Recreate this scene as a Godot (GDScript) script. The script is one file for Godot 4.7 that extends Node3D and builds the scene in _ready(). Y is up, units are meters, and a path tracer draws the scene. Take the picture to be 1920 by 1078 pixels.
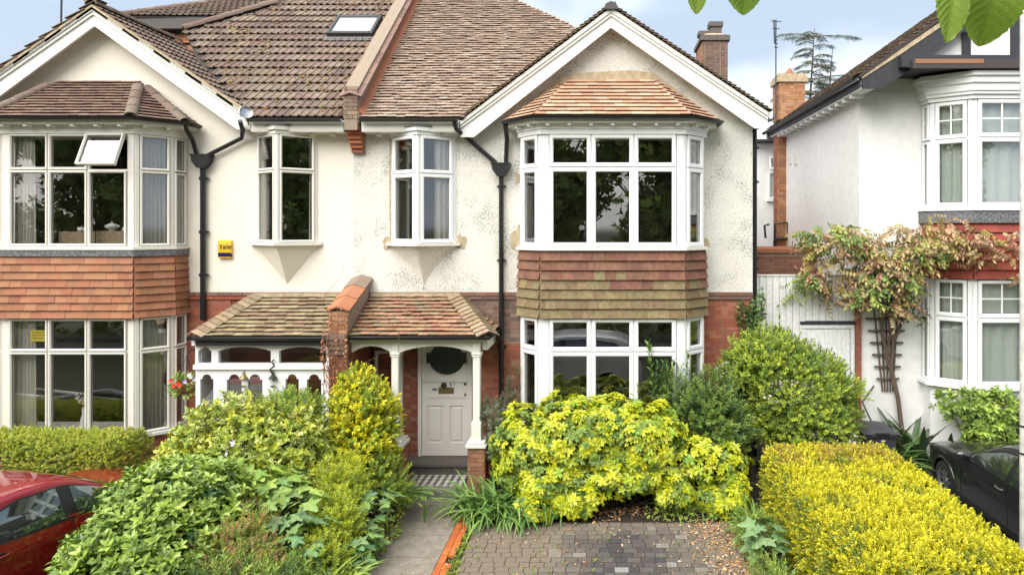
extends Node3D
# A pair of Edwardian semi-detached houses with their front gardens. Facade plane z = 0, street towards +z, metres.

const EYE := Vector3(0.0, 4.6, 12.8)
var rng := RandomNumberGenerator.new()
var M := {}
var counts := {}
var noise := FastNoiseLite.new()


class MB:
	# collects triangles; corners are given counter-clockwise seen from outside
	var v := PackedVector3Array()
	var n := PackedVector3Array()
	var c := PackedColorArray()
	var uv := PackedVector2Array()
	var tint := Color.WHITE

	func tri(a: Vector3, b: Vector3, d: Vector3) -> void:
		var m := (b - a).cross(d - a).normalized()
		tri_n(a, b, d, m, m, m)

	func tri_n(a: Vector3, b: Vector3, d: Vector3, na: Vector3, nb: Vector3, nd: Vector3) -> void:
		v.append(a); v.append(d); v.append(b)
		n.append(na); n.append(nd); n.append(nb)
		c.append(tint); c.append(tint); c.append(tint)

	func quad(a: Vector3, b: Vector3, d: Vector3, e: Vector3) -> void:
		tri(a, b, d)
		tri(a, d, e)

	func box(lo: Vector3, hi: Vector3, t := Transform3D()) -> void:
		var p: Array[Vector3] = []
		for i in 8:
			p.append(t * Vector3(hi.x if i & 1 else lo.x, hi.y if i & 2 else lo.y, hi.z if i & 4 else lo.z))
		quad(p[4], p[5], p[7], p[6]); quad(p[1], p[0], p[2], p[3]); quad(p[5], p[1], p[3], p[7])
		quad(p[0], p[4], p[6], p[2]); quad(p[6], p[7], p[3], p[2]); quad(p[0], p[1], p[5], p[4])

	func cbox(lo: Vector3, hi: Vector3, b: float, t := Transform3D()) -> void:
		# a box with its front (z) edges chamfered by b
		var f := hi.z
		var o: Array[Vector3] = [Vector3(lo.x, lo.y, f - b), Vector3(hi.x, lo.y, f - b), Vector3(hi.x, hi.y, f - b), Vector3(lo.x, hi.y, f - b)]
		var i: Array[Vector3] = [Vector3(lo.x + b, lo.y + b, f), Vector3(hi.x - b, lo.y + b, f), Vector3(hi.x - b, hi.y - b, f), Vector3(lo.x + b, hi.y - b, f)]
		var k: Array[Vector3] = [Vector3(lo.x, lo.y, lo.z), Vector3(hi.x, lo.y, lo.z), Vector3(hi.x, hi.y, lo.z), Vector3(lo.x, hi.y, lo.z)]
		for q: Array[Vector3] in [o, i, k]:
			for j in 4:
				q[j] = t * q[j]
		quad(i[0], i[1], i[2], i[3])
		quad(k[1], k[0], k[3], k[2])
		for j in 4:
			var l := (j + 1) % 4
			quad(o[j], o[l], i[l], i[j])
			quad(k[j], k[l], o[l], o[j])

	func prism(poly: PackedVector2Array, z0: float, z1: float, t := Transform3D()) -> void:
		var p := poly.duplicate()
		if Geometry2D.is_polygon_clockwise(p):
			p.reverse()
		# Godot calls a polygon clockwise with y down, so make sure by area
		var area := 0.0
		for i in p.size():
			area += p[i].cross(p[(i + 1) % p.size()])
		if area < 0:
			p.reverse()
		var ix := Geometry2D.triangulate_polygon(p)
		for k in range(0, ix.size(), 3):
			var a := p[ix[k]]; var b := p[ix[k + 1]]; var d := p[ix[k + 2]]
			if (b - a).cross(d - a) < 0:
				var s := b; b = d; d = s
			tri(t * Vector3(a.x, a.y, z1), t * Vector3(b.x, b.y, z1), t * Vector3(d.x, d.y, z1))
			tri(t * Vector3(a.x, a.y, z0), t * Vector3(d.x, d.y, z0), t * Vector3(b.x, b.y, z0))
		for i in p.size():
			var a := p[i]; var b := p[(i + 1) % p.size()]
			quad(t * Vector3(a.x, a.y, z0), t * Vector3(b.x, b.y, z0), t * Vector3(b.x, b.y, z1), t * Vector3(a.x, a.y, z1))

	func slab(p: Array, thick: float) -> void:
		# a flat convex polygon in space (counter-clockwise from its outer side) given thickness inward
		var m: Vector3 = (p[1] - p[0]).cross(p[2] - p[0]).normalized() * thick
		for i in range(1, p.size() - 1):
			tri(p[0], p[i], p[i + 1])
			tri(p[0] - m, p[i + 1] - m, p[i] - m)
		for i in p.size():
			var a: Vector3 = p[i]; var b: Vector3 = p[(i + 1) % p.size()]
			quad(a - m, b - m, b, a)

	func tube(p: Array, r0: float, r1: float, sides := 8, caps := true) -> void:
		var rings := []
		var side := Vector3.UP
		for i in p.size():
			var d: Vector3 = (p[mini(i + 1, p.size() - 1)] - p[maxi(i - 1, 0)]).normalized()
			if i == 0:
				side = d.cross(Vector3.UP if absf(d.y) < 0.9 else Vector3.RIGHT).normalized()
			else:
				side = (side - d * side.dot(d)).normalized()
			var w := d.cross(side)
			var ring := []
			var r := lerpf(r0, r1, float(i) / maxf(1.0, p.size() - 1.0))
			for k in sides:
				var a := TAU * k / sides
				var o := side * cos(a) + w * sin(a)
				ring.append([p[i] + o * r, o])
			rings.append(ring)
		for i in range(rings.size() - 1):
			for k in sides:
				var l := (k + 1) % sides
				var A = rings[i][k]; var B = rings[i][l]; var C = rings[i + 1][l]; var D = rings[i + 1][k]
				tri_n(A[0], B[0], C[0], A[1], B[1], C[1])
				tri_n(A[0], C[0], D[0], A[1], C[1], D[1])
		if caps:
			for e in [0, rings.size() - 1]:
				for k in range(1, sides - 1):
					if e == 0:
						tri(rings[e][0][0], rings[e][k + 1][0], rings[e][k][0])
					else:
						tri(rings[e][0][0], rings[e][k][0], rings[e][k + 1][0])

	func lathe(prof: Array, sides := 16, t := Transform3D()) -> void:
		for i in range(prof.size() - 1):
			var a: Vector2 = prof[i]; var b: Vector2 = prof[i + 1]
			var m := Vector2(b.y - a.y, a.x - b.x).normalized()
			for k in sides:
				var p := TAU * k / sides; var q := TAU * (k + 1) / sides
				var cp := Vector3(cos(p), 0, -sin(p)); var cq := Vector3(cos(q), 0, -sin(q))
				var A := t * (cp * a.x + Vector3(0, a.y, 0)); var B := t * (cq * a.x + Vector3(0, a.y, 0))
				var C := t * (cq * b.x + Vector3(0, b.y, 0)); var D := t * (cp * b.x + Vector3(0, b.y, 0))
				var np := t.basis * (cp * m.x + Vector3(0, m.y, 0)); var nq := t.basis * (cq * m.x + Vector3(0, m.y, 0))
				if a.x > 1e-5:
					tri_n(A, B, C, np, nq, nq)
				if b.x > 1e-5:
					tri_n(A, C, D, np, nq, np)

	func grid(g: Array, smooth := true, flip := false) -> void:
		# rows of points; outside is to the left of row direction x column direction
		var R: int = g.size(); var C: int = g[0].size()
		var nn := []
		for i in R:
			var row := []
			for j in C:
				var du: Vector3 = g[i][mini(j + 1, C - 1)] - g[i][maxi(j - 1, 0)]
				var dv: Vector3 = g[mini(i + 1, R - 1)][j] - g[maxi(i - 1, 0)][j]
				var m := du.cross(dv).normalized()
				row.append(-m if flip else m)
			nn.append(row)
		for i in R - 1:
			for j in C - 1:
				var a: Vector3 = g[i][j]; var b: Vector3 = g[i][j + 1]; var d: Vector3 = g[i + 1][j + 1]; var e: Vector3 = g[i + 1][j]
				if flip:
					if smooth:
						tri_n(a, d, b, nn[i][j], nn[i + 1][j + 1], nn[i][j + 1]); tri_n(a, e, d, nn[i][j], nn[i + 1][j], nn[i + 1][j + 1])
					else:
						quad(a, e, d, b)
				elif smooth:
					tri_n(a, b, d, nn[i][j], nn[i][j + 1], nn[i + 1][j + 1]); tri_n(a, d, e, nn[i][j], nn[i + 1][j + 1], nn[i + 1][j])
				else:
					quad(a, b, d, e)

	func append(o: MB, t := Transform3D(), tinted := Color.WHITE) -> void:
		for i in o.v.size():
			v.append(t * o.v[i]); n.append((t.basis * o.n[i]).normalized()); c.append(o.c[i] * tinted)

	func mesh(col = null) -> ArrayMesh:
		var a := []
		a.resize(Mesh.ARRAY_MAX)
		a[Mesh.ARRAY_VERTEX] = v
		a[Mesh.ARRAY_NORMAL] = n
		if col != null:
			var cc := c.duplicate()
			for i in cc.size():
				cc[i] = cc[i] * col
			a[Mesh.ARRAY_COLOR] = cc
		else:
			a[Mesh.ARRAY_COLOR] = c
		if uv.size() == v.size():
			a[Mesh.ARRAY_TEX_UV] = uv
		var m := ArrayMesh.new()
		m.add_surface_from_arrays(Mesh.PRIMITIVE_TRIANGLES, a)
		return m


class Kit:
	# one shape in several tints, for single pieces and for instanced ones
	var shape: MB
	var cache := {}
	var white: ArrayMesh
	func _init(s: MB) -> void:
		shape = s
		white = s.mesh()
	func tinted(col: Color) -> ArrayMesh:
		var key := col.to_html()
		if not cache.has(key):
			cache[key] = shape.mesh(col)
		return cache[key]


# ---------------------------------------------------------------- nodes

func named(owner: Node, called: String) -> String:
	var key := "%d/%s" % [owner.get_instance_id(), called]
	var k: int = counts.get(key, 0)
	counts[key] = k + 1
	return called if k == 0 else "%s_%03d" % [called, k]


func world_of(o: Node) -> Transform3D:
	var t := Transform3D()
	while o is Node3D and o != self:
		t = (o as Node3D).transform * t
		o = o.get_parent()
	return t


func tag(o: Node, label: String, category: String, group := "", kind := "") -> Node:
	if label: o.set_meta("label", label)
	if category: o.set_meta("category", category)
	if group: o.set_meta("group", group)
	if kind: o.set_meta("kind", kind)
	return o


func thing(called: String, label: String, category: String, at := Vector3.ZERO, group := "", turn := 0.0) -> Node3D:
	var o := Node3D.new()
	o.name = named(self, called)
	add_child(o, true)
	o.position = at
	o.rotation.y = turn
	tag(o, label, category, group)
	return o


func part(owner: Node, called: String, shape, m: Material, xf := Transform3D()) -> MeshInstance3D:
	# xf is in the world's axes unless the owner is turned: then give it in the owner's own by part_in()
	var o := part_in(owner, called, shape, m)
	o.transform = world_of(owner).affine_inverse() * xf
	return o


func part_in(owner: Node, called: String, shape, m: Material, xf := Transform3D()) -> MeshInstance3D:
	var o := MeshInstance3D.new()
	o.name = named(owner, called)
	o.mesh = shape.mesh() if shape is MB else shape
	o.material_override = m
	o.transform = xf
	owner.add_child(o, true)
	return o


func structure(called: String, shape, m: Material) -> MeshInstance3D:
	var o := part_in(self, called, shape, m)
	o.set_meta("kind", "structure")
	return o


func many(owner: Node, called: String, mesh: Mesh, m: Material, xfs: Array, cols: Array, stuff := true) -> MultiMeshInstance3D:
	var mm := MultiMesh.new()
	mm.transform_format = MultiMesh.TRANSFORM_3D
	mm.use_colors = true
	mm.mesh = mesh
	mm.instance_count = xfs.size()
	var buf := PackedFloat32Array()
	buf.resize(xfs.size() * 16)
	var inv := world_of(owner).affine_inverse()
	for i in xfs.size():
		var t: Transform3D = inv * xfs[i]
		var k := i * 16
		var b := t.basis
		buf[k] = b.x.x; buf[k + 1] = b.y.x; buf[k + 2] = b.z.x; buf[k + 3] = t.origin.x
		buf[k + 4] = b.x.y; buf[k + 5] = b.y.y; buf[k + 6] = b.z.y; buf[k + 7] = t.origin.y
		buf[k + 8] = b.x.z; buf[k + 9] = b.y.z; buf[k + 10] = b.z.z; buf[k + 11] = t.origin.z
		var q: Color = cols[i]
		buf[k + 12] = q.r; buf[k + 13] = q.g; buf[k + 14] = q.b; buf[k + 15] = 1.0
	mm.buffer = buf
	var o := MultiMeshInstance3D.new()
	o.name = named(owner, called)
	o.multimesh = mm
	o.material_override = m
	owner.add_child(o, true)
	if stuff:
		o.set_meta("kind", "stuff")
	return o


func lay(owner: Node, called: String, kit: Kit, m: Material, xfs: Array, cols: Array, most := 300, rest := "") -> void:
	# the first «most» pieces as parts of their own, what is left as one part
	var order := range(xfs.size())
	if xfs.size() > most:
		var d := []
		for t: Transform3D in xfs:
			d.append(t.origin.distance_squared_to(EYE))
		order.sort_custom(func(a, b): return d[a] < d[b])
	for i in mini(most, xfs.size()):
		var k: int = order[i]
		part(owner, called, kit.tinted(cols[k]), m, xfs[k])
	if xfs.size() > most:
		var x := []; var q := []
		for i in range(most, xfs.size()):
			x.append(xfs[order[i]]); q.append(cols[order[i]])
		many(owner, rest if rest else called + "s", kit.white, m, x, q)


func at(px: float, py: float, z: float) -> Vector3:
	# a spot read off the photograph, set at its real distance from the facade
	var d := EYE.z - z
	return Vector3((px - 1130.0) * d / 1280.0, EYE.y + (430.0 - py) * d / 1280.0, z)


func frame_of(a: Vector3, b: Vector3) -> Transform3D:
	# a wall face from a to b, seen with a on the left: x along it, y up, z outwards
	var x := (Vector3(b.x, 0, b.z) - Vector3(a.x, 0, a.z)).normalized()
	return Transform3D(Basis(x, Vector3.UP, x.cross(Vector3.UP)), a)


func pick(pal: Array) -> Color:
	var q: Color = pal[rng.randi() % pal.size()]
	var k := rng.randf_range(0.86, 1.14)
	return Color(q.r * k, q.g * k, q.b * k)


func quant(q: Color) -> Color:
	# a few steps of tone, so that alike pieces share their meshes
	return Color(snappedf(q.r, 0.02), snappedf(q.g, 0.012), snappedf(q.b, 0.012))


# ---------------------------------------------------------------- materials

func ntex(freq: float, lo: Color, hi: Color, sd: int, oct := 4, kind := FastNoiseLite.TYPE_SIMPLEX, a := 0.0, b := 1.0, side := 512) -> NoiseTexture2D:
	var f := FastNoiseLite.new()
	f.noise_type = kind
	f.seed = sd
	f.frequency = freq
	f.fractal_type = FastNoiseLite.FRACTAL_FBM if oct > 1 else FastNoiseLite.FRACTAL_NONE
	f.fractal_octaves = oct
	f.fractal_gain = 0.66 if oct >= 6 else 0.5
	var g := Gradient.new()
	g.offsets = PackedFloat32Array([a, b])
	g.colors = PackedColorArray([lo, hi])
	var t := NoiseTexture2D.new()
	t.width = side; t.height = side
	t.seamless = true
	t.noise = f
	t.color_ramp = g
	return t


func grime_map() -> ImageTexture:
	# specks of dirt lodged in roughcast, thicker in some patches than in others
	var f := FastNoiseLite.new()
	f.seed = 191
	f.frequency = 0.012
	f.fractal_octaves = 5
	f.fractal_gain = 0.6
	var g := FastNoiseLite.new()
	g.seed = 77
	g.frequency = 0.33
	g.fractal_octaves = 3
	var n := 896
	var d := PackedByteArray()
	d.resize(n * n * 3)
	var i := 0
	for y in n:
		for x in n:
			var p := smoothstep(-0.15, 0.55, f.get_noise_2d(x, y))
			var s := smoothstep(0.10 - 0.15 * p, 0.75 - 0.15 * p, g.get_noise_2d(x, y))
			var k := 1.0 - s * (0.22 + 0.34 * p) - 0.03 * p
			d[i] = int(255.0 * k); d[i + 1] = int(253.0 * k); d[i + 2] = int(248.0 * k)
			i += 3
	return ImageTexture.create_from_image(Image.create_from_data(n, n, false, Image.FORMAT_RGB8, d))


func grey(k: float) -> Color:
	return Color(k, k, k)


func lin(r: float, g: float, b: float) -> Color:
	return Color(r, g, b).linear_to_srgb()


func mat(called: String, col: Color, rough := 0.8, o := {}) -> StandardMaterial3D:
	var m := StandardMaterial3D.new()
	m.resource_name = called
	m.albedo_color = col
	m.roughness = rough
	m.metallic = o.get("metal", 0.0)
	m.metallic_specular = o.get("spec", 0.5)
	m.vertex_color_use_as_albedo = o.get("tinted", false)
	if o.has("tex"):
		m.albedo_texture = o.tex
	if o.has("bump"):
		m.heightmap_enabled = true
		m.heightmap_texture = o.bump
		m.heightmap_scale = o.get("relief", 0.3)
	if o.has("tex") or o.has("bump"):
		m.uv1_triplanar = true
		m.uv1_world_triplanar = o.get("world", true)
		m.uv1_triplanar_sharpness = 4.0
		m.uv1_scale = Vector3.ONE * o.get("scale", 1.0)
	if o.has("over"):
		m.detail_enabled = true
		m.detail_albedo = o.over
		m.detail_blend_mode = BaseMaterial3D.BLEND_MODE_MUL
		m.detail_uv_layer = BaseMaterial3D.DETAIL_UV_2
		m.uv2_triplanar = true
		m.uv2_world_triplanar = true
		m.uv2_scale = o.get("over_scale", Vector3.ONE)
		m.uv2_offset = o.get("over_offset", Vector3.ZERO)
	if o.has("back"):
		m.backlight_enabled = true
		m.backlight = o.back
	if o.has("coat"):
		m.clearcoat_enabled = true
		m.clearcoat = o.coat
		m.clearcoat_roughness = 0.03
	M[called] = m
	return m


func make_materials() -> void:
	var fine := ntex(0.05, grey(0.78), grey(1.0), 3)
	var coarse := ntex(0.012, grey(0.80), grey(1.0), 5, 5)
	var grain := ntex(0.12, grey(0.78), grey(1.0), 7, 3)
	var bumpy := ntex(0.08, grey(0.0), grey(1.0), 11, 4)
	var pebbles := ntex(0.075, grey(0.0), grey(1.0), 13, 2, FastNoiseLite.TYPE_CELLULAR, 0.1, 0.9, 1024)
	var lichen := ntex(0.03, Color(0.84, 0.82, 0.74), Color(1, 1, 1), 23, 6, FastNoiseLite.TYPE_SIMPLEX, 0.2, 0.6, 512)
	mat("render_cream", lin(0.78, 0.735, 0.64), 0.85, {"tex": ntex(0.012, grey(0.965), grey(1.0), 29, 6), "scale": 0.35, "bump": bumpy, "relief": 0.06})
	mat("pebble_dash", lin(0.84, 0.83, 0.795), 0.95, {"scale": 1.3, "bump": pebbles, "relief": 0.9, "over": grime_map(), "over_scale": Vector3(0.1, 0.1, 0.1), "over_offset": Vector3(0.5, 0.0, 0.5)})
	mat("brick_plain", lin(0.36, 0.11, 0.065), 0.9, {"tex": grain, "scale": 2.3, "bump": bumpy, "relief": 0.25})
	mat("render_white", lin(0.80, 0.80, 0.79), 0.8, {"tex": ntex(0.015, grey(0.95), grey(1.0), 31, 4), "scale": 0.4, "bump": bumpy, "relief": 0.15})
	mat("upvc", lin(0.80, 0.81, 0.82), 0.35)
	mat("white_paint", lin(0.74, 0.74, 0.71), 0.5, {"tex": ntex(0.03, Color(0.965, 0.96, 0.95), Color(1, 1, 1), 37, 5), "scale": 0.9})
	mat("cream_paint", lin(0.74, 0.725, 0.67), 0.5, {"tex": ntex(0.03, Color(0.965, 0.955, 0.94), Color(1, 1, 1), 41, 5), "scale": 0.9})
	mat("worn_paint", lin(0.74, 0.72, 0.66), 0.65, {"tex": ntex(0.05, Color(0.66, 0.63, 0.56), Color(1, 1, 1), 43, 5, FastNoiseLite.TYPE_SIMPLEX, 0.10, 0.24), "scale": 1.1, "bump": bumpy, "relief": 0.1})
	mat("door_paint", lin(0.72, 0.69, 0.64), 0.45)
	mat("brick", Color.WHITE, 0.9, {"tinted": true, "tex": grain, "scale": 2.3, "bump": bumpy, "relief": 0.25})
	mat("mortar", lin(0.36, 0.29, 0.22), 0.95, {"tex": fine, "scale": 2.0, "bump": bumpy, "relief": 0.2})
	mat("tile", Color.WHITE, 0.85, {"tinted": true, "tex": grain, "scale": 1.3, "bump": bumpy, "relief": 0.2, "over": lichen, "over_scale": Vector3.ONE * 0.55})
	mat("clean_tile", Color.WHITE, 0.8, {"tinted": true, "tex": fine, "scale": 1.3, "bump": bumpy, "relief": 0.12})
	mat("concrete_tile", Color.WHITE, 0.95, {"tinted": true, "tex": ntex(0.09, grey(0.7), grey(1.0), 47, 4, FastNoiseLite.TYPE_SIMPLEX, 0.2, 0.6), "scale": 1.7, "bump": bumpy, "relief": 0.4, "over": lichen, "over_scale": Vector3.ONE * 0.8})
	mat("roof_deck", lin(0.05, 0.04, 0.035), 0.95)
	mat("fillet", lin(0.52, 0.42, 0.28), 0.95, {"tex": coarse, "scale": 1.0, "bump": bumpy, "relief": 0.3})
	mat("black_plastic", lin(0.012, 0.012, 0.014), 0.35)
	mat("gutter_grey", lin(0.035, 0.035, 0.037), 0.4)
	mat("black_timber", lin(0.035, 0.037, 0.045), 0.55, {"tex": coarse, "scale": 1.0, "bump": bumpy, "relief": 0.15})
	mat("lead", lin(0.24, 0.245, 0.26), 0.55, {"tex": ntex(0.03, grey(0.5), grey(1.0), 53, 4), "scale": 1.0})
	mat("dark_fascia", lin(0.05, 0.042, 0.04), 0.5)
	var glass := mat("glass", Color(0.0, 0.0, 0.0, 0.02), 0.0)
	glass.transparency = BaseMaterial3D.TRANSPARENCY_ALPHA
	glass.metallic_specular = 0.5
	mat("frosted_glass", lin(0.02, 0.035, 0.03), 0.25, {"bump": ntex(0.2, grey(0), grey(1), 59, 2), "relief": 0.15, "scale": 1.5})
	mat("roof_glass", lin(0.72, 0.74, 0.75), 0.04, {"metal": 0.92})
	mat("car_glass", lin(0.13, 0.16, 0.15), 0.02, {"spec": 0.7, "coat": 1.0, "metal": 0.85})
	mat("curtain", lin(0.62, 0.60, 0.53), 0.9, {"tex": ntex(0.1, grey(0.85), grey(1), 61, 3), "scale": 3.0})
	mat("net_curtain", lin(0.58, 0.66, 0.60), 0.9, {"tex": ntex(0.1, grey(0.85), grey(1), 67, 3), "scale": 3.0})
	mat("plaster", lin(0.36, 0.34, 0.30), 0.9)
	mat("floorboard", lin(0.10, 0.07, 0.05), 0.7)
	mat("cardboard", lin(0.36, 0.27, 0.17), 0.85, {"tex": coarse, "scale": 2.0})
	mat("ceramic", lin(0.75, 0.75, 0.73), 0.2)
	mat("stone", lin(0.30, 0.28, 0.25), 0.9, {"tex": ntex(0.04, grey(0.62), grey(1), 71, 5), "scale": 1.2, "bump": bumpy, "relief": 0.3})
	mat("worn_stone", lin(0.20, 0.175, 0.16), 0.85, {"tex": ntex(0.04, grey(0.55), grey(1), 73, 5), "scale": 1.4, "bump": bumpy, "relief": 0.3})
	mat("path", lin(0.37, 0.33, 0.275), 0.95, {"tex": ntex(0.012, Color(0.80, 0.79, 0.77), Color(1, 1, 1), 79, 6), "scale": 0.7, "bump": bumpy, "relief": 0.3, "over": ntex(0.2, grey(0.86), grey(1), 83, 2), "over_scale": Vector3.ONE * 2.5})
	mat("paver", Color.WHITE, 0.9, {"tinted": true, "tex": ntex(0.06, grey(0.55), grey(1), 89, 4), "scale": 1.5, "bump": bumpy, "relief": 0.35})
	mat("soil", lin(0.105, 0.075, 0.052), 1.0, {"tex": ntex(0.07, grey(0.35), grey(1), 97, 5), "scale": 1.4, "bump": bumpy, "relief": 1.5})
	mat("joint_sand", lin(0.13, 0.115, 0.09), 1.0, {"tex": ntex(0.07, grey(0.6), grey(1), 98, 5), "scale": 1.4, "bump": bumpy, "relief": 0.6})
	mat("asphalt", lin(0.11, 0.108, 0.105), 0.95, {"tex": grain, "scale": 1.2, "bump": bumpy, "relief": 0.4})
	mat("ground", lin(0.10, 0.11, 0.06), 1.0, {"tex": ntex(0.03, grey(0.6), grey(1), 101, 5), "scale": 0.4})
	mat("black_tile", lin(0.03, 0.03, 0.035), 0.5)
	mat("white_tile", lin(0.60, 0.58, 0.54), 0.5)
	mat("brass", lin(0.34, 0.27, 0.13), 0.35, {"metal": 0.8})
	mat("iron", lin(0.02, 0.02, 0.022), 0.5)
	mat("steel", lin(0.45, 0.45, 0.46), 0.3, {"metal": 0.9})
	mat("alarm_yellow", lin(0.78, 0.44, 0.01), 0.4)
	mat("alarm_blue", lin(0.01, 0.012, 0.09), 0.3)
	mat("yellow_paper", lin(0.62, 0.54, 0.05), 0.8)
	mat("leaf", Color.WHITE, 0.5, {"tinted": true, "back": Color(0.55, 0.6, 0.4)})
	mat("glossy_leaf", Color.WHITE, 0.32, {"tinted": true, "back": Color(0.4, 0.45, 0.3)})
	mat("petal", Color.WHITE, 0.6, {"tinted": true, "back": Color(0.4, 0.4, 0.4)})
	mat("litter", Color.WHITE, 0.9, {"tinted": true})
	mat("bark", lin(0.15, 0.115, 0.085), 0.95, {"tex": grain, "scale": 2.0, "bump": bumpy, "relief": 0.8})
	mat("twig", lin(0.26, 0.13, 0.07), 0.9)
	mat("trellis_wood", lin(0.15, 0.105, 0.075), 0.9, {"tex": grain, "scale": 2.5})
	mat("fence_white", lin(0.80, 0.80, 0.79), 0.6, {"tex": ntex(0.02, grey(0.9), grey(1), 103, 4), "scale": 0.7})
	mat("red_paint", lin(0.27, 0.006, 0.012), 0.35, {"metal": 0.25, "coat": 1.0})
	mat("black_car_paint", lin(0.02, 0.02, 0.022), 0.3, {"metal": 0.2, "coat": 1.0})
	mat("white_car_paint", lin(0.72, 0.73, 0.75), 0.35, {"coat": 1.0})
	mat("rubber", lin(0.015, 0.015, 0.016), 0.8)
	mat("alloy", lin(0.30, 0.30, 0.31), 0.35, {"metal": 0.8})
	mat("car_trim", lin(0.01, 0.01, 0.011), 0.4)
	mat("tail_lamp", lin(0.25, 0.01, 0.01), 0.15)
	mat("bin_plastic", lin(0.045, 0.047, 0.055), 0.5)
	mat("pole_white", lin(0.70, 0.69, 0.66), 0.5, {"tex": coarse, "scale": 0.8})
	mat("terracotta", lin(0.38, 0.14, 0.07), 0.85, {"tex": coarse, "scale": 1.5, "bump": bumpy, "relief": 0.2})

# ---------------------------------------------------------------- pieces of roofs and walls

const CLAY := [Color(0.47, 0.35, 0.285), Color(0.51, 0.395, 0.325), Color(0.43, 0.315, 0.255), Color(0.55, 0.44, 0.37), Color(0.39, 0.285, 0.235), Color(0.48, 0.35, 0.275)]
const NEW_CLAY := [Color(0.60, 0.36, 0.23), Color(0.64, 0.40, 0.27), Color(0.56, 0.31, 0.20), Color(0.66, 0.45, 0.31)]
const MOSSY := [Color(0.36, 0.25, 0.15), Color(0.42, 0.27, 0.16), Color(0.34, 0.27, 0.15), Color(0.40, 0.30, 0.18), Color(0.46, 0.26, 0.15)]
const ORANGE := [Color(0.40, 0.165, 0.085), Color(0.43, 0.185, 0.095), Color(0.38, 0.15, 0.08), Color(0.42, 0.20, 0.105), Color(0.40, 0.185, 0.10)]
const RUSSET := [Color(0.25, 0.115, 0.08), Color(0.27, 0.125, 0.085), Color(0.23, 0.105, 0.075), Color(0.26, 0.135, 0.09)]
const OLIVE := [Color(0.27, 0.215, 0.115), Color(0.29, 0.23, 0.12), Color(0.26, 0.185, 0.105), Color(0.275, 0.20, 0.11)]
const CONCRETE := [Color(0.225, 0.165, 0.135), Color(0.245, 0.185, 0.155), Color(0.205, 0.15, 0.125), Color(0.27, 0.21, 0.17)]
const RED_BRICK := [Color(0.42, 0.125, 0.07), Color(0.46, 0.15, 0.08), Color(0.38, 0.11, 0.065), Color(0.44, 0.17, 0.10), Color(0.36, 0.12, 0.08)]
const BROWN_BRICK := [Color(0.21, 0.13, 0.105), Color(0.25, 0.15, 0.12), Color(0.18, 0.12, 0.10), Color(0.27, 0.18, 0.14)]
const ORANGE_BRICK := [Color(0.52, 0.25, 0.12), Color(0.46, 0.19, 0.09), Color(0.55, 0.30, 0.16), Color(0.40, 0.20, 0.12)]

var K := {}

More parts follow.
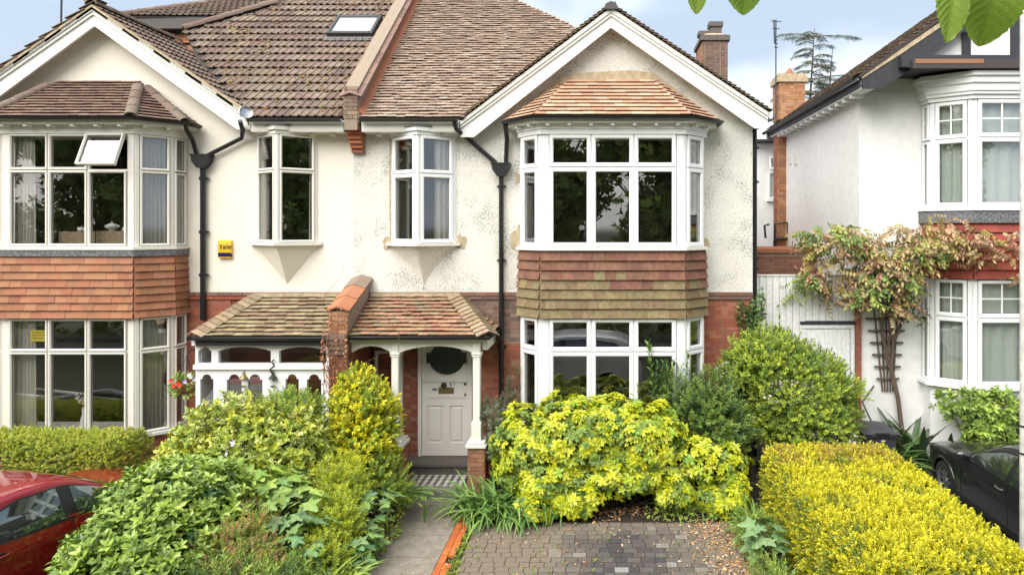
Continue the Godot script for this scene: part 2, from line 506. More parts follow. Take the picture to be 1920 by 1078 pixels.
func make_kits() -> void:
	# plain tile: unit width, wedge laid on the course below
	for spec in [["tile", 0.19, 0.042], ["hanging", 0.235, 0.040], ["bay_tile", 0.25, 0.046], ["shingle", 0.40, 0.05]]:
		var b := MB.new()
		wedge(b, 0.006, 0.994, spec[1], spec[2])
		K[spec[0]] = Kit.new(b)
	# interlocking concrete tile with two rolls
	var q := MB.new()
	var prof := [[0.0, 0.0], [0.06, 0.022], [0.16, 0.026], [0.22, 0.004], [0.5, 0.0], [0.56, 0.022], [0.66, 0.026], [0.72, 0.004], [0.995, 0.0]]
	for i in prof.size() - 1:
		var a = prof[i]; var e = prof[i + 1]
		var z0 := 0.05; var z1 := -0.005; var L := 0.38
		q.quad(Vector3(a[0], 0, z0 + a[1]), Vector3(e[0], 0, z0 + e[1]), Vector3(e[0], L, z1 + e[1]), Vector3(a[0], L, z1 + a[1]))
		q.quad(Vector3(a[0], 0, 0.028 + a[1]), Vector3(e[0], 0, 0.028 + e[1]), Vector3(e[0], 0, z0 + e[1]), Vector3(a[0], 0, z0 + a[1]))
	K["roll"] = Kit.new(q)
	var w := MB.new()
	w.cbox(Vector3(0, 0, -0.03), Vector3(1, 1, 0.007), 0.003)
	K["unit_brick"] = Kit.new(w)
	var clod := MB.new()
	var cg := []
	for i in 5:
		var row := []
		for j in 9:
			var a := TAU * j / 8.0; var ph := PI * i / 4.0 - PI / 2
			var rr := 1.0 + 0.25 * sin(a * 3.0 + i)
			row.append(Vector3(cos(ph) * cos(a) * rr, sin(ph) * 0.45, -cos(ph) * sin(a) * rr))
		cg.append(row)
	clod.grid(cg)
	K["clod"] = Kit.new(clod)
	# half-round ridge tile, one unit long in y
	var r := MB.new()
	var up := []; var dn := []
	for i in 9:
		var an := PI * i / 8.0
		up.append([cos(an) * 0.115, sin(an) * 0.10])
		dn.append([cos(an) * 0.10, sin(an) * 0.085])
	for i in 8:
		r.quad(Vector3(up[i][0], 0, up[i][1] + 0.012), Vector3(up[i][0], 1, up[i][1]), Vector3(up[i + 1][0], 1, up[i + 1][1]), Vector3(up[i + 1][0], 0, up[i + 1][1] + 0.012))
		r.quad(Vector3(dn[i][0], 0, dn[i][1]), Vector3(up[i][0], 0, up[i][1] + 0.012), Vector3(up[i + 1][0], 0, up[i + 1][1] + 0.012), Vector3(dn[i + 1][0], 0, dn[i + 1][1]))
	K["ridge"] = Kit.new(r)
	# bonnet hip tile: two little wings folded over the hip, flaring at the lower end
	var h := MB.new()
	for s in [-1.0, 1.0]:
		var p := [Vector3(0, 0, 0.075), Vector3(s * 0.15, 0.01, 0.005), Vector3(s * 0.09, 0.24, -0.02), Vector3(0, 0.26, 0.03)]
		var p2 := [Vector3(0, 0, 0.058), Vector3(s * 0.15, 0.01, -0.014), Vector3(s * 0.09, 0.24, -0.037), Vector3(0, 0.26, 0.012)]
		if s < 0:
			h.quad(p[0], p[3], p[2], p[1]); h.quad(p2[0], p[0], p[1], p2[1])
		else:
			h.quad(p[0], p[1], p[2], p[3]); h.quad(p2[1], p[1], p[0], p2[0])
	K["bonnet"] = Kit.new(h)


func wedge(b: MB, x0: float, x1: float, L: float, t: float) -> void:
	var z1 := -0.014
	var f := Vector3(x0, 0, t); var g := Vector3(x1, 0, t); var h := Vector3(x1, L, z1); var i := Vector3(x0, L, z1)
	var d := Vector3(0, 0, -0.013)
	b.quad(f, g, h, i)
	b.quad(f + d, g + d, g, f)
	b.quad(g, g + d, h + d, h)
	b.quad(f + d, f, i, i + d)


func span_at(p: Array, y: float) -> Vector2:
	var lo := INF; var hi := -INF
	for i in p.size():
		var a: Vector2 = p[i]; var b: Vector2 = p[(i + 1) % p.size()]
		if (a.y - y) * (b.y - y) < 0:
			var x := lerpf(a.x, b.x, (y - a.y) / (b.y - a.y))
			lo = minf(lo, x); hi = maxf(hi, x)
	return Vector2(lo, hi)


# a tiled surface over a flat convex polygon; o: kit, w, gauge, pal, called, most, m, rows to leave out
func tiles(owner: Node, poly: Array, o: Dictionary) -> void:
	var n: Vector3 = (poly[1] - poly[0]).cross(poly[2] - poly[0]).normalized()
	var v := (Vector3.UP - n * n.y).normalized()
	var u := v.cross(n)
	var q := []
	for p: Vector3 in poly:
		q.append(Vector2((p - poly[0]).dot(u), (p - poly[0]).dot(v)))
	var lo := INF; var hi := -INF
	for p: Vector2 in q:
		lo = minf(lo, p.y); hi = maxf(hi, p.y)
	var g: float = o.gauge
	var w: float = o.w
	var xs := []; var cs := []
	var row := 0
	var y := lo
	while y < hi - g * 0.4:
		var s := span_at(q, minf(y + g * 0.5, hi - 0.002))
		if s.y - s.x > 0.03:
			var x: float = s.x - (w * 0.5 if row % 2 else 0.0) * o.get("bond", 1.0) - rng.randf() * 0.02
			while x < s.y - 0.01:
				var a := maxf(x, s.x); var b := minf(x + w, s.y)
				if b - a > 0.015:
					var lift: Vector3 = n * rng.randf_range(-0.003, 0.004) * o.get("rough", 1.0)
					var tw: float = rng.randf_range(-0.012, 0.012) * o.get("rough", 1.0)
					var ux: Vector3 = u + v * tw
					xs.append(Transform3D(Basis(ux * (b - a), v, n), poly[0] + u * a + v * y + lift))
					var pal: Array = o.pal
					if o.has("low_pal") and rng.randf() < clampf((o.low_to - (y - lo)) / 0.25 + 0.5, 0, 1):
						pal = o.low_pal
					cs.append(quant(pick(pal)))
				x += w
		y += g
		row += 1
	lay(owner, o.called, K[o.kit], M[o.m], xs, cs, o.get("most", 300), o.get("rest", ""))


# bricks laid on the face of a wall; t: origin at the lower left, x along, z outwards
func bricks(owner: Node, t: Transform3D, w: float, h: float, pal: Array, most := 300, o := {}) -> void:
	var xs := []; var cs := []
	var y := 0.0; var row: int = o.get("row", 0)
	var course: float = o.get("course", 0.075)
	while y < h - 0.03:
		var x := -0.06 if row % 2 else -0.1725
		var k := row
		while x < w - 0.012:
			var L := 0.2245 if (k % 2 == 0 or o.get("stretcher", false)) else 0.112
			if o.get("header", false): L = 0.112
			var a := maxf(x + 0.005, 0.0); var b := minf(x + L - 0.005, w)
			if b - a > 0.02:
				xs.append(t * Transform3D(Basis(Vector3(b - a, 0, 0), Vector3(0, minf(course, h - y) - 0.011, 0), Vector3.BACK), Vector3(a, y + 0.005, rng.randf_range(-0.002, 0.003) + o.get("proud", 0.0))))
				cs.append(quant(pick(pal)))
			x += L
			k += 1
		y += course
		row += 1
	lay(owner, o.get("called", "brick"), K["unit_brick"], M["brick"], xs, cs, most, "bricks")


func bonnets(owner: Node, low: Vector3, high: Vector3, gauge: float, pal: Array, kit := "bonnet", called := "hip_tile", m := "tile", size := 1.0, normal := Vector3.ZERO) -> void:
	var d := (high - low).normalized()
	var n := normal if normal != Vector3.ZERO else (Vector3.UP - d * d.y).normalized()
	n = (n - d * n.dot(d)).normalized()
	var count := int((high - low).length() / gauge)
	for i in count:
		var L := gauge * 1.04 if kit == "ridge" else size
		var b := Basis(d.cross(n) * size, d * L, n * size)
		part(owner, called, K[kit].tinted(quant(pick(pal))), M[m], Transform3D(b, low + d * gauge * i))


func plan(poly: Array, y0: float, y1: float, b: MB = null) -> MB:
	# a ground plan of (x, z) corners raised from y0 to y1
	if b == null:
		b = MB.new()
	var p := PackedVector2Array()
	for q: Vector2 in poly:
		p.append(Vector2(q.x, -q.y))
	b.prism(p, y0, y1, Transform3D(Basis(Vector3.RIGHT, Vector3.FORWARD, Vector3.UP), Vector3.ZERO))
	return b


func boxed(lo: Vector3, hi: Vector3) -> MB:
	var b := MB.new()
	b.box(lo, hi)
	return b


func face(poly: Array, z0: float, z1: float, b: MB = null) -> MB:
	if b == null:
		b = MB.new()
	b.prism(PackedVector2Array(poly), z0, z1)
	return b


func holder(owner: Node, called: String) -> Node3D:
	var o := Node3D.new()
	o.name = named(owner, called)
	owner.add_child(o, true)
	return o


# ---------------------------------------------------------------- windows

func casement(owner: Node, t: Transform3D, x0: float, y0: float, x1: float, y1: float, fw: float, m: String, o := {}) -> void:
	var b := MB.new()
	var prof := [[0.003, -0.03], [0.003, 0.034], [0.009, 0.04], [fw - 0.016, 0.04], [fw, 0.022], [fw, -0.03]]
	for i in prof.size() - 1:
		var p = prof[i]; var q = prof[i + 1]
		var A := [Vector3(x0 + p[0], y0 + p[0], p[1]), Vector3(x1 - p[0], y0 + p[0], p[1]), Vector3(x1 - p[0], y1 - p[0], p[1]), Vector3(x0 + p[0], y1 - p[0], p[1])]
		var B := [Vector3(x0 + q[0], y0 + q[0], q[1]), Vector3(x1 - q[0], y0 + q[0], q[1]), Vector3(x1 - q[0], y1 - q[0], q[1]), Vector3(x0 + q[0], y1 - q[0], q[1])]
		for k in 4:
			var l := (k + 1) % 4
			b.quad(A[k], A[l], B[l], B[k])
	if o.get("grille", false):
		var cx := (x0 + x1) / 2; var cy := (y0 + y1) / 2
		b.box(Vector3(cx - 0.011, y0 + fw, -0.004), Vector3(cx + 0.011, cy - 0.011, 0.016))
		b.box(Vector3(cx - 0.011, cy + 0.011, -0.004), Vector3(cx + 0.011, y1 - fw, 0.016))
		b.box(Vector3(x0 + fw, cy - 0.011, -0.004), Vector3(x1 - fw, cy + 0.011, 0.016))
	part(owner, "casement", b, M[m], t)
	var g := MB.new()
	# sealed glazing of three sheets
	g.box(Vector3(x0 + fw - 0.004, y0 + fw - 0.004, -0.006), Vector3(x1 - fw + 0.004, y1 - fw + 0.004, -0.002))
	g.box(Vector3(x0 + fw - 0.004, y0 + fw - 0.004, -0.014), Vector3(x1 - fw + 0.004, y1 - fw + 0.004, -0.012))
	g.box(Vector3(x0 + fw - 0.004, y0 + fw - 0.004, -0.026), Vector3(x1 - fw + 0.004, y1 - fw + 0.004, -0.022))
	part(owner, "pane", g, M[o.get("glass", "glass")], t)
	# the dark rubber seal round the pane
	var s := MB.new()
	var e := 0.007
	var f := fw - 0.001
	s.box(Vector3(x0 + f, y0 + f, -0.001), Vector3(x1 - f, y0 + f + e, 0.004)); s.box(Vector3(x0 + f, y1 - f - e, -0.001), Vector3(x1 - f, y1 - f, 0.004))
	s.box(Vector3(x0 + f, y0 + f + e, -0.001), Vector3(x0 + f + e, y1 - f - e, 0.004)); s.box(Vector3(x1 - f - e, y0 + f + e, -0.001), Vector3(x1 - f, y1 - f - e, 0.004))
	part(owner, "seal", s, M["rubber"], t)


func bay_line(cx: float, h1: float, h2: float, zf: float, zc: float) -> Array:
	return [Vector2(cx - h2, 0), Vector2(cx - h2, zc), Vector2(cx - h1, zf), Vector2(cx + h1, zf), Vector2(cx + h2, zc), Vector2(cx + h2, 0)]


func out_line(p: Array, d: float, back := -0.02) -> Array:
	# the bay's plan pushed outwards by d, closed along the wall
	var r := []
	for i in p.size():
		var n0 := Vector2.ZERO; var n1 := Vector2.ZERO
		if i > 0:
			var e: Vector2 = (p[i] - p[i - 1]).normalized(); n0 = Vector2(-e.y, e.x)
		if i < p.size() - 1:
			var e: Vector2 = (p[i + 1] - p[i]).normalized(); n1 = Vector2(-e.y, e.x)
		if i == 0: n0 = n1
		if i == p.size() - 1: n1 = n0
		var m := (n0 + n1).normalized()
		r.append(p[i] + m * (d / maxf(0.3, m.dot(n0))))
	r[0].y = back; r[-1].y = back
	return r


# one storey of a bay: corner posts, sill, casements of two heights on three faces
func bay_window(house: Node, line: Array, y0: float, ym: float, y1: float, m: String, fw: float, o := {}) -> Node3D:
	var w := holder(house, "bay_window")
	var post: float = o.get("post", 0.13)
	for k in [1, 2, 3]:
		var a: Vector2 = line[k]; var b: Vector2 = line[k + 1]
		var L := a.distance_to(b)
		var t := frame_of(Vector3(a.x, 0, a.y), Vector3(b.x, 0, b.y))
		var p0: float = post if k == 2 else (0.05 if k == 1 else 0.07)
		var p1: float = post if k == 2 else (0.07 if k == 1 else 0.05)
		# posts and rails
		var f := MB.new()
		f.cbox(Vector3(0.004, y0, -0.07), Vector3(p0, y1, 0.012), 0.006); f.cbox(Vector3(L - p1, y0, -0.07), Vector3(L - 0.004, y1, 0.012), 0.006)
		var cols := 3 if k == 2 else 1
		var cw := (L - p0 - p1) / cols
		for i in range(1, cols):
			f.box(Vector3(p0 + cw * i - 0.016, y0, -0.05), Vector3(p0 + cw * i + 0.016, y1, 0.006))
		f.box(Vector3(p0, ym - 0.016, -0.05), Vector3(L - p1, ym + 0.016, 0.004))
		part(w, "window_frame", f, M[m], t)
		for i in cols:
			var xa := p0 + cw * i + 0.008; var xb := p0 + cw * (i + 1) - 0.008
			casement(w, t, xa, y0 + 0.006, xb, ym - 0.009, fw, m)
			if o.get("open", -1) == i and k == 2:
				# a top light hinged along its head and pushed out at the foot
				var tt := t * Transform3D(Basis(Vector3.RIGHT, -0.42), Vector3(0, y1 - 0.006, 0.05))
				casement(w, tt, xa, -(y1 - ym - 0.014), xb, 0.0, fw, m)
			else:
				casement(w, t, xa, ym + 0.009, xb, y1 - 0.006, fw, m)
	for k in [0, 4]:
		var a: Vector2 = line[k]; var b: Vector2 = line[k + 1]
		var L := a.distance_to(b)
		var t := frame_of(Vector3(a.x, 0, a.y), Vector3(b.x, 0, b.y))
		if o.get("returns", false):
			casement(w, t, 0.02, y0 + 0.006, L - 0.02, ym - 0.009, 0.04, m)
			casement(w, t, 0.02, ym + 0.009, L - 0.02, y1 - 0.006, 0.04, m)
			var f := MB.new()
			f.box(Vector3(0, y0, -0.06), Vector3(0.02, y1, 0.012)); f.box(Vector3(L - 0.02, y0, -0.06), Vector3(L, y1, 0.012))
			part(w, "window_frame", f, M[m], t)
		else:
			var f := MB.new()
			f.box(Vector3(0, y0, -0.08), Vector3(L, y1, 0.0))
			part(w, "side_panel", f, M[m], t)
	var s := plan(out_line(line, 0.085), y0 - 0.06, y0 - 0.012)
	plan(out_line(line, 0.03), y0 - 0.012, y0, s)
	part(w, "window_sill", s, M[o.get("sill", m)])
	return w


# an oriel: two tall lights meeting in a point
func oriel(house: Node, xc: float, h: float, z: float, y0: float, ym: float, y1: float, m: String, fw: float, o := {}) -> Node3D:
	var w := holder(house, "oriel_window")
	var p := [Vector2(xc - h, 0), Vector2(xc, z), Vector2(xc + h, 0)]
	for k in 2:
		var a: Vector2 = p[k]; var b: Vector2 = p[k + 1]
		var L := a.distance_to(b)
		var t := frame_of(Vector3(a.x, 0, a.y), Vector3(b.x, 0, b.y))
		var e0 := 0.06 if k == 0 else 0.045
		var e1 := 0.045 if k == 0 else 0.06
		var f := MB.new()
		f.box(Vector3(0, y0, -0.08), Vector3(e0, y1, 0.01)); f.box(Vector3(L - e1, y0, -0.08), Vector3(L, y1, 0.01))
		f.box(Vector3(e0, ym - 0.015, -0.05), Vector3(L - e1, ym + 0.015, 0.004))
		part(w, "window_frame", f, M[m], t)
		casement(w, t, e0 + 0.004, y0 + 0.005, L - e1 - 0.004, ym - 0.008, fw, m)
		casement(w, t, e0 + 0.004, ym + 0.008, L - e1 - 0.004, y1 - 0.005, fw, m)
	var nose := MB.new()
	nose.tube([Vector3(xc, y0, z - 0.025), Vector3(xc, y1, z - 0.025)], 0.05, 0.05, 8)
	part(w, "corner_post", nose, M[o.get("post", m)])
	part(w, "window_sill", plan([Vector2(xc - h - 0.11, -0.01), Vector2(xc + h + 0.11, -0.01), Vector2(xc + h + 0.09, 0.06), Vector2(xc, z + 0.10), Vector2(xc - h - 0.09, 0.06)], y0 - 0.055, y0), M[o.get("sill", m)])
	# moulded head in two steps
	var hd := plan([Vector2(xc - h - 0.03, -0.01), Vector2(xc + h + 0.03, -0.01), Vector2(xc + h + 0.03, 0.03), Vector2(xc, z + 0.05), Vector2(xc - h - 0.03, 0.03)], y1, y1 + 0.07)
	plan([Vector2(xc - h - 0.07, -0.01), Vector2(xc + h + 0.07, -0.01), Vector2(xc + h + 0.07, 0.05), Vector2(xc, z + 0.10), Vector2(xc - h - 0.07, 0.05)], y1 + 0.07, y1 + 0.15, hd)
	part(w, "window_head", hd, M[m])
	var roof := MB.new()
	var A := Vector3(xc - h - 0.1, y1 + 0.152, 0.05); var B := Vector3(xc, y1 + 0.152, z + 0.13); var C := Vector3(xc + h + 0.1, y1 + 0.152, 0.05)
	var D := Vector3(xc + h + 0.05, y1 + 0.22, -0.01); var E := Vector3(xc, y1 + 0.24, 0.0); var F := Vector3(xc - h - 0.05, y1 + 0.22, -0.01)
	roof.slab([A, B, E, F], 0.012); roof.slab([B, C, D, E], 0.012)
	part(w, "lead_cap", roof, M["lead"])
	# plastered cone under the sill
	var tip := Vector3(xc, o.tip, 0.0)
	var cone := MB.new()
	var yb := y0 - 0.055
	var g := []
	for i in 9:
		var row := []
		var k := i / 8.0
		var bulge: float = pow(1.0 - k, o.get("hollow", 1.0))
		for j in 9:
			var s := j / 8.0 * 2 - 1
			var zz := (1.0 - absf(s)) * (z + 0.02)
			row.append(Vector3(xc + s * (h + 0.04) * bulge, lerpf(yb, o.tip, k), zz * bulge - 0.002))
		g.append(row)
	cone.grid(g, o.get("soft", false), true)
	part(w, "plaster_corbel", cone, M[o.wall])
	return w


# pipes
func pipe(owner: Node, called: String, p: Array, r: float, m: String, sides := 10) -> void:
	var b := MB.new()
	b.tube(p, r, r, sides)
	part(owner, called, b, M[m])


func collars(owner: Node, x: float, z: float, ys: Array, r: float, m: String) -> void:
	for y: float in ys:
		var b := MB.new()
		b.lathe([Vector2(r * 0.9, -0.035), Vector2(r * 1.28, -0.03), Vector2(r * 1.28, 0.03), Vector2(r * 0.9, 0.035)], 12, Transform3D(Basis(), Vector3(x, y, z)))
		b.box(Vector3(x - r * 2.0, y - 0.015, z - 0.05), Vector3(x + r * 2.0, y + 0.015, z - 0.02))
		part(owner, "pipe_collar", b, M[m])


func gutter(owner: Node, line: Array, r: float, m: String) -> void:
	# a half-round channel along a line of points
	var b := MB.new()
	var rows := []; var ins := []
	for i in line.size():
		var d: Vector3 = (line[mini(i + 1, line.size() - 1)] - line[maxi(i - 1, 0)])
		d.y = 0
		d = d.normalized()
		var s := Vector3(-d.z, 0, d.x)
		var row := []; var inn := []
		for k in 9:
			var a := PI * k / 8.0
			row.append(line[i] + s * cos(a) * r - Vector3.UP * sin(a) * r)
			inn.append(line[i] + s * cos(a) * (r - 0.008) - Vector3.UP * (sin(a) * (r - 0.008)))
		rows.append(row); ins.append(inn)
	b.grid(rows, true, false)
	b.grid(ins, true, true)
	for i in line.size() - 1:
		for e in [0, 8]:
			if e == 8:
				b.quad(rows[i][e], ins[i][e], ins[i + 1][e], rows[i + 1][e])
			else:
				b.quad(ins[i][e], rows[i][e], rows[i + 1][e], ins[i + 1][e])
	part(owner, "gutter", b, M[m])


func curtain(label: String, a: Vector3, b: Vector3, y0: float, folds: float, m: String, group: String, gather := 0.0) -> void:
	# a hanging cloth from a to b (seen with a on the left)
	var base := Vector3((a.x + b.x) / 2, y0, (a.z + b.z) / 2)
	var o := thing("curtain", label, "curtain", base, group)
	var d := b - a
	var s := d.normalized()
	var n := s.cross(Vector3.UP)
	var ph := rng.randf() * TAU
	var g := []; var back := []
	for i in 13:
		var row := []; var rb := []
		var k := i / 12.0
		for j in 49:
			var u := j / 48.0
			var uu := u
			if gather > 0:
				uu = lerpf(u, 0.5 + (u - 0.5) * (1.0 - gather), k)
			var wv := sin(u * folds * TAU + ph + sin(u * 9.0) * 0.8) * 0.035 + sin(u * folds * 2.3 * TAU + k * 1.5) * 0.012
			var q := a + d * uu + n * wv * (0.6 + 0.4 * k)
			q.y = lerpf(a.y, y0, k)
			row.append(q); rb.append(q - n * 0.004)
		g.append(row); back.append(rb)
	var mb := MB.new()
	mb.grid(g, true, true)
	mb.grid(back, true, false)
	part(o, "cloth", mb, M[m])

# ---------------------------------------------------------------- the pair of houses

func roof_y(z: float) -> float:
	return 6.62 + (0.40 - z) * 0.90


func gable(house: Node, apex: Vector2, left: Vector2, right: Vector2, wall: String, ends: Vector2, bay_y: float, bay_x: Vector2, tip: float) -> void:
	# wall of the gable over the bay
	var gl := apex.lerp(left, clampf((ends.x - apex.x) / (left.x - apex.x), 0, 1))
	var gr := apex.lerp(right, clampf((ends.y - apex.x) / (right.x - apex.x), 0, 1))
	part(house, "gable_wall", face([Vector2(ends.x, 6.45), Vector2(ends.y, 6.45), Vector2(ends.y, gr.y - 0.07), Vector2(apex.x, apex.y - 0.07), Vector2(ends.x, gl.y - 0.07)], -0.28, -0.003), M[wall])
	part(house, "gable_wall", face([Vector2(bay_x.x, bay_y), Vector2(bay_x.y, bay_y), Vector2(bay_x.y, 6.449), Vector2(bay_x.x, 6.449)], -0.28, -0.003), M[wall])
	# barge boards in two steps, cut square at their feet
	for s in 2:
		var foot: Vector2 = left if s == 0 else right
		var sg := -1.0 if s == 0 else 1.0
		var d := (foot - apex).normalized()
		var nn := Vector2(d.y, -d.x) * sg
		if nn.y > 0: nn = -nn
		var drop := 0.30
		var bottom := foot + Vector2(0, -0.27)
		var inner := apex + Vector2(0, -0.335)
		var lowc := Vector2(foot.x - sg * 0.24, foot.y - 0.27)
		part(house, "barge_board", face([apex, inner, lowc, bottom, foot], 0.26, 0.305), M["white_paint"])
		var ia := apex + Vector2(0, -0.13)
		var ib := foot + Vector2(0, -0.115)
		part(house, "barge_moulding", face([apex + Vector2(0, -0.006), ia, ib, foot + Vector2(0, -0.006)], 0.306, 0.335), M["white_paint"])
		var ic := apex + Vector2(0, -0.065)
		part(house, "barge_moulding", face([apex + Vector2(0, 0.012), ic, foot + Vector2(0, -0.055), foot + Vector2(0, 0.012)], 0.336, 0.36), M["white_paint"])
		# soffit board behind
		var sof := MB.new()
		var a := apex + Vector2(0, -0.10); var f := foot + Vector2(0, -0.10)
		if s == 1:
			sof.slab([Vector3(a.x, a.y, 0.26), Vector3(f.x, f.y, 0.26), Vector3(f.x, f.y, 0.0), Vector3(a.x, a.y, 0.0)], 0.03)
		else:
			sof.slab([Vector3(f.x, f.y, 0.26), Vector3(a.x, a.y, 0.26), Vector3(a.x, a.y, 0.0), Vector3(f.x, f.y, 0.0)], 0.03)
		part(house, "soffit", sof, M["white_paint"])


func verge(house: Node, apex: Vector2, foot: Vector2, z: float, pal: Array, called: String, step: float, kit: String) -> void:
	# the row of tiles along a gable's edge, seen end on
	var d := (foot - apex).normalized()
	var L := apex.distance_to(foot)
	var sg := 1.0 if foot.x > apex.x else -1.0
	var n := Vector3(d.y, -d.x, 0) * sg
	if n.y < 0: n = -n
	var up := Vector3(-d.x, -d.y, 0)
	var xs := []; var cs := []
	var y := 0.0
	while y < L:
		var o := Vector3(foot.x, foot.y, 0) + up * y + n * 0.055
		var ax := Vector3.BACK * 0.25 if sg < 0 else Vector3.FORWARD * 0.25
		o.z = z + rng.randf_range(-0.008, 0.008) - (0.25 if sg < 0 else 0.0)
		xs.append(Transform3D(Basis(ax if sg > 0 else Vector3.BACK * 0.25, up, n) if sg > 0 else Basis(Vector3.BACK * 0.25, up, n), o))
		cs.append(quant(pick(pal)))
		y += step
	# keep every piece right-handed
	for i in xs.size():
		var t: Transform3D = xs[i]
		if t.basis.determinant() < 0:
			t.origin += t.basis.x
			t.basis.x = -t.basis.x
			xs[i] = t
	lay(house, called, K[kit], M["tile"], xs, cs, 300)


func bay_roof(house: Node, line: Array, ye: float, top: Array, pal: Array, o: Dictionary) -> void:
	# hipped roof over a bay: eaves follow the bay, the top runs along the wall from top[0] to top[1]
	var e := out_line(line, 0.27, 0.02)
	var E := []
	for p: Vector2 in e:
		E.append(Vector3(p.x, ye, p.y))
	var T0 := Vector3(top[0], top[2], 0.02); var T1 := Vector3(top[1], top[2], 0.02)
	var b := MB.new()
	var faces := [[E[2], E[3], T1, T0], [E[1], E[2], T0], [E[3], E[4], T1], [E[0], E[1], T0], [E[4], E[5], T1]]
	for f in faces:
		b.slab(f, 0.03)
	var deck := part(house, "bay_roof", b, M["roof_deck"])
	for f in faces:
		tiles(deck, f, {"kit": o.kit, "w": o.w, "gauge": o.gauge, "pal": pal, "called": "bay_roof_tile", "m": o.m, "rough": o.get("rough", 1.0)})
	if o.has("hips"):
		for q in [[E[2], T0], [E[3], T1], [E[4], T1], [E[1], T0]]:
			bonnets(deck, q[0] + Vector3(0, 0.005, 0), q[1] + Vector3(0, 0.005, 0), 0.30, CONCRETE, "ridge", "hip_tile", "concrete_tile", 0.85)
	# gutter, fascia and brackets
	var gl := []
	for p: Vector2 in out_line(line, 0.30, 0.06):
		gl.append(Vector3(p.x, ye + 0.005, p.y))
	gutter(house, gl, 0.055, "black_plastic")
	part(house, "fascia", plan(out_line(line, 0.22), ye - 0.10, ye - 0.012), M[o.trim])
	var bl := out_line(line, 0.15)
	for k in [1, 2, 3]:
		var a: Vector2 = bl[k]; var c: Vector2 = bl[k + 1]
		var L := a.distance_to(c)
		var cnt := maxi(1, int(round(L / 0.40)))
		var t := frame_of(Vector3(a.x, ye - 0.10, a.y), Vector3(c.x, 0, c.y))
		for i in cnt:
			var x := L * (i + 0.5) / cnt
			var q := MB.new()
			q.box(Vector3(x - 0.03, -0.045, -0.1), Vector3(x + 0.03, -0.002, 0.05))
			part(house, "bracket", q, M[o.trim], t)


func hung_tiles(house: Node, line: Array, y0: float, y1: float, o: Dictionary) -> void:
	var core := plan(out_line(line, 0.0), y0, y1)
	var c := part(house, "tile_hung_apron", core, M["roof_deck"])
	var top := out_line(line, 0.025, 0.0); var low := out_line(line, 0.06, 0.0)
	for k in 5:
		var a: Vector2 = low[k]; var b: Vector2 = low[k + 1]; var d: Vector2 = top[k + 1]; var e: Vector2 = top[k]
		tiles(c, [Vector3(a.x, y0, a.y), Vector3(b.x, y0, b.y), Vector3(d.x, y1, d.y), Vector3(e.x, y1, e.y)], {"kit": "hanging", "w": o.w, "gauge": (y1 - y0) / o.rows, "pal": o.pal, "called": "hanging_tile", "m": o.m, "low_pal": o.get("low_pal", o.pal), "low_to": o.get("low_to", -1.0)})


func rooms(house: Node, x0: float, x1: float, cuts: Array) -> void:
	# the plastered inside: back, side and dividing walls, floors and ceilings, so that light enters by the windows alone
	var b := MB.new()
	b.box(Vector3(x0, 0, -4.6), Vector3(x1, 6.6, -4.45))
	b.box(Vector3(x0, 0.0, -4.45), Vector3(x0 + 0.14, 6.6, -0.29)); b.box(Vector3(x1 - 0.14, 0.0, -4.45), Vector3(x1, 6.6, -0.29))
	for x: float in cuts:
		b.box(Vector3(x - 0.06, 0, -4.45), Vector3(x + 0.06, 6.6, -0.29))
	part(house, "inner_wall", b, M["plaster"])
	var f := MB.new()
	for y in [0.22, 3.3, 6.45]:
		f.box(Vector3(x0 + 0.15, y, -4.44), Vector3(x1 - 0.15, y + 0.1, -0.285))
	part(house, "floor", f, M["floorboard"])


func eaves_run(house: Node, x0: float, x1: float, trim: String) -> void:
	gutter(house, [Vector3(x0, 6.60, 0.47), Vector3(x1, 6.60, 0.47)], 0.06, "gutter_grey")
	part(house, "fascia", boxed(Vector3(x0, 6.40, 0.33), Vector3(x1, 6.565, 0.36)), M[trim])
	part(house, "soffit", boxed(Vector3(x0, 6.38, 0.0), Vector3(x1, 6.40, 0.355)), M[trim])
	var x := x0 + 0.25
	while x < x1 - 0.05:
		part(house, "bracket", boxed(Vector3(x - 0.035, 6.33, 0.0), Vector3(x + 0.035, 6.378, 0.22)), M[trim])
		x += 0.39


func string_course(owner: Node, x0: float, x1: float, dark: bool) -> void:
	# two projecting courses between brick and render, the upper one dark headers
	var w := x1 - x0
	if w < 0.05: return
	var mo := boxed(Vector3(x0, 3.285, 0.0), Vector3(x1, 3.425, 0.028))
	var p := part(owner, "string_course", mo, M["mortar"])
	bricks(p, Transform3D(Basis(), Vector3(x0, 3.285, 0.030)), w, 0.07, BROWN_BRICK if dark else RED_BRICK, 60, {"stretcher": true})
	bricks(p, Transform3D(Basis(), Vector3(x0, 3.355, 0.042)), w, 0.075, [Color(0.27, 0.14, 0.10), Color(0.31, 0.17, 0.12), Color(0.25, 0.15, 0.12)], 60, {"stretcher": true, "row": 1})


func brick_wall(house: Node, x0: float, x1: float, y0: float, y1: float, z: float, pal: Array, most := 300, thick := 0.28) -> MeshInstance3D:
	var p := part(house, "brick_wall", boxed(Vector3(x0, y0, z - thick), Vector3(x1, y1, z)), M["mortar"])
	bricks(p, Transform3D(Basis(), Vector3(x0, y0, z)), x1 - x0, y1 - y0, pal, most)
	return p


func hopper(house: Node, x: float, y: float, z: float) -> void:
	var b := MB.new()
	var lo := PackedVector2Array([Vector2(-0.06, -0.22), Vector2(0.06, -0.22), Vector2(0.15, -0.10), Vector2(0.165, 0.0), Vector2(-0.165, 0.0), Vector2(-0.15, -0.10)])
	b.prism(lo, z - 0.09, z + 0.09, Transform3D(Basis(), Vector3(x, y, 0)))
	b.box(Vector3(x - 0.18, y + 0.001, z - 0.10), Vector3(x + 0.18, y + 0.035, z + 0.10))
	part(house, "rain_hopper", b, M["black_plastic"])


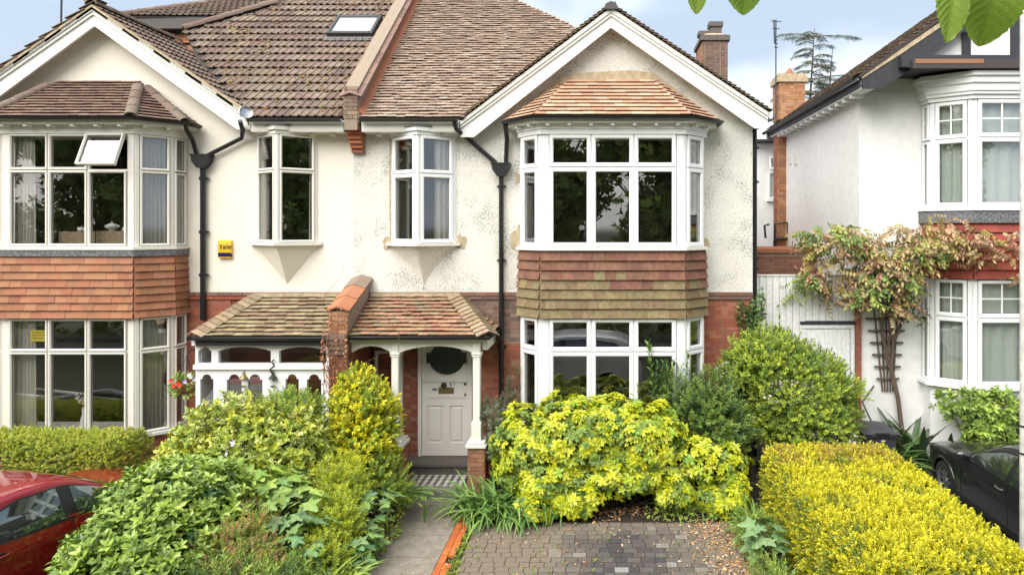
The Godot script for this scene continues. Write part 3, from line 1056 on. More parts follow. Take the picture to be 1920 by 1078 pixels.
func build_left_house() -> void:
	var h := thing("semi_detached_house", "cream rendered left house of the pair with dark concrete roof tiles and glazed white porch", "house", Vector3(-9.2, 0, 0))
	var cx := -9.40
	var L := bay_line(cx, 1.16, 1.57, 0.80, 0.37)
	# rendered upper wall
	for q in [[-12.6, -10.97, 3.42, 6.62], [-7.83, -6.45, 3.42, 6.62], [-5.40, -4.671, 3.42, 6.62], [-6.45, -5.40, 3.42, 4.36], [-6.45, -5.40, 6.34, 6.62]]:
		part(h, "rendered_wall", boxed(Vector3(q[0], q[2], -0.28), Vector3(q[1], q[3], 0.0)), M["render_cream"])
	gable(h, Vector2(-9.32, 8.66), Vector2(-12.2, 6.64), Vector2(-6.46, 6.70), "render_cream", Vector2(-12.3, -6.6), 6.36, Vector2(-10.97, -7.83), 0)
	# brick below
	brick_wall(h, -7.83, -6.98, 0.0, 3.285, 0.0, RED_BRICK, 140)
	brick_wall(h, -12.6, -10.97, 0.0, 3.42, 0.0, RED_BRICK, 0)
	part(h, "brick_wall", boxed(Vector3(-7.829, 3.285, -0.28), Vector3(-4.70, 3.419, -0.001)), M["mortar"])
	string_course(h, -7.80, -4.72, false)
	part(h, "flank_wall", boxed(Vector3(-12.6, 0, -8.0), Vector3(-12.35, 6.6, -0.281)), M["render_cream"])
	part(h, "rear_wall", boxed(Vector3(-12.34, 0, -8.0), Vector3(-4.7, 6.6, -7.75)), M["render_cream"])
	rooms(h, -12.34, -4.72, [-7.3])
	# bay: base, windows, tiles between
	var base := plan(out_line(L, -0.02), 0.0, 0.93)
	var bp := part(h, "bay_base", base, M["mortar"])
	for k in [2, 3, 4]:
		var a: Vector2 = L[k]; var b: Vector2 = L[k + 1]
		bricks(bp, frame_of(Vector3(a.x, 0.0, a.y), Vector3(b.x, 0, b.y)) * Transform3D(Basis(), Vector3(0, 0, -0.016)), a.distance_to(b), 0.92, RED_BRICK, 90)
	bay_window(h, L, 0.99, 2.45, 3.04, "cream_paint", 0.042, {"post": 0.12, "returns": true, "sill": "white_paint"})
	bay_window(h, L, 4.30, 5.64, 6.28, "cream_paint", 0.042, {"post": 0.12, "returns": true, "open": 2, "sill": "cream_paint"})
	hung_tiles(h, L, 3.045, 4.13, {"w": 0.20, "rows": 8.0, "pal": ORANGE, "m": "clean_tile"})
	part(h, "lead_flashing", plan(out_line(L, 0.07), 4.125, 4.24), M["lead"])
	part(h, "bay_head", plan(out_line(L, 0.035), 6.28, 6.46), M["cream_paint"])
	part(h, "bay_ceiling", plan(out_line(L, -0.08, -0.2), 3.06, 3.10), M["plaster"])
	bay_roof(h, L, 6.53, [cx - 0.78, cx + 0.72, 7.36], [Color(0.25, 0.155, 0.125), Color(0.29, 0.18, 0.14), Color(0.23, 0.15, 0.125), Color(0.30, 0.21, 0.16)], {"kit": "tile", "w": 0.165, "gauge": 0.105, "m": "tile", "trim": "cream_paint", "hips": true})
	oriel(h, -5.92, 0.57, 0.42, 4.36, 5.68, 6.34, "cream_paint", 0.04, {"tip": 3.57, "wall": "render_cream"})
	# roofs
	var main := [Vector3(-4.70, roof_y(0.40), 0.40), Vector3(-4.70, roof_y(-4.6), -4.6), Vector3(-6.3, roof_y(-4.6), -4.6), Vector3(-7.93, roof_y(-2.82), -2.82), Vector3(-9.2, roof_y(-2.2), -2.2), Vector3(-6.46, roof_y(0.40), 0.40)]
	var rb := MB.new()
	rb.slab([main[0], main[1], main[2], main[3], main[4], Vector3(-7.75, roof_y(-0.55), -0.55), Vector3(-6.46, roof_y(0.40), 0.40)], 0.05)
	var mr := part(h, "main_roof", rb, M["roof_deck"])
	tiles(mr, main, {"kit": "roll", "w": 0.30, "gauge": 0.30, "pal": CONCRETE, "called": "roof_tile", "m": "concrete_tile", "bond": 0.0, "rough": 0.5})
	moss(mr, main, 420)
	bonnets(mr, Vector3(-9.2, roof_y(-2.2) + 0.0, -2.2), Vector3(-7.35, roof_y(-3.45) + 0.0, -3.45), 0.42, CONCRETE, "ridge", "hip_tile", "concrete_tile", 1.25)
	var g := [Vector3(-9.32, 8.66, 0.36), Vector3(-6.46, 6.66, 0.36), Vector3(-6.46, 6.66, 0.30), Vector3(-9.22, 8.66, -2.25), Vector3(-9.32, 8.66, -2.25)]
	var gp := [Vector3(-9.32, 8.665, 0.36), Vector3(-6.46, 6.70, 0.36), Vector3(-6.46, 6.70, 0.30), Vector3(-9.25, 8.617, -2.25), Vector3(-9.32, 8.665, -2.25)]
	var gb := MB.new(); gb.slab(gp, 0.05)
	var gr := part(h, "gable_roof", gb, M["roof_deck"])
	tiles(gr, gp, {"kit": "roll", "w": 0.30, "gauge": 0.30, "pal": CONCRETE, "called": "roof_tile", "m": "concrete_tile", "bond": 0.0, "rough": 0.5})
	var gl := MB.new()
	gl.slab([Vector3(-12.2, 6.64, 0.36), Vector3(-9.325, 8.665, 0.36), Vector3(-9.325, 8.665, -2.6), Vector3(-12.2, 6.64, -2.6)], 0.05)
	var glp := part(h, "gable_roof", gl, M["roof_deck"])
	verge(glp, Vector2(-9.32, 8.66), Vector2(-12.2, 6.64), 0.39, CONCRETE, "verge_tile", 0.30, "shingle")
	bonnets(gr, Vector3(-9.32, 8.69, 0.40), Vector3(-9.30, 8.69, -2.2), 0.42, CONCRETE, "ridge", "ridge_tile", "concrete_tile", 1.0)
	# mortar bedding under the verge
	part(h, "verge_mortar", face([Vector2(-9.32, 8.70), Vector2(-9.32, 8.655), Vector2(-6.46, 6.695), Vector2(-6.40, 6.71)], 0.27, 0.372), M["fillet"])
	part(h, "verge_mortar", face([Vector2(-9.32, 8.70), Vector2(-12.25, 6.66), Vector2(-12.2, 6.635), Vector2(-9.32, 8.655)], 0.27, 0.372), M["fillet"])
	eaves_run(h, -6.42, -4.73, "cream_paint")
	# loft extension behind the hip
	var ex := part(h, "loft_wall", boxed(Vector3(-11.0, 8.3, -4.4), Vector3(-6.9, 9.34, -3.55)), M["roof_deck"])
	tiles(ex, [Vector3(-11.0, 8.5, -3.54), Vector3(-6.95, 8.5, -3.54), Vector3(-6.95, 9.34, -3.54), Vector3(-11.0, 9.34, -3.54)], {"kit": "hanging", "w": 0.19, "gauge": 0.28, "pal": ORANGE, "called": "loft_tile", "m": "clean_tile"})
	part(h, "loft_fascia", boxed(Vector3(-11.3, 9.34, -3.56), Vector3(-6.95, 9.60, -3.30)), M["dark_fascia"])
	var lp := [Vector3(-11.35, 9.62, -3.26), Vector3(-7.0, 9.62, -3.34), Vector3(-7.0, 11.0, -6.0), Vector3(-9.6, 11.0, -6.0)]
	var lb := MB.new(); lb.slab(lp, 0.05)
	var lr := part(h, "loft_roof", lb, M["roof_deck"])
	tiles(lr, lp, {"kit": "roll", "w": 0.30, "gauge": 0.30, "pal": CONCRETE, "called": "loft_roof_tile", "m": "concrete_tile", "bond": 0.0, "rough": 0.5})
	bonnets(lr, lp[0], lp[3], 0.42, CONCRETE, "ridge", "hip_tile", "concrete_tile", 1.0)
	# roof window
	var nrm := Vector3(0, 0.743, 0.669)
	var sl := Vector3(0, 0.669, -0.743)
	var t := Transform3D(Basis(Vector3.RIGHT, sl, nrm), Vector3(-5.44, roof_y(-2.25), -2.25))
	var rw := holder(h, "roof_window")
	var fr := MB.new()
	for q in [[-0.50, -0.44, -0.42, 0.44], [0.42, -0.44, 0.50, 0.44], [-0.42, -0.44, 0.42, -0.35], [-0.42, 0.35, 0.42, 0.44]]:
		fr.cbox(Vector3(q[0], q[1], -0.02), Vector3(q[2], q[3], 0.15), 0.012, t)
	part(rw, "window_frame", fr, M["gutter_grey"])
	var rp := MB.new()
	rp.box(Vector3(-0.42, -0.35, 0.12), Vector3(0.42, 0.35, 0.125), t); rp.box(Vector3(-0.42, -0.35, 0.10), Vector3(0.42, 0.35, 0.105), t)
	part(rw, "pane", rp, M["roof_glass"])
	var fl := MB.new(); fl.box(Vector3(-0.52, -0.60, 0.03), Vector3(0.52, -0.445, 0.055), t)
	part(rw, "lead_flashing", fl, M["lead"])
	# rainwater pipes
	pipe(h, "downpipe", [Vector3(-7.62, 6.50, 0.40), Vector3(-7.60, 6.42, 0.34), Vector3(-7.60, 6.25, 0.16), Vector3(-7.55, 5.95, 0.1)], 0.04, "black_plastic")
	pipe(h, "downpipe", [Vector3(-6.56, 6.56, 0.47), Vector3(-6.60, 6.42, 0.30), Vector3(-6.72, 6.30, 0.1), Vector3(-7.37, 5.97, 0.1)], 0.04, "black_plastic")
	hopper(h, -7.46, 5.96, 0.1)
	pipe(h, "downpipe", [Vector3(-7.46, 5.75, 0.08), Vector3(-7.46, 2.9, 0.08)], 0.047, "black_plastic")
	collars(h, -7.46, 0.08, [5.55, 4.55, 3.75], 0.047, "black_plastic")
	build_left_porch(h)


func porch_roof(h: Node, wall_y: float, x0t: float, x1t: float, x0e: float, x1e: float, ze: float, ye: float, pal: Array, hip_left: bool) -> void:
	var A := Vector3(x0e, ye, ze); var B := Vector3(x1e, ye, ze); var C := Vector3(x1t, wall_y, 0.02); var D := Vector3(x0t, wall_y, 0.02)
	var b := MB.new()
	b.slab([A, B, C, D], 0.04)
	if hip_left:
		b.slab([Vector3(x0e, ye, 0.02), A, D], 0.04)
	else:
		b.slab([B, Vector3(x1e, ye, 0.02), C], 0.04)
	var r := part(h, "porch_roof", b, M["roof_deck"])
	tiles(r, [A, B, C, D], {"kit": "tile", "w": 0.168, "gauge": 0.118, "pal": pal, "called": "porch_roof_tile", "m": "tile", "rough": 2.0})
	var side: Array = [Vector3(x0e, ye, 0.02), A, D] if hip_left else [B, Vector3(x1e, ye, 0.02), C]
	tiles(r, side, {"kit": "tile", "w": 0.168, "gauge": 0.118, "pal": pal, "called": "porch_roof_tile", "m": "tile", "rough": 2.0})
	bonnets(r, (A if hip_left else B) + Vector3(0, 0.0, -0.02), D if hip_left else C, 0.118, [Color(0.42, 0.31, 0.20), Color(0.46, 0.36, 0.25), Color(0.36, 0.27, 0.18)], "bonnet", "hip_tile", "tile", 1.45)
	part(h, "lead_flashing", face([Vector2(x0t, wall_y - 0.03), Vector2(x1t, wall_y - 0.03), Vector2(x1t, wall_y + 0.07), Vector2(x0t, wall_y + 0.07)], 0.0, 0.06), M["fillet"])


func arch_poly(x0: float, x1: float, y_top: float, y_spring: float, rise: float, n := 12) -> Array:
	# a board whose lower edge is a flat arch
	var p := [Vector2(x0, y_top), Vector2(x0, y_spring)]
	for i in n + 1:
		var k := float(i) / n
		p.append(Vector2(lerpf(x0 + 0.02, x1 - 0.02, k), y_spring + rise * pow(sin(PI * k), 0.8)))
	p.append(Vector2(x1, y_spring)); p.append(Vector2(x1, y_top))
	return p


func holed(outer: Array, hole: Array) -> Array:
	# cut a hole into a board by joining it to the rim with a slit
	var o := PackedVector2Array(outer); var q := PackedVector2Array(hole)
	return Geometry2D.clip_polygons(o, q)


func arched_light(x0: float, x1: float, y0: float, y1: float, ears := true) -> Array:
	# a tall pane with a round head stepping in at the shoulders
	var p := [Vector2(x0, y0), Vector2(x1, y0)]
	var r := (x1 - x0) * 0.36
	var c := (x0 + x1) / 2
	p.append(Vector2(x1, y1 - r * 1.0))
	for i in 9:
		var a := PI * i / 8.0
		p.append(Vector2(c + cos(a) * r, y1 - r + sin(a) * r))
	p.append(Vector2(x0, y1 - r * 1.0))
	return p


func panel_with_holes(owner: Node, called: String, x0: float, y0: float, x1: float, y1: float, holes: Array, z0: float, z1: float, m: String) -> void:
	# the board is cut into upright strips, one per hole, each strip split above and below its hole
	var xs := [x0]
	for i in range(holes.size() - 1):
		var a := -INF; var b := INF
		for p: Vector2 in holes[i]: a = maxf(a, p.x)
		for p: Vector2 in holes[i + 1]: b = minf(b, p.x)
		xs.append((a + b) / 2)
	xs.append(x1)
	var mb := MB.new()
	for i in holes.size():
		var c := Vector2.ZERO
		for p: Vector2 in holes[i]: c += p
		c /= holes[i].size()
		for s in 2:
			var half := [Vector2(xs[i], y0), Vector2(c.x, y0), Vector2(c.x, y1), Vector2(xs[i], y1)] if s == 0 else [Vector2(c.x, y0), Vector2(xs[i + 1], y0), Vector2(xs[i + 1], y1), Vector2(c.x, y1)]
			for poly: PackedVector2Array in Geometry2D.clip_polygons(PackedVector2Array(half), PackedVector2Array(holes[i])):
				mb.prism(poly, z0, z1)
	part(owner, called, mb, M[m])


func build_left_porch(h: Node) -> void:
	porch_roof(h, 3.34, -6.50, -4.66, -7.03, -4.66, 1.12, 2.76, [Color(0.38, 0.30, 0.19), Color(0.42, 0.34, 0.22), Color(0.33, 0.24, 0.16), Color(0.46, 0.38, 0.24), Color(0.36, 0.24, 0.17)], true)
	gutter(h, [Vector3(-7.06, 2.755, 0.06), Vector3(-7.06, 2.755, 1.17), Vector3(-4.68, 2.755, 1.17)], 0.05, "black_plastic")
	part(h, "porch_fascia", boxed(Vector3(-6.99, 2.60, 1.06), Vector3(-4.69, 2.70, 1.10)), M["black_timber"])
	# white screen with arched lights
	var p := holder(h, "porch_screen")
	part(p, "screen_head", boxed(Vector3(-7.07, 2.602, 0.86), Vector3(-4.68, 2.685, 1.075)), M["upvc"])
	var x0 := -7.06; var x1 := -4.69
	var top := []
	for q in [[-7.01, -6.78], [-6.66, -5.75], [-5.61, -4.79]]:
		top.append(arch_poly(q[0], q[1], 2.28, 2.50, 0.065))
	panel_with_holes(p, "transom_panel", x0, 2.262, x1, 2.60, top, 0.90, 0.985, "upvc")
	part(p, "transom_rail", boxed(Vector3(-7.08, 2.18, 0.88), Vector3(-4.68, 2.26, 1.02)), M["upvc"])
	var low := []
	for q in [[-6.98, -6.75], [-6.52, -6.26], [-6.16, -5.90], [-5.50, -5.27], [-5.13, -4.88]]:
		low.append(arched_light(q[0], q[1], 0.95, 2.09))
	panel_with_holes(p, "door_panel", x0, 0.16, x1, 2.178, low, 0.91, 0.975, "upvc")
	part(p, "pane", boxed(Vector3(-7.03, 0.9, 0.93), Vector3(-4.74, 2.14, 0.938)), M["glass"])
	part(p, "pane", boxed(Vector3(-7.03, 2.275, 0.93), Vector3(-4.74, 2.59, 0.938)), M["glass"])
	part(p, "side_panel", boxed(Vector3(-7.06, 0.0, 0.0), Vector3(-7.0, 2.59, 0.90)), M["upvc"])
	part(p, "letter_plate", boxed(Vector3(-6.58, 1.36, 0.976), Vector3(-6.50, 1.42, 0.985)), M["alarm_blue"])
	# brick back of the porch
	part(h, "brick_wall", boxed(Vector3(-6.979, 0, -0.28), Vector3(-4.70, 3.284, -0.02)), M["brick_plain"])
	part(h, "porch_floor", boxed(Vector3(-7.0, 0.0, 0.0), Vector3(-4.70, 0.155, 1.0)), M["worn_stone"])


func build_right_house() -> void:
	var h := thing("semi_detached_house", "pebble-dashed right house of the pair with weathered clay roof and open timber porch", "house", Vector3(-0.9, 0, 0))
	var cx := 0.178
	var L := bay_line(cx, 1.257, 1.67, 0.80, 0.37)
	for q in [[-4.67, -3.90, 3.42, 6.62], [-2.80, -1.492, 3.42, 6.62], [-3.90, -2.80, 3.42, 4.35], [-3.90, -2.80, 6.32, 6.62], [1.848, 2.82, 3.42, 6.62]]:
		part(h, "rendered_wall", boxed(Vector3(q[0], q[2], -0.28), Vector3(q[1], q[3], 0.0)), M["pebble_dash"])
	gable(h, Vector2(0.155, 8.63), Vector2(-2.60, 6.56), Vector2(3.03, 6.72), "pebble_dash", Vector2(-2.5, 2.82), 6.36, Vector2(-1.492, 1.848), 0)
	part(h, "rendered_wall", boxed(Vector3(2.57, 3.42, -6.0), Vector3(2.82, 6.62, -0.281)), M["pebble_dash"])
	part(h, "brick_wall", boxed(Vector3(2.57, 0, -6.0), Vector3(2.815, 3.42, -0.281)), M["brick_plain"])
	part(h, "rear_wall", boxed(Vector3(-4.6, 0, -8.0), Vector3(2.82, 6.6, -7.75)), M["pebble_dash"])
	rooms(h, -4.58, 2.56, [-1.75])
	brick_wall(h, 1.848, 2.82, 0.0, 3.285, 0.0, RED_BRICK, 230)
	var bw := brick_wall(h, -2.45, -1.492, 0.0, 2.5, 0.0, RED_BRICK, 60)
	var bw2 := brick_wall(h, -2.45, -1.492, 2.5, 3.285, 0.0, BROWN_BRICK, 60)
	part(h, "brick_wall", boxed(Vector3(-4.66, 3.285, -0.28), Vector3(-1.493, 3.419, -0.001)), M["mortar"])
	part(h, "brick_wall", boxed(Vector3(1.849, 3.285, -0.28), Vector3(2.82, 3.419, -0.001)), M["mortar"])
	string_course(h, -4.36, -1.54, true)
	string_course(h, 1.90, 2.82, true)
	var bp := part(h, "bay_base", plan(out_line(L, -0.02), 0.0, 0.93), M["mortar"])
	for k in [1, 2, 3]:
		var a: Vector2 = L[k]; var b: Vector2 = L[k + 1]
		bricks(bp, frame_of(Vector3(a.x, 0.0, a.y), Vector3(b.x, 0, b.y)) * Transform3D(Basis(), Vector3(0, 0, -0.016)), a.distance_to(b), 0.92, RED_BRICK, 0)
	bay_window(h, L, 0.99, 2.45, 3.04, "upvc", 0.072, {"post": 0.135})
	bay_window(h, L, 4.29, 5.69, 6.27, "upvc", 0.072, {"post": 0.135, "sill": "worn_paint"})
	hung_tiles(h, L, 3.045, 4.22, {"w": 0.19, "rows": 7.0, "pal": RUSSET, "m": "tile", "low_pal": OLIVE, "low_to": 0.55})
	var hd := plan(out_line(L, 0.05), 6.27, 6.36)
	plan(out_line(L, 0.075), 6.36, 6.46, hd)
	part(h, "bay_head", hd, M["upvc"])
	part(h, "bay_ceiling", plan(out_line(L, -0.08, -0.2), 3.06, 3.10), M["plaster"])
	bay_roof(h, L, 6.55, [-0.62, 0.93, 7.41], NEW_CLAY, {"kit": "bay_tile", "w": 0.21, "gauge": 0.132, "m": "clean_tile", "trim": "cream_paint", "rough": 0.7})
	# mortar fillet where the bay roof meets the gable
	var e := out_line(L, 0.27, 0.02)
	part(h, "mortar_fillet", face([Vector2(-0.60, 7.39), Vector2(0.91, 7.39), Vector2(0.96, 7.52), Vector2(0.55, 7.57), Vector2(-0.30, 7.53), Vector2(-0.66, 7.49)], 0.0, 0.06), M["fillet"])
	part(h, "mortar_fillet", face([Vector2(0.90, 7.40), Vector2(e[5].x, 6.56), Vector2(e[5].x + 0.10, 6.58), Vector2(1.10, 7.42), Vector2(0.965, 7.52)], 0.0, 0.055), M["fillet"])
	part(h, "mortar_fillet", face([Vector2(-0.60, 7.40), Vector2(-0.665, 7.50), Vector2(-0.86, 7.40), Vector2(e[0].x - 0.10, 6.58), Vector2(e[0].x, 6.56)], 0.0, 0.055), M["fillet"])
	oriel(h, -3.36, 0.60, 0.42, 4.35, 5.62, 6.32, "upvc", 0.065, {"tip": 3.45, "wall": "pebble_dash", "post": "worn_paint", "sill": "worn_paint", "soft": true, "hollow": 1.6})
	# bare brown mortar where the render has fallen off round the windows
	var chips := [[-4.03, 4.36, 0.13, 0.16], [-2.66, 4.36, 0.12, 0.15], [-3.28, 4.22, 0.1, 0.2], [-1.60, 4.38, 0.13, 0.32], [-1.58, 5.55, 0.06, 0.12], [1.93, 4.33, 0.10, 0.12]]
	for q in chips:
		var pl := []
		for i in 14:
			var a := TAU * i / 14.0
			var k := rng.randf_range(0.55, 1.1)
			pl.append(Vector2(q[0] + cos(a) * q[2] * k, q[1] + sin(a) * q[3] * k))
		part(h, "bare_patch", face(pl, -0.01, 0.013), M["fillet"])
	part(h, "bare_patch", face([Vector2(-3.99, 4.40), Vector2(-3.955, 4.40), Vector2(-3.96, 5.2), Vector2(-3.955, 6.28), Vector2(-3.995, 6.28), Vector2(-4.0, 5.3)], -0.01, 0.016), M["fillet"])
	# air vent
	var av := holder(h, "air_vent")
	part(av, "vent_frame", boxed(Vector3(-4.39, 6.17, 0.0), Vector3(-4.16, 6.29, 0.018)), M["worn_paint"])
	var dots := MB.new()
	for i in 8:
		for j in 3:
			dots.box(Vector3(-4.375 + i * 0.026, 6.185 + j * 0.033, 0.018), Vector3(-4.361 + i * 0.026, 6.203 + j * 0.033, 0.0195))
	part(av, "vent_holes", dots, M["iron"])
	# main roof
	var main := [Vector3(-4.42, roof_y(0.40), 0.40), Vector3(-2.55, roof_y(0.40), 0.40), Vector3(-0.2, roof_y(-1.75), -1.75), Vector3(-0.70, roof_y(-2.42), -2.42), Vector3(-2.09, roof_y(-3.43), -3.43), Vector3(-3.6, roof_y(-4.6), -4.6), Vector3(-4.42, roof_y(-4.6), -4.6)]
	var rb := MB.new(); rb.slab(main, 0.05)
	var mr := part(h, "main_roof", rb, M["roof_deck"])
	tiles(mr, main, {"kit": "tile", "w": 0.168, "gauge": 0.1, "pal": CLAY, "called": "roof_tile", "m": "tile", "rough": 2.2})
	eaves_run(h, -4.40, -2.62, "cream_paint")
	# gable roof decks with their verge tiles
	var apex := Vector2(0.155, 8.63); var lf := Vector2(-2.60, 6.56); var rf := Vector2(3.06, 6.70)
	var gb := MB.new()
	gb.slab([Vector3(lf.x, lf.y, 0.33), Vector3(apex.x, apex.y, 0.33), Vector3(apex.x, apex.y, -3.0), Vector3(lf.x, lf.y, -3.0)], 0.05)
	gb.slab([Vector3(apex.x, apex.y, 0.33), Vector3(rf.x, rf.y, 0.33), Vector3(rf.x, rf.y, -6.0), Vector3(apex.x, apex.y, -6.0)], 0.05)
	var gr := part(h, "gable_roof", gb, M["roof_deck"])
	verge(gr, apex, lf, 0.40, [Color(0.30, 0.215, 0.15), Color(0.34, 0.25, 0.17), Color(0.25, 0.17, 0.12), Color(0.38, 0.27, 0.16)], "verge_tile", 0.1, "tile")
	verge(gr, apex, rf, 0.40, [Color(0.24, 0.175, 0.14), Color(0.28, 0.20, 0.16), Color(0.21, 0.16, 0.13)], "verge_tile", 0.1, "tile")
	part(gr, "ridge_end", face([Vector2(0.02, 8.60), Vector2(0.29, 8.60), Vector2(0.25, 8.70), Vector2(0.155, 8.745), Vector2(0.06, 8.70)], -2.0, 0.42), M["dark_fascia"])
	part(h, "verge_mortar", face([apex + Vector2(0, 0.03), apex + Vector2(0, -0.03), rf + Vector2(-0.05, -0.03), rf + Vector2(0, 0.03)], 0.25, 0.345), M["fillet"])
	part(h, "verge_mortar", face([apex + Vector2(0, 0.03), lf + Vector2(0, 0.03), lf + Vector2(0.05, -0.03), apex + Vector2(0, -0.03)], 0.25, 0.345), M["fillet"])
	gutter(h, [Vector3(3.10, 6.62, -6.0), Vector3(3.10, 6.66, 0.30)], 0.055, "black_plastic")
	# rainwater pipes
	pipe(h, "downpipe", [Vector3(-2.68, 6.54, 0.47), Vector3(-2.66, 6.42, 0.40), Vector3(-2.50, 6.28, 0.12), Vector3(-1.98, 5.83, 0.10)], 0.042, "black_plastic")
	pipe(h, "downpipe", [Vector3(-1.78, 6.52, 0.35), Vector3(-1.78, 6.42, 0.25), Vector3(-1.78, 6.30, 0.1), Vector3(-1.80, 5.83, 0.1)], 0.042, "black_plastic")
	hopper(h, -1.89, 5.80, 0.1)
	pipe(h, "downpipe", [Vector3(-1.89, 5.60, 0.08), Vector3(-1.89, 0.2, 0.08)], 0.045, "black_plastic")
	collars(h, -1.89, 0.08, [5.4, 4.02, 2.42], 0.045, "black_plastic")
	pipe(h, "downpipe", [Vector3(2.89, 6.55, -0.15), Vector3(2.89, 0.3, -0.15)], 0.045, "black_plastic")
	collars(h, 2.89, -0.15, [6.15, 5.5, 4.05, 3.85], 0.045, "black_plastic")
	build_party_wall(h)
	build_right_porch(h)
	build_chimney(h)


func moss(owner: Node, poly: Array, n: int) -> void:
	# little cushions of moss and lichen sitting on the tiles, in drifts
	var nm: Vector3 = (poly[1] - poly[0]).cross(poly[2] - poly[0]).normalized()
	var xs := []; var cs := []
	noise.seed = 21; noise.frequency = 0.8
	var tries := 0
	while xs.size() < n and tries < n * 12:
		tries += 1
		var k := 1 + rng.randi() % (poly.size() - 2)
		var a := rng.randf(); var b := rng.randf()
		if a + b > 1.0: a = 1.0 - a; b = 1.0 - b
		var p: Vector3 = poly[0] + (poly[k] - poly[0]) * a + (poly[k + 1] - poly[0]) * b
		if noise.get_noise_3dv(p) < 0.12 and rng.randf() > 0.12: continue
		xs.append(Transform3D(Basis(Vector3.RIGHT, rng.randf() * TAU).scaled(Vector3.ONE * rng.randf_range(0.014, 0.04)), p + nm * rng.randf_range(0.025, 0.05)))
		cs.append(pick([Color(0.20, 0.12, 0.05), Color(0.26, 0.15, 0.06), Color(0.22, 0.18, 0.06), Color(0.17, 0.11, 0.06)]))
	many(owner, "moss", K["clod"].white, M["litter"], xs, cs)


func build_party_wall(h: Node) -> void:
	# raised brick parapet between the roofs, coped with clay slabs, on a corbelled foot
	var b := MB.new()
	var pts := [Vector2(0.42, roof_y(0.42) - 0.2), Vector2(0.42, roof_y(0.42) + 0.53), Vector2(-4.6, roof_y(-4.6) + 0.36), Vector2(-4.6, roof_y(-4.6) - 0.2)]
	var t := Transform3D(Basis(Vector3.FORWARD, Vector3.UP, Vector3.RIGHT), Vector3.ZERO)
	var q := []
	for p: Vector2 in pts: q.append(Vector2(-p.x, p.y))
	b.prism(PackedVector2Array(q), -4.695, -4.455, t)
	var w := part(h, "parapet_wall", b, M["mortar"])
	bricks(w, Transform3D(Basis(), Vector3(-4.70, 6.60, 0.423)), 0.25, 0.60, [Color(0.30, 0.21, 0.15), Color(0.34, 0.25, 0.17), Color(0.26, 0.17, 0.13)], 40)
	part(w, "rendered_side", boxed(Vector3(-4.452, 6.55, 0.30), Vector3(-4.43, 6.75, 0.40)), M["fillet"])
	# fillet along the roof on the right
	var f := MB.new()
	var a0 := Vector3(-4.453, roof_y(0.40) + 0.16, 0.40); var a1 := Vector3(-4.453, roof_y(-4.6) + 0.16, -4.6)
	var b0 := Vector3(-4.33, roof_y(0.40) + 0.035, 0.40); var b1 := Vector3(-4.33, roof_y(-4.6) + 0.035, -4.6)
	f.slab([a0, b0, b1, a1], 0.03)
	part(h, "mortar_fillet", f, M["terracotta"])
	# creasing tiles on edge under the coping
	var d := Vector3(0, 0.669, -0.743)
	var nn := Vector3(0, 0.743, 0.669)
	for i in 52:
		var o := Vector3(-4.44, roof_y(0.30) + 0.29, 0.30) + d * (i * 0.12) + nn * (-0.002 * i * 0.4)
		part(w, "creasing_tile", K["unit_brick"].tinted(quant(pick(BROWN_BRICK))), M["brick"], Transform3D(Basis(d * 0.085, nn * 0.07, d.cross(nn)), o))
	# coping slabs, saddle shaped
	var cop := MB.new()
	cop.slab([Vector3(-0.20, 0, -0.03), Vector3(0.0, 0, 0.05), Vector3(0.0, 0.44, 0.035), Vector3(-0.20, 0.44, -0.045)], 0.03)
	cop.slab([Vector3(0.0, 0, 0.05), Vector3(0.20, 0, -0.03), Vector3(0.20, 0.44, -0.045), Vector3(0.0, 0.44, 0.035)], 0.03)
	var kit := Kit.new(cop)
	for i in 15:
		var o := Vector3(-4.575, roof_y(0.46) + 0.47 - i * 0.011, 0.46) + d * (i * 0.43)
		part(w, "coping_slab", kit.tinted(quant(pick([Color(0.33, 0.20, 0.15), Color(0.36, 0.22, 0.165), Color(0.30, 0.19, 0.15)]))), M["clean_tile"], Transform3D(Basis(Vector3.RIGHT, d, nn), o))
	# corbel of orange bricks stepping back under the eaves
	var c := part(h, "corbel", boxed(Vector3(-4.69, 6.03, 0.0), Vector3(-4.45, 6.60, 0.06)), M["mortar"])
	var y := 6.58
	for i in 7:
		var zz := 0.40 - 0.048 * i
		var bb := MB.new()
		bb.cbox(Vector3(-4.70 + 0.004 * i, y - 0.076, 0.06), Vector3(-4.44 - 0.004 * i, y, zz), 0.004)
		bb.tint = Color.WHITE
		part(c, "corbel_brick", bb.mesh(pick([Color(0.46, 0.15, 0.075), Color(0.50, 0.18, 0.085)])), M["brick"])
		y -= 0.08
	# wall between the two porches with its own coping
	var pw := MB.new()
	var prof := PackedVector2Array([Vector2(0, 0), Vector2(-1.18, 0), Vector2(-1.18, 3.20), Vector2(0, 3.72)])
	pw.prism(prof, -4.655, -4.365, t)
	var p := part(h, "porch_party_wall", pw, M["mortar"])
	bricks(p, Transform3D(Basis(), Vector3(-4.665, 0.0, 1.182)), 0.31, 2.45, RED_BRICK, 100)
	bricks(p, Transform3D(Basis(), Vector3(-4.665, 2.82, 1.182)), 0.31, 0.36, ORANGE_BRICK, 30)
	for i in 4:
		var bb := MB.new()
		bb.cbox(Vector3(-4.668, 2.46 + i * 0.09, 1.10), Vector3(-4.352, 2.545 + i * 0.09, 1.22 + i * 0.022), 0.004)
		part(p, "corbel_brick", bb.mesh(pick(BROWN_BRICK)), M["brick"])
	bricks(p, Transform3D(Basis(Vector3.FORWARD, Vector3.UP, Vector3.RIGHT), Vector3(-4.363, 0.0, 1.18)), 1.18, 2.6, [Color(0.33, 0.085, 0.05), Color(0.37, 0.10, 0.06), Color(0.30, 0.075, 0.05)], 200)
	var kd := Vector3(0, 0.40, -1.0).normalized()
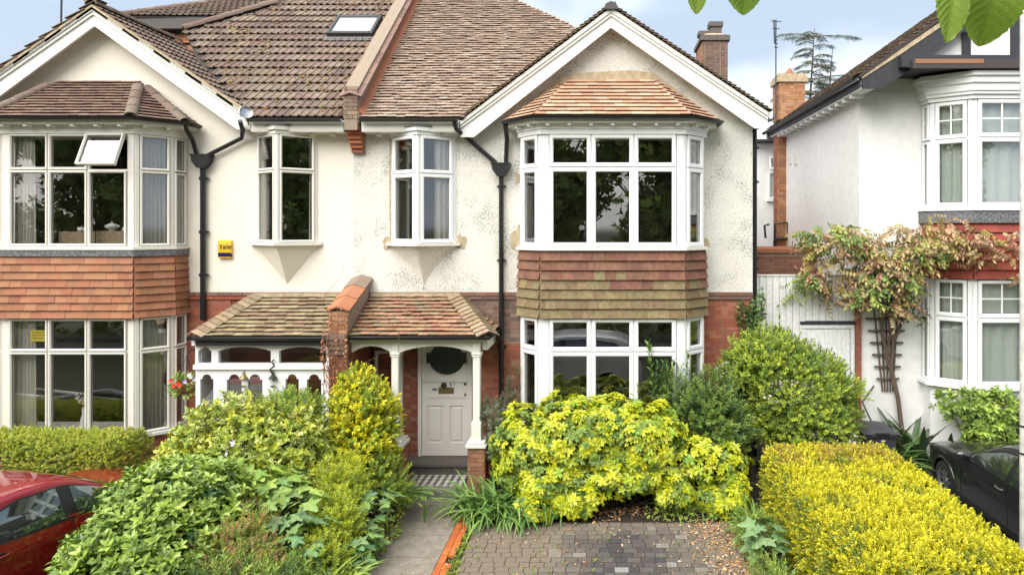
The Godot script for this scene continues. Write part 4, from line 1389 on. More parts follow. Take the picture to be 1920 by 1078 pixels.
	var kn := Vector3(0, 1.0, 0.40).normalized()
	for i in 3:
		part(p, "coping_slab", kit.tinted([Color(0.48, 0.20, 0.10), Color(0.50, 0.21, 0.11), Color(0.30, 0.22, 0.17)][i]), M["clean_tile"], Transform3D(Basis(Vector3.RIGHT, kd, kn), Vector3(-4.51, 3.25, 1.22) + kd * (i * 0.425)))


func turned_post(owner: Node, x: float, z: float, y0: float, y1: float) -> void:
	var b := MB.new()
	b.cbox(Vector3(x - 0.062, y0 + 0.34, z - 0.062), Vector3(x + 0.062, y1, z + 0.062), 0.01)
	b.cbox(Vector3(x - 0.085, y0, z - 0.085), Vector3(x + 0.085, y0 + 0.31, z + 0.085), 0.012)
	b.cbox(Vector3(x - 0.072, y0 + 0.31, z - 0.072), Vector3(x + 0.072, y0 + 0.34, z + 0.072), 0.01)
	# little capital where the arch springs
	b.cbox(Vector3(x - 0.085, y1 - 0.215, z - 0.085), Vector3(x + 0.085, y1 - 0.17, z + 0.085), 0.012)
	b.cbox(Vector3(x - 0.075, y1 - 0.25, z - 0.075), Vector3(x + 0.075, y1 - 0.215, z + 0.075), 0.01)
	part(owner, "porch_post", b, M["worn_paint"])


func build_right_porch(h: Node) -> void:
	porch_roof(h, 3.34, -4.34, -2.72, -4.34, -1.96, 1.12, 2.77, [Color(0.46, 0.26, 0.17), Color(0.50, 0.30, 0.19), Color(0.40, 0.27, 0.18), Color(0.52, 0.34, 0.22), Color(0.44, 0.22, 0.15), Color(0.38, 0.30, 0.19)], false)
	gutter(h, [Vector3(-4.34, 2.765, 1.17), Vector3(-1.93, 2.765, 1.17), Vector3(-1.92, 2.77, 0.12)], 0.05, "black_plastic")
	pipe(h, "downpipe", [Vector3(-1.92, 2.72, 0.4), Vector3(-1.91, 2.62, 0.25), Vector3(-1.89, 2.52, 0.12)], 0.035, "black_plastic")
	# front beam with two flat arches
	var z0 := 0.93; var z1 := 0.985
	part(h, "porch_beam", face(arch_poly(-4.35, -3.655, 2.64, 2.47, 0.11), z0, z1), M["worn_paint"])
	part(h, "porch_beam", face(arch_poly(-3.53, -2.245, 2.64, 2.47, 0.11), z0, z1), M["worn_paint"])
	part(h, "porch_plate", boxed(Vector3(-4.36, 2.642, 0.90), Vector3(-1.99, 2.735, 1.03)), M["worn_paint"])
	part(h, "porch_plate", boxed(Vector3(-2.10, 2.50, 0.03), Vector3(-2.00, 2.72, 0.898)), M["worn_paint"])
	turned_post(h, -3.592, 0.95, 0.95, 2.64)
	turned_post(h, -2.183, 0.95, 0.95, 2.64)
	# piers with white caps
	for q in [[-2.32, -2.03], [-4.30, -3.46]]:
		var pr := part(h, "porch_pier", boxed(Vector3(q[0], 0.0, 0.70), Vector3(q[1], 0.84, 1.08)), M["mortar"])
		bricks(pr, Transform3D(Basis(), Vector3(q[0], 0.0, 1.083)), q[1] - q[0], 0.83, [Color(0.40, 0.19, 0.10), Color(0.44, 0.22, 0.12), Color(0.36, 0.17, 0.10)], 80)
		bricks(pr, Transform3D(Basis(Vector3.FORWARD, Vector3.UP, Vector3.RIGHT), Vector3(q[1] + 0.003, 0.0, 1.08)), 0.38, 0.83, RED_BRICK, 40)
		var cap := MB.new()
		cap.cbox(Vector3(q[0] - 0.03, 0.842, 0.66), Vector3(q[1] + 0.03, 0.90, 1.13), 0.012)
		cap.cbox(Vector3(q[0] - 0.005, 0.90, 0.69), Vector3(q[1] + 0.005, 0.95, 1.10), 0.02)
		part(h, "pier_cap", cap, M["worn_paint"])
	# back wall
	var back := part(h, "brick_wall", boxed(Vector3(-4.365, 0.30, -0.40), Vector3(-2.452, 3.284, -0.12)), M["mortar"])
	bricks(back, Transform3D(Basis(), Vector3(-4.36, 0.30, -0.12)), 1.905, 2.4, [Color(0.37, 0.105, 0.06), Color(0.41, 0.125, 0.07), Color(0.34, 0.095, 0.06), Color(0.45, 0.20, 0.13)], 250)
	# floor and steps
	part(h, "porch_floor", boxed(Vector3(-4.36, 0.0, -0.11), Vector3(-2.33, 0.15, 0.98)), M["worn_stone"])
	part(h, "step", boxed(Vector3(-3.42, 0.0, 0.98), Vector3(-2.28, 0.146, 1.16)), M["stone"])
	var st := MB.new()
	st.cbox(Vector3(-3.70, 0.151, -0.11), Vector3(-2.33, 0.28, 0.36), 0.0)
	st.box(Vector3(-3.74, 0.281, -0.11), Vector3(-2.335, 0.33, 0.40))
	part(h, "door_step", st, M["worn_stone"])
	var tiles_b := []; var cb := []
	var dm := MB.new()
	dm.slab([Vector3(-0.5, 0, 0), Vector3(0, 0, 0.5), Vector3(0.5, 0, 0), Vector3(0, 0, -0.5)], 0.06)
	var kit := Kit.new(dm)
	var s := 0.125
	var n := 0
	for j in 9:
		for i in 11:
			for k in 2:
				var x := -3.62 + i * s + (s * 0.5 if k else 0.0)
				var z := 0.47 + j * s * 0.55 + (s * 0.275 if k else 0.0)
				if x < -2.40 and z < 0.96:
					var t := Transform3D(Basis(Vector3.RIGHT * (s * 0.985), Vector3.UP * s, Vector3.BACK * (s * 0.54)), Vector3(x, 0.1545, z))
					part(h, "floor_tile", kit.white, M["black_tile" if k else "white_tile"], t)
	# front door
	var d := holder(h, "front_door")
	var z := -0.10
	var X0 := -3.47; var X1 := -2.455
	part(d, "door_frame", boxed(Vector3(X0, 0.34, z - 0.02), Vector3(X0 + 0.06, 2.60, z + 0.09)), M["door_paint"])
	part(d, "door_frame", boxed(Vector3(X1 - 0.06, 0.34, z - 0.02), Vector3(X1, 2.60, z + 0.09)), M["door_paint"])
	part(d, "door_frame", boxed(Vector3(X0 + 0.06, 2.53, z - 0.02), Vector3(X1 - 0.06, 2.60, z + 0.09)), M["door_paint"])
	var a := X0 + 0.063; var b := X1 - 0.063
	var c := (a + b) / 2 + 0.02
	# upper leaf with the oval light and its two ears
	var oval := []
	for i in 40:
		var an := TAU * i / 40.0
		var px := cos(an) * 0.335; var py := sin(an) * 0.30
		oval.append(Vector2(c + px, 2.16 + py))
	var ears := PackedVector2Array([Vector2(c - 0.385, 2.08), Vector2(c + 0.385, 2.08), Vector2(c + 0.385, 2.28), Vector2(c - 0.385, 2.28)])
	var light: PackedVector2Array = Geometry2D.merge_polygons(PackedVector2Array(oval), ears)[0]
	panel_with_holes(d, "door_leaf", a, 1.775, b, 2.527, [Array(light)], z, z + 0.05, "door_paint")
	part(d, "oval_pane", boxed(Vector3(c - 0.40, 1.83, z + 0.005), Vector3(c + 0.40, 2.48, z + 0.012)), M["frosted_glass"])
	var ring := MB.new()
	var big := Geometry2D.offset_polygon(light, 0.018)[0]
	var nb := []
	for i in light.size():
		var p0 := light[i]; var p1 := light[(i + 1) % light.size()]
		var dd := (p1 - p0).normalized()
		var nn := Vector2(dd.y, -dd.x) * 0.02
		if (p0 + nn - Vector2(c, 2.18)).length() < (p0 - Vector2(c, 2.18)).length(): nn = -nn
		var poly := PackedVector2Array([p0, p1, p1 + nn, p0 + nn])
		ring.prism(poly, z + 0.05, z + 0.066)
	part(d, "light_moulding", ring, M["door_paint"])
	# middle rail, then lower leaf with sunk panels
	part(d, "middle_rail", boxed(Vector3(a, 1.70, z), Vector3(b, 1.773, z + 0.055)), M["door_paint"])
	part(d, "door_shelf", boxed(Vector3(a + 0.02, 1.735, z + 0.056), Vector3(b - 0.02, 1.765, z + 0.085)), M["door_paint"])
	var panels := [[Vector2(a + 0.10, 0.58), Vector2(c - 0.06, 0.58), Vector2(c - 0.06, 1.28), Vector2(a + 0.10, 1.28)], [Vector2(c + 0.06, 0.58), Vector2(b - 0.10, 0.58), Vector2(b - 0.10, 1.28), Vector2(c + 0.06, 1.28)]]
	panel_with_holes(d, "door_leaf", a, 0.34, b, 1.40, panels, z, z + 0.05, "door_paint")
	for q in panels:
		var pm := MB.new()
		pm.box(Vector3(q[0].x, q[0].y, z), Vector3(q[2].x, q[2].y, z + 0.022))
		pm.cbox(Vector3(q[0].x + 0.035, q[0].y + 0.035, z + 0.02), Vector3(q[2].x - 0.035, q[2].y - 0.035, z + 0.042), 0.016)
		part(d, "door_panel", pm, M["door_paint"])
	part(d, "door_leaf", boxed(Vector3(a, 1.402, z), Vector3(b, 1.698, z + 0.05)), M["door_paint"])
	part(d, "raised_band", boxed(Vector3(a + 0.08, 1.435, z + 0.05), Vector3(b - 0.08, 1.47, z + 0.062)), M["door_paint"])
	var lp := MB.new()
	lp.cbox(Vector3(c - 0.15, 1.505, z + 0.05), Vector3(c + 0.14, 1.625, z + 0.062), 0.006)
	lp.cbox(Vector3(c - 0.12, 1.53, z + 0.062), Vector3(c + 0.11, 1.60, z + 0.07), 0.004)
	part(d, "letter_box", lp, M["brass"])
	var kn := MB.new()
	kn.lathe([Vector2(0.05, 0.0), Vector2(0.05, 0.01), Vector2(0.022, 0.02), Vector2(0.022, 0.045), Vector2(0.045, 0.055), Vector2(0.045, 0.08), Vector2(0.0, 0.09)], 16, Transform3D(Basis(Vector3.RIGHT, Vector3.BACK, Vector3.DOWN), Vector3(c - 0.045, 1.655 + 0.02, z + 0.05)))
	part(d, "door_knob", kn, M["iron"])
	for yy in [1.69, 1.49]:
		var lk := MB.new()
		lk.lathe([Vector2(0.024, 0.0), Vector2(0.024, 0.012), Vector2(0.0, 0.016)], 12, Transform3D(Basis(Vector3.RIGHT, Vector3.BACK, Vector3.DOWN), Vector3(b - 0.07, yy, z + 0.056 if yy > 1.6 else z + 0.05)))
		part(d, "door_lock", lk, M["iron" if yy > 1.6 else "brass"])
	part(d, "door_chain_plate", boxed(Vector3(c - 0.27, 1.57, z + 0.05), Vector3(c - 0.18, 1.61, z + 0.058)), M["steel"])
	text(d, "house_number", "17", 0.115, Vector3(c + 0.05, 1.625, z + 0.052), M["iron"], "Droid Serif")
	# small window beside the door
	var sw := holder(h, "porch_window")
	var t2 := Transform3D(Basis(), Vector3(-4.33, 1.2, -0.10))
	casement(sw, t2, 0.02, 0.0, 0.56, 1.12, 0.06, "cream_paint")


func text(owner: Node, called: String, words: String, size: float, pos: Vector3, m: Material, font: String, t := Basis()) -> void:
	var f := SystemFont.new()
	f.font_names = PackedStringArray([font])
	f.font_weight = 700
	var tm := TextMesh.new()
	tm.text = words
	tm.font = f
	tm.font_size = 64
	tm.pixel_size = size / 64.0
	tm.depth = 0.006
	tm.horizontal_alignment = HORIZONTAL_ALIGNMENT_LEFT
	tm.vertical_alignment = VERTICAL_ALIGNMENT_BOTTOM
	part(owner, called, tm, m, Transform3D(t, pos))


func chimney_stack(h: Node, x0: float, x1: float, z0: float, z1: float, y0: float, y1: float, pal: Array, side: Array) -> Node:
	var c := part(h, "chimney", boxed(Vector3(x0, y0, z0), Vector3(x1, y1, z1)), M["fillet"])
	bricks(c, Transform3D(Basis(), Vector3(x0, y0, z1)), x1 - x0, y1 - y0, pal, 120)
	bricks(c, Transform3D(Basis(Vector3.BACK, Vector3.UP, Vector3.LEFT), Vector3(x0, y0, z0)), z1 - z0, y1 - y0, side, 120)
	return c


func build_chimney(h: Node) -> void:
	var c := chimney_stack(h, 2.20, 2.755, -3.20, -2.2, 6.6, 8.75, BROWN_BRICK, ORANGE_BRICK)
	var cap := MB.new()
	cap.cbox(Vector3(2.15, 8.75, -3.25), Vector3(2.805, 8.84, -2.15), 0.0)
	cap.box(Vector3(2.165, 8.84, -3.235), Vector3(2.79, 8.87, -2.165))
	part(c, "chimney_cap", cap, M["worn_stone"])
	var d := MB.new()
	var g := []
	for i in 7:
		var row := []
		var k := i / 6.0
		for j in 17:
			var a := TAU * j / 16.0
			var ca := signf(cos(a)) * pow(absf(cos(a)), 0.5); var sa := signf(sin(a)) * pow(absf(sin(a)), 0.5)
			row.append(Vector3(2.4775 + ca * 0.29 * cos(k * PI / 2), 8.87 + 0.12 * sin(k * PI / 2), -2.7 - sa * 0.50 * cos(k * PI / 2)))
		g.append(row)
	d.grid(g)
	part(c, "mortar_crown", d, M["fillet"])
	for q in [[2.52, -2.45, 0.29], [2.36, -2.95, 0.20]]:
		var p := MB.new()
		p.box(Vector3(q[0] - 0.125, 8.9, q[1] - 0.125), Vector3(q[0] + 0.125, 8.94 + q[2] * 0.55, q[1] + 0.125))
		p.box(Vector3(q[0] - 0.155, 8.941 + q[2] * 0.55, q[1] - 0.155), Vector3(q[0] + 0.155, 9.0 + q[2] * 0.7, q[1] + 0.155))
		part(c, "chimney_pot", p, M["worn_stone"])

# ---------------------------------------------------------------- the white house on the right, and what stands round the pair

func build_white_house() -> void:
	var h := thing("detached_house", "white rendered house with black half-timbered gable and curtained bay windows", "house", Vector3(7.0, 0, -0.6))
	var zw := -0.6
	var X := 5.05
	# front and side walls
	for q in [[X, 6.36, 0.0, 7.3], [10.30, 10.5, 0.0, 7.3], [6.36, 10.30, 7.0, 7.3]]:
		part(h, "rendered_wall", boxed(Vector3(q[0], q[2], zw - 0.28), Vector3(q[1], q[3], zw)), M["render_white"])
	part(h, "rendered_wall", boxed(Vector3(X, 0, -6.0), Vector3(X + 0.25, 7.5, zw - 0.281)), M["render_white"])
	part(h, "rear_wall", boxed(Vector3(X, 0, -6.25), Vector3(12, 7.5, -6.001)), M["render_white"])
	part(h, "rendered_wall", face([Vector2(4.95, 7.30), Vector2(10.5, 7.30), Vector2(10.5, 11.2), Vector2(9.75, 11.2)], zw - 0.26, zw - 0.01), M["render_white"])
	var rm := MB.new()
	rm.box(Vector3(X + 0.26, 0, -3.6), Vector3(10.4, 7.2, -3.45)); rm.box(Vector3(10.3, 0, -3.44), Vector3(10.5, 7.2, zw - 0.29))
	for y in [0.2, 3.4, 7.15]:
		rm.box(Vector3(X + 0.26, y, -3.44), Vector3(10.29, y + 0.1, zw - 0.285))
	part(h, "inner_wall", rm, M["plaster"])
	# bay
	var L := []
	for p: Vector2 in bay_line(8.33, 1.46, 2.03, 0.75, 0.30):
		L.append(p)
	var wb := holder(h, "bay")
	wb.position = Vector3(-7.0, 0, 0.6) + Vector3(0, 0, zw)
	part_in(wb, "bay_base", plan(out_line(L, 0.0), 0.0, 1.62), M["render_white"])
	part_in(wb, "lead_flashing", plan(out_line(L, 0.09), 4.72, 4.93), M["lead"])
	part_in(wb, "bay_apron", plan(out_line(L, 0.02), 3.68, 4.72), M["terracotta"])
	var b := MB.new()
	plan(out_line(L, 0.05), 7.02, 7.10, b); plan(out_line(L, 0.10), 7.10, 7.16, b); plan(out_line(L, 0.13), 7.16, 7.30, b); plan(out_line(L, 0.17), 7.30, 7.42, b); plan(out_line(L, 0.22), 7.42, 7.50, b)
	part_in(wb, "cornice", b, M["upvc"])
	var off := Vector3(0, 0, zw)
	for fl in [[1.70, 2.95, 3.67], [5.02, 6.30, 7.01]]:
		var w := holder(h, "bay_window")
		for k in [1, 2, 3]:
			var a: Vector2 = L[k]; var c: Vector2 = L[k + 1]
			var len := a.distance_to(c)
			var t := frame_of(Vector3(a.x, 0, a.y) + off, Vector3(c.x, 0, c.y) + off)
			var p0 := 0.08; var cols := 3 if k == 2 else 1
			var f := MB.new()
			f.box(Vector3(0.004, fl[0], -0.07), Vector3(p0, fl[2], 0.012)); f.box(Vector3(len - p0, fl[0], -0.07), Vector3(len - 0.004, fl[2], 0.012))
			var cw := (len - 2 * p0) / cols
			for i in range(1, cols):
				f.box(Vector3(p0 + cw * i - 0.02, fl[0], -0.05), Vector3(p0 + cw * i + 0.02, fl[2], 0.006))
			f.box(Vector3(p0, fl[1] - 0.02, -0.05), Vector3(len - p0, fl[1] + 0.02, 0.004))
			part(w, "window_frame", f, M["upvc"], t)
			for i in cols:
				casement(w, t, p0 + cw * i + 0.01, fl[0] + 0.006, p0 + cw * (i + 1) - 0.01, fl[1] - 0.01, 0.075, "upvc")
				casement(w, t, p0 + cw * i + 0.01, fl[1] + 0.01, p0 + cw * (i + 1) - 0.01, fl[2] - 0.006, 0.075, "upvc", {"grille": true})
		for k in [0, 4]:
			var a: Vector2 = L[k]; var c: Vector2 = L[k + 1]
			var len := a.distance_to(c)
			var t := frame_of(Vector3(a.x, 0, a.y) + off, Vector3(c.x, 0, c.y) + off)
			casement(w, t, 0.04, fl[0] + 0.006, len - 0.02, fl[1] - 0.01, 0.05, "upvc")
			casement(w, t, 0.04, fl[1] + 0.01, len - 0.02, fl[2] - 0.006, 0.05, "upvc", {"grille": true})
		var s := MB.new()
		plan(out_line(L, 0.11), fl[0] - 0.07, fl[0] - 0.012, s); plan(out_line(L, 0.04), fl[0] - 0.012, fl[0], s)
		var sp := part_in(w, "window_sill", s, M["upvc"])
		sp.transform = world_of(w).affine_inverse() * Transform3D(Basis(), off)
	# painted shingles on the apron
	for k in [1, 2]:
		var o1 := out_line(L, 0.05, 0.0); var o2 := out_line(L, 0.03, 0.0)
		tiles(wb, [Vector3(o1[k].x, 3.68, o1[k].y + zw), Vector3(o1[k + 1].x, 3.68, o1[k + 1].y + zw), Vector3(o2[k + 1].x, 4.72, o2[k + 1].y + zw), Vector3(o2[k].x, 4.72, o2[k].y + zw)], {"kit": "hanging", "w": 0.3, "gauge": 0.173, "pal": [Color(0.36, 0.075, 0.05), Color(0.38, 0.085, 0.055)], "called": "hanging_tile", "m": "clean_tile", "rough": 0.6})
	# bressummer and half timbering
	part(h, "bressummer", boxed(Vector3(5.45, 7.56, zw), Vector3(10.4, 7.775, 0.38)), M["black_timber"])
	part(h, "bay_gutter", boxed(Vector3(5.62, 7.52, 0.382), Vector3(10.4, 7.68, 0.46)), M["dark_fascia"])
	part(h, "rust_flashing", boxed(Vector3(5.66, 7.60, 0.461), Vector3(6.9, 7.682, 0.47)), M["twig"])
	part(h, "gable_panel", face([Vector2(5.15, 7.78), Vector2(10.4, 7.78), Vector2(10.4, 11.4), Vector2(9.9, 11.2)], -0.05, 0.0), M["render_white"])
	for q in [[5.72, 0.16], [6.74, 0.16], [7.65, 0.18], [8.6, 0.16]]:
		var yt: float = 7.44 + (q[0] - 4.82) * 0.72
		part(h, "timber_stud", boxed(Vector3(q[0], 7.78, 0.001), Vector3(q[0] + q[1], yt + 0.05, 0.035)), M["black_timber"])
	# barge board following the swept roof edge
	var top := [Vector2(4.78, 7.42), Vector2(5.5, 7.88), Vector2(6.3, 8.42), Vector2(7.4, 9.22), Vector2(9.6, 10.85)]
	var bb := []
	for p: Vector2 in top: bb.append(p)
	bb.append(Vector2(9.75, 10.55))
	bb.append(Vector2(7.56, 8.92)); bb.append(Vector2(6.5, 8.12)); bb.append(Vector2(5.75, 7.58)); bb.append(Vector2(5.16, 7.20)); bb.append(Vector2(4.80, 7.20))
	part(h, "barge_board", face(bb, 0.18, 0.235), M["black_timber"])
	var up := []
	for p: Vector2 in top: up.append(p + Vector2(0, 0.045))
	for i in range(top.size() - 1, -1, -1): up.append(top[i] + Vector2(0, -0.05))
	part(h, "verge_mortar", face(up, 0.10, 0.25), M["fillet"])
	var ye := 7.44
	var fp := [Vector3(4.72, ye, 0.26), Vector3(9.6, 10.95, 0.26), Vector3(9.6, 10.95, -1.92), Vector3(4.72, ye, -6.8)]
	var rb := MB.new(); rb.slab(fp, 0.06)
	var rf := part(h, "main_roof", rb, M["roof_deck"])
	tiles(rf, fp, {"kit": "tile", "w": 0.17, "gauge": 0.105, "pal": [Color(0.20, 0.15, 0.12), Color(0.24, 0.18, 0.14), Color(0.27, 0.20, 0.15), Color(0.18, 0.14, 0.12), Color(0.34, 0.26, 0.18)], "called": "roof_tile", "m": "tile", "rough": 2.0})
	gutter(h, [Vector3(4.66, 7.40, 0.24), Vector3(4.66, 7.38, -6.9)], 0.06, "gutter_grey")
	part(h, "fascia", boxed(Vector3(4.75, 7.24, -6.9), Vector3(4.79, 7.38, 0.17)), M["dark_fascia"])
	part(h, "soffit", boxed(Vector3(4.791, 7.20, -6.9), Vector3(5.05, 7.235, 0.17)), M["upvc"])
	var z := -0.4
	while z > -6.6:
		part(h, "bracket", boxed(Vector3(4.80, 7.13, z - 0.04), Vector3(5.05, 7.198, z + 0.04)), M["upvc"])
		z -= 0.42
	# rear corner pier in brick, rear wing with a small window
	var pr := part(h, "corner_pier", boxed(Vector3(4.80, 3.0, -6.3), Vector3(5.12, 7.2, -5.95)), M["mortar"])
	bricks(pr, Transform3D(Basis(), Vector3(4.80, 3.0, -5.945)), 0.32, 4.2, ORANGE_BRICK, 120)
	bricks(pr, Transform3D(Basis(Vector3.BACK, Vector3.UP, Vector3.LEFT), Vector3(4.797, 3.0, -6.3)), 0.35, 4.2, RED_BRICK, 0)
	part(h, "rear_wing", boxed(Vector3(4.2, 0, -9.0), Vector3(9.0, 7.2, -7.5)), M["render_white"])
	var rwf := MB.new()
	rwf.box(Vector3(4.0, 7.2, -9.3), Vector3(9.0, 7.26, -7.3))
	part(h, "wing_roof", rwf, M["roof_deck"])
	gutter(h, [Vector3(4.05, 7.18, -7.24), Vector3(9.0, 7.18, -7.24)], 0.06, "gutter_grey")
	var sw := holder(h, "rear_window")
	var t3 := Transform3D(Basis(), Vector3(4.93, 5.5, -7.47))
	casement(sw, t3, 0.0, 0.0, 0.62, 0.8, 0.06, "upvc")
	casement(sw, t3 * Transform3D(Basis(Vector3.RIGHT, -0.35), Vector3(0, 1.25, 0.05)), 0.0, -0.42, 0.62, 0.0, 0.05, "upvc")
	part(sw, "window_sill", boxed(Vector3(4.88, 5.43, -7.5), Vector3(5.6, 5.495, -7.40)), M["upvc"])
	pipe(h, "downpipe", [Vector3(4.68, 7.33, -6.5), Vector3(4.68, 7.2, -6.5), Vector3(4.84, 7.08, -6.25), Vector3(4.95, 7.06, -6.1)], 0.045, "black_plastic")
	pipe(h, "waste_pipe", [Vector3(4.72, 3.4, -5.85), Vector3(4.72, 4.3, -5.85), Vector3(4.72, 4.33, -5.82), Vector3(5.6, 4.36, -5.8)], 0.05, "black_plastic")
	pipe(h, "waste_pipe", [Vector3(4.70, 4.3, -5.8), Vector3(4.70, 4.75, -5.8), Vector3(5.05, 4.78, -5.8), Vector3(5.08, 4.3, -5.8)], 0.035, "black_plastic")
	pipe(h, "waste_pipe", [Vector3(4.45, 4.36, -5.8), Vector3(4.42, 4.7, -5.8), Vector3(4.55, 4.74, -5.8)], 0.03, "black_plastic")
	for q in [[-5.5, 6.35], [-5.0, 6.3]]:
		part(h, "wall_vent", boxed(Vector3(5.02, q[1], q[0] - 0.09), Vector3(5.049, q[1] + 0.22, q[0] + 0.09)), M["cream_paint"])
	# chimney with a capped pot
	var c := chimney_stack(h, 4.75, 5.44, -6.2, -5.5, 7.55, 8.55, ORANGE_BRICK, ORANGE_BRICK)
	var cap := MB.new()
	cap.box(Vector3(4.69, 8.551, -6.26), Vector3(5.50, 8.70, -5.44)); cap.box(Vector3(4.73, 8.701, -6.22), Vector3(5.46, 8.78, -5.48))
	part(c, "chimney_cap", cap, M["fillet"])
	var pt := MB.new()
	pt.lathe([Vector2(0.17, 8.78), Vector2(0.17, 8.84), Vector2(0.16, 8.84), Vector2(0.0, 9.02)], 4, Transform3D(Basis(), Vector3(5.12, 0, -5.85)))
	part(c, "pot_cover", pt, M["terracotta"])
	# curtains inside
	for fl in [[1.74, 3.62, "lower"], [5.06, 6.96, "upper"]]:
		var who := "white house's lower bay" if fl[2] == "lower" else "white house's upper bay"
		curtain("pale green net curtain behind the angled light of the %s" % who, Vector3(6.42, fl[1], -0.42), Vector3(6.84, fl[1], 0.0), fl[0], 3.0, "net_curtain", "net curtains of the white house")
		curtain("pale green net curtain in the front of the %s" % who, Vector3(6.92, fl[1], 0.02), Vector3(9.7, fl[1], 0.02), fl[0], 11.0, "net_curtain", "net curtains of the white house")
	# aerial
	var a := thing("television_aerial", "tall thin aerial mast beside the orange brick chimney", "aerial", Vector3(4.68, 7.4, -5.6))
	pipe(a, "mast", [Vector3(4.68, 7.4, -5.6), Vector3(4.68, 10.25, -5.6)], 0.018, "gutter_grey", 6)
	for q in [[0.0, 10.2, 0.14], [0.0, 10.0, 0.10], [0.03, 9.7, 0.06], [0.03, 9.6, 0.06], [0.03, 9.5, 0.06]]:
		pipe(a, "aerial_rod", [Vector3(4.68 - q[2], q[1], -5.55), Vector3(4.68 + q[2], q[1], -5.6)], 0.012, "gutter_grey", 5)
	pipe(a, "aerial_boom", [Vector3(4.60, 10.22, -5.5), Vector3(4.62, 9.6, -5.5)], 0.02, "gutter_grey", 6)


func build_side_structures() -> void:
	# boarded side entrance between the houses
	var f := thing("boarded_side_gate", "tall white vertically boarded side entrance with a flat door between the houses", "gate", Vector3(3.95, 0, -0.62))
	var x := 2.96
	var i := 0
	while x < 4.96:
		var low := 2.80 if x > 3.88 else 0.05
		var w := minf(0.128, 4.96 - x)
		var b := MB.new()
		b.cbox(Vector3(x + 0.003, low, -0.66), Vector3(x + w - 0.002, 3.685, -0.60), 0.006)
		part(f, "board", b, M["fence_white"])
		x += 0.13
		i += 1
	part(f, "cap_rail", boxed(Vector3(2.95, 3.687, -0.70), Vector3(4.97, 3.71, -0.58)), M["fence_white"])
	part(f, "drip_strip", boxed(Vector3(3.88, 2.74, -0.64), Vector3(4.97, 2.795, -0.56)), M["black_timber"])
	part(f, "door_frame", boxed(Vector3(3.90, 2.66, -0.64), Vector3(4.95, 2.735, -0.585)), M["fence_white"])
	part(f, "door_frame", boxed(Vector3(4.88, 0.0, -0.64), Vector3(4.95, 2.655, -0.585)), M["fence_white"])
	var d := part(f, "door", boxed(Vector3(3.95, 0.05, -0.66), Vector3(4.87, 2.65, -0.62)), M["fence_white"])
	for k in 11:
		part(d, "door_board", boxed(Vector3(3.953 + k * 0.083, 0.06, -0.62), Vector3(4.031 + k * 0.083, 2.645, -0.612)), M["fence_white"])
	var p := thing("brick_pier", "narrow red-brown brick pier at the corner of the white house beside the side gate", "pier", Vector3(5.02, 0, -0.6))
	var pm := part(p, "pier", boxed(Vector3(4.965, 0, -0.70), Vector3(5.07, 3.3, -0.55)), M["mortar"])
	bricks(pm, Transform3D(Basis(), Vector3(4.965, 0, -0.547)), 0.105, 3.3, RED_BRICK, 60, {"header": true})
	var g := thing("brick_outbuilding", "low brown brick outbuilding wall with stone coping behind the white boarded gate", "outbuilding", Vector3(3.9, 0, -3.2))
	var gw := part(g, "wall", boxed(Vector3(2.95, 0, -5.8), Vector3(5.04, 4.05, -3.2)), M["mortar"])
	bricks(gw, Transform3D(Basis(), Vector3(2.95, 3.3, -3.197)), 2.09, 0.70, [Color(0.27, 0.12, 0.075), Color(0.31, 0.14, 0.085), Color(0.24, 0.105, 0.07)], 150)
	part(g, "coping", boxed(Vector3(2.94, 4.05, -5.8), Vector3(5.045, 4.14, -3.14)), M["terracotta"])
	# the neighbour beyond the cream house: only its roof is seen
	var n := thing("neighbouring_house", "grey tiled roof of the house beyond the cream gable", "house", Vector3(-15.5, 0, -3.0))
	part(n, "wall", boxed(Vector3(-19.0, 0, -7.0), Vector3(-13.2, 7.6, -1.2)), M["render_cream"])
	var rp := [Vector3(-19.2, 7.55, -0.9), Vector3(-13.0, 7.55, -0.9), Vector3(-13.4, 9.0, -3.4), Vector3(-19.2, 9.6, -3.4)]
	rp = [Vector3(-19.2, 7.55, -0.9), Vector3(-13.0, 7.55, -0.9), Vector3(-14.9, 9.05, -3.0), Vector3(-19.2, 9.05, -3.0)]
	var rb := MB.new(); rb.slab(rp, 0.05)
	var nr := part(n, "roof", rb, M["roof_deck"])
	tiles(nr, rp, {"kit": "roll", "w": 0.32, "gauge": 0.30, "pal": [Color(0.20, 0.19, 0.185), Color(0.23, 0.215, 0.205)], "called": "roof_tile", "m": "concrete_tile", "bond": 0.0, "rough": 0.5})
	var a := thing("television_aerial", "thin aerial pole rising beyond the cream gable", "aerial", Vector3(-12.9, 8.0, -3.4))
	pipe(a, "mast", [Vector3(-12.9, 7.8, -3.4), Vector3(-12.85, 10.6, -3.4)], 0.022, "gutter_grey", 6)


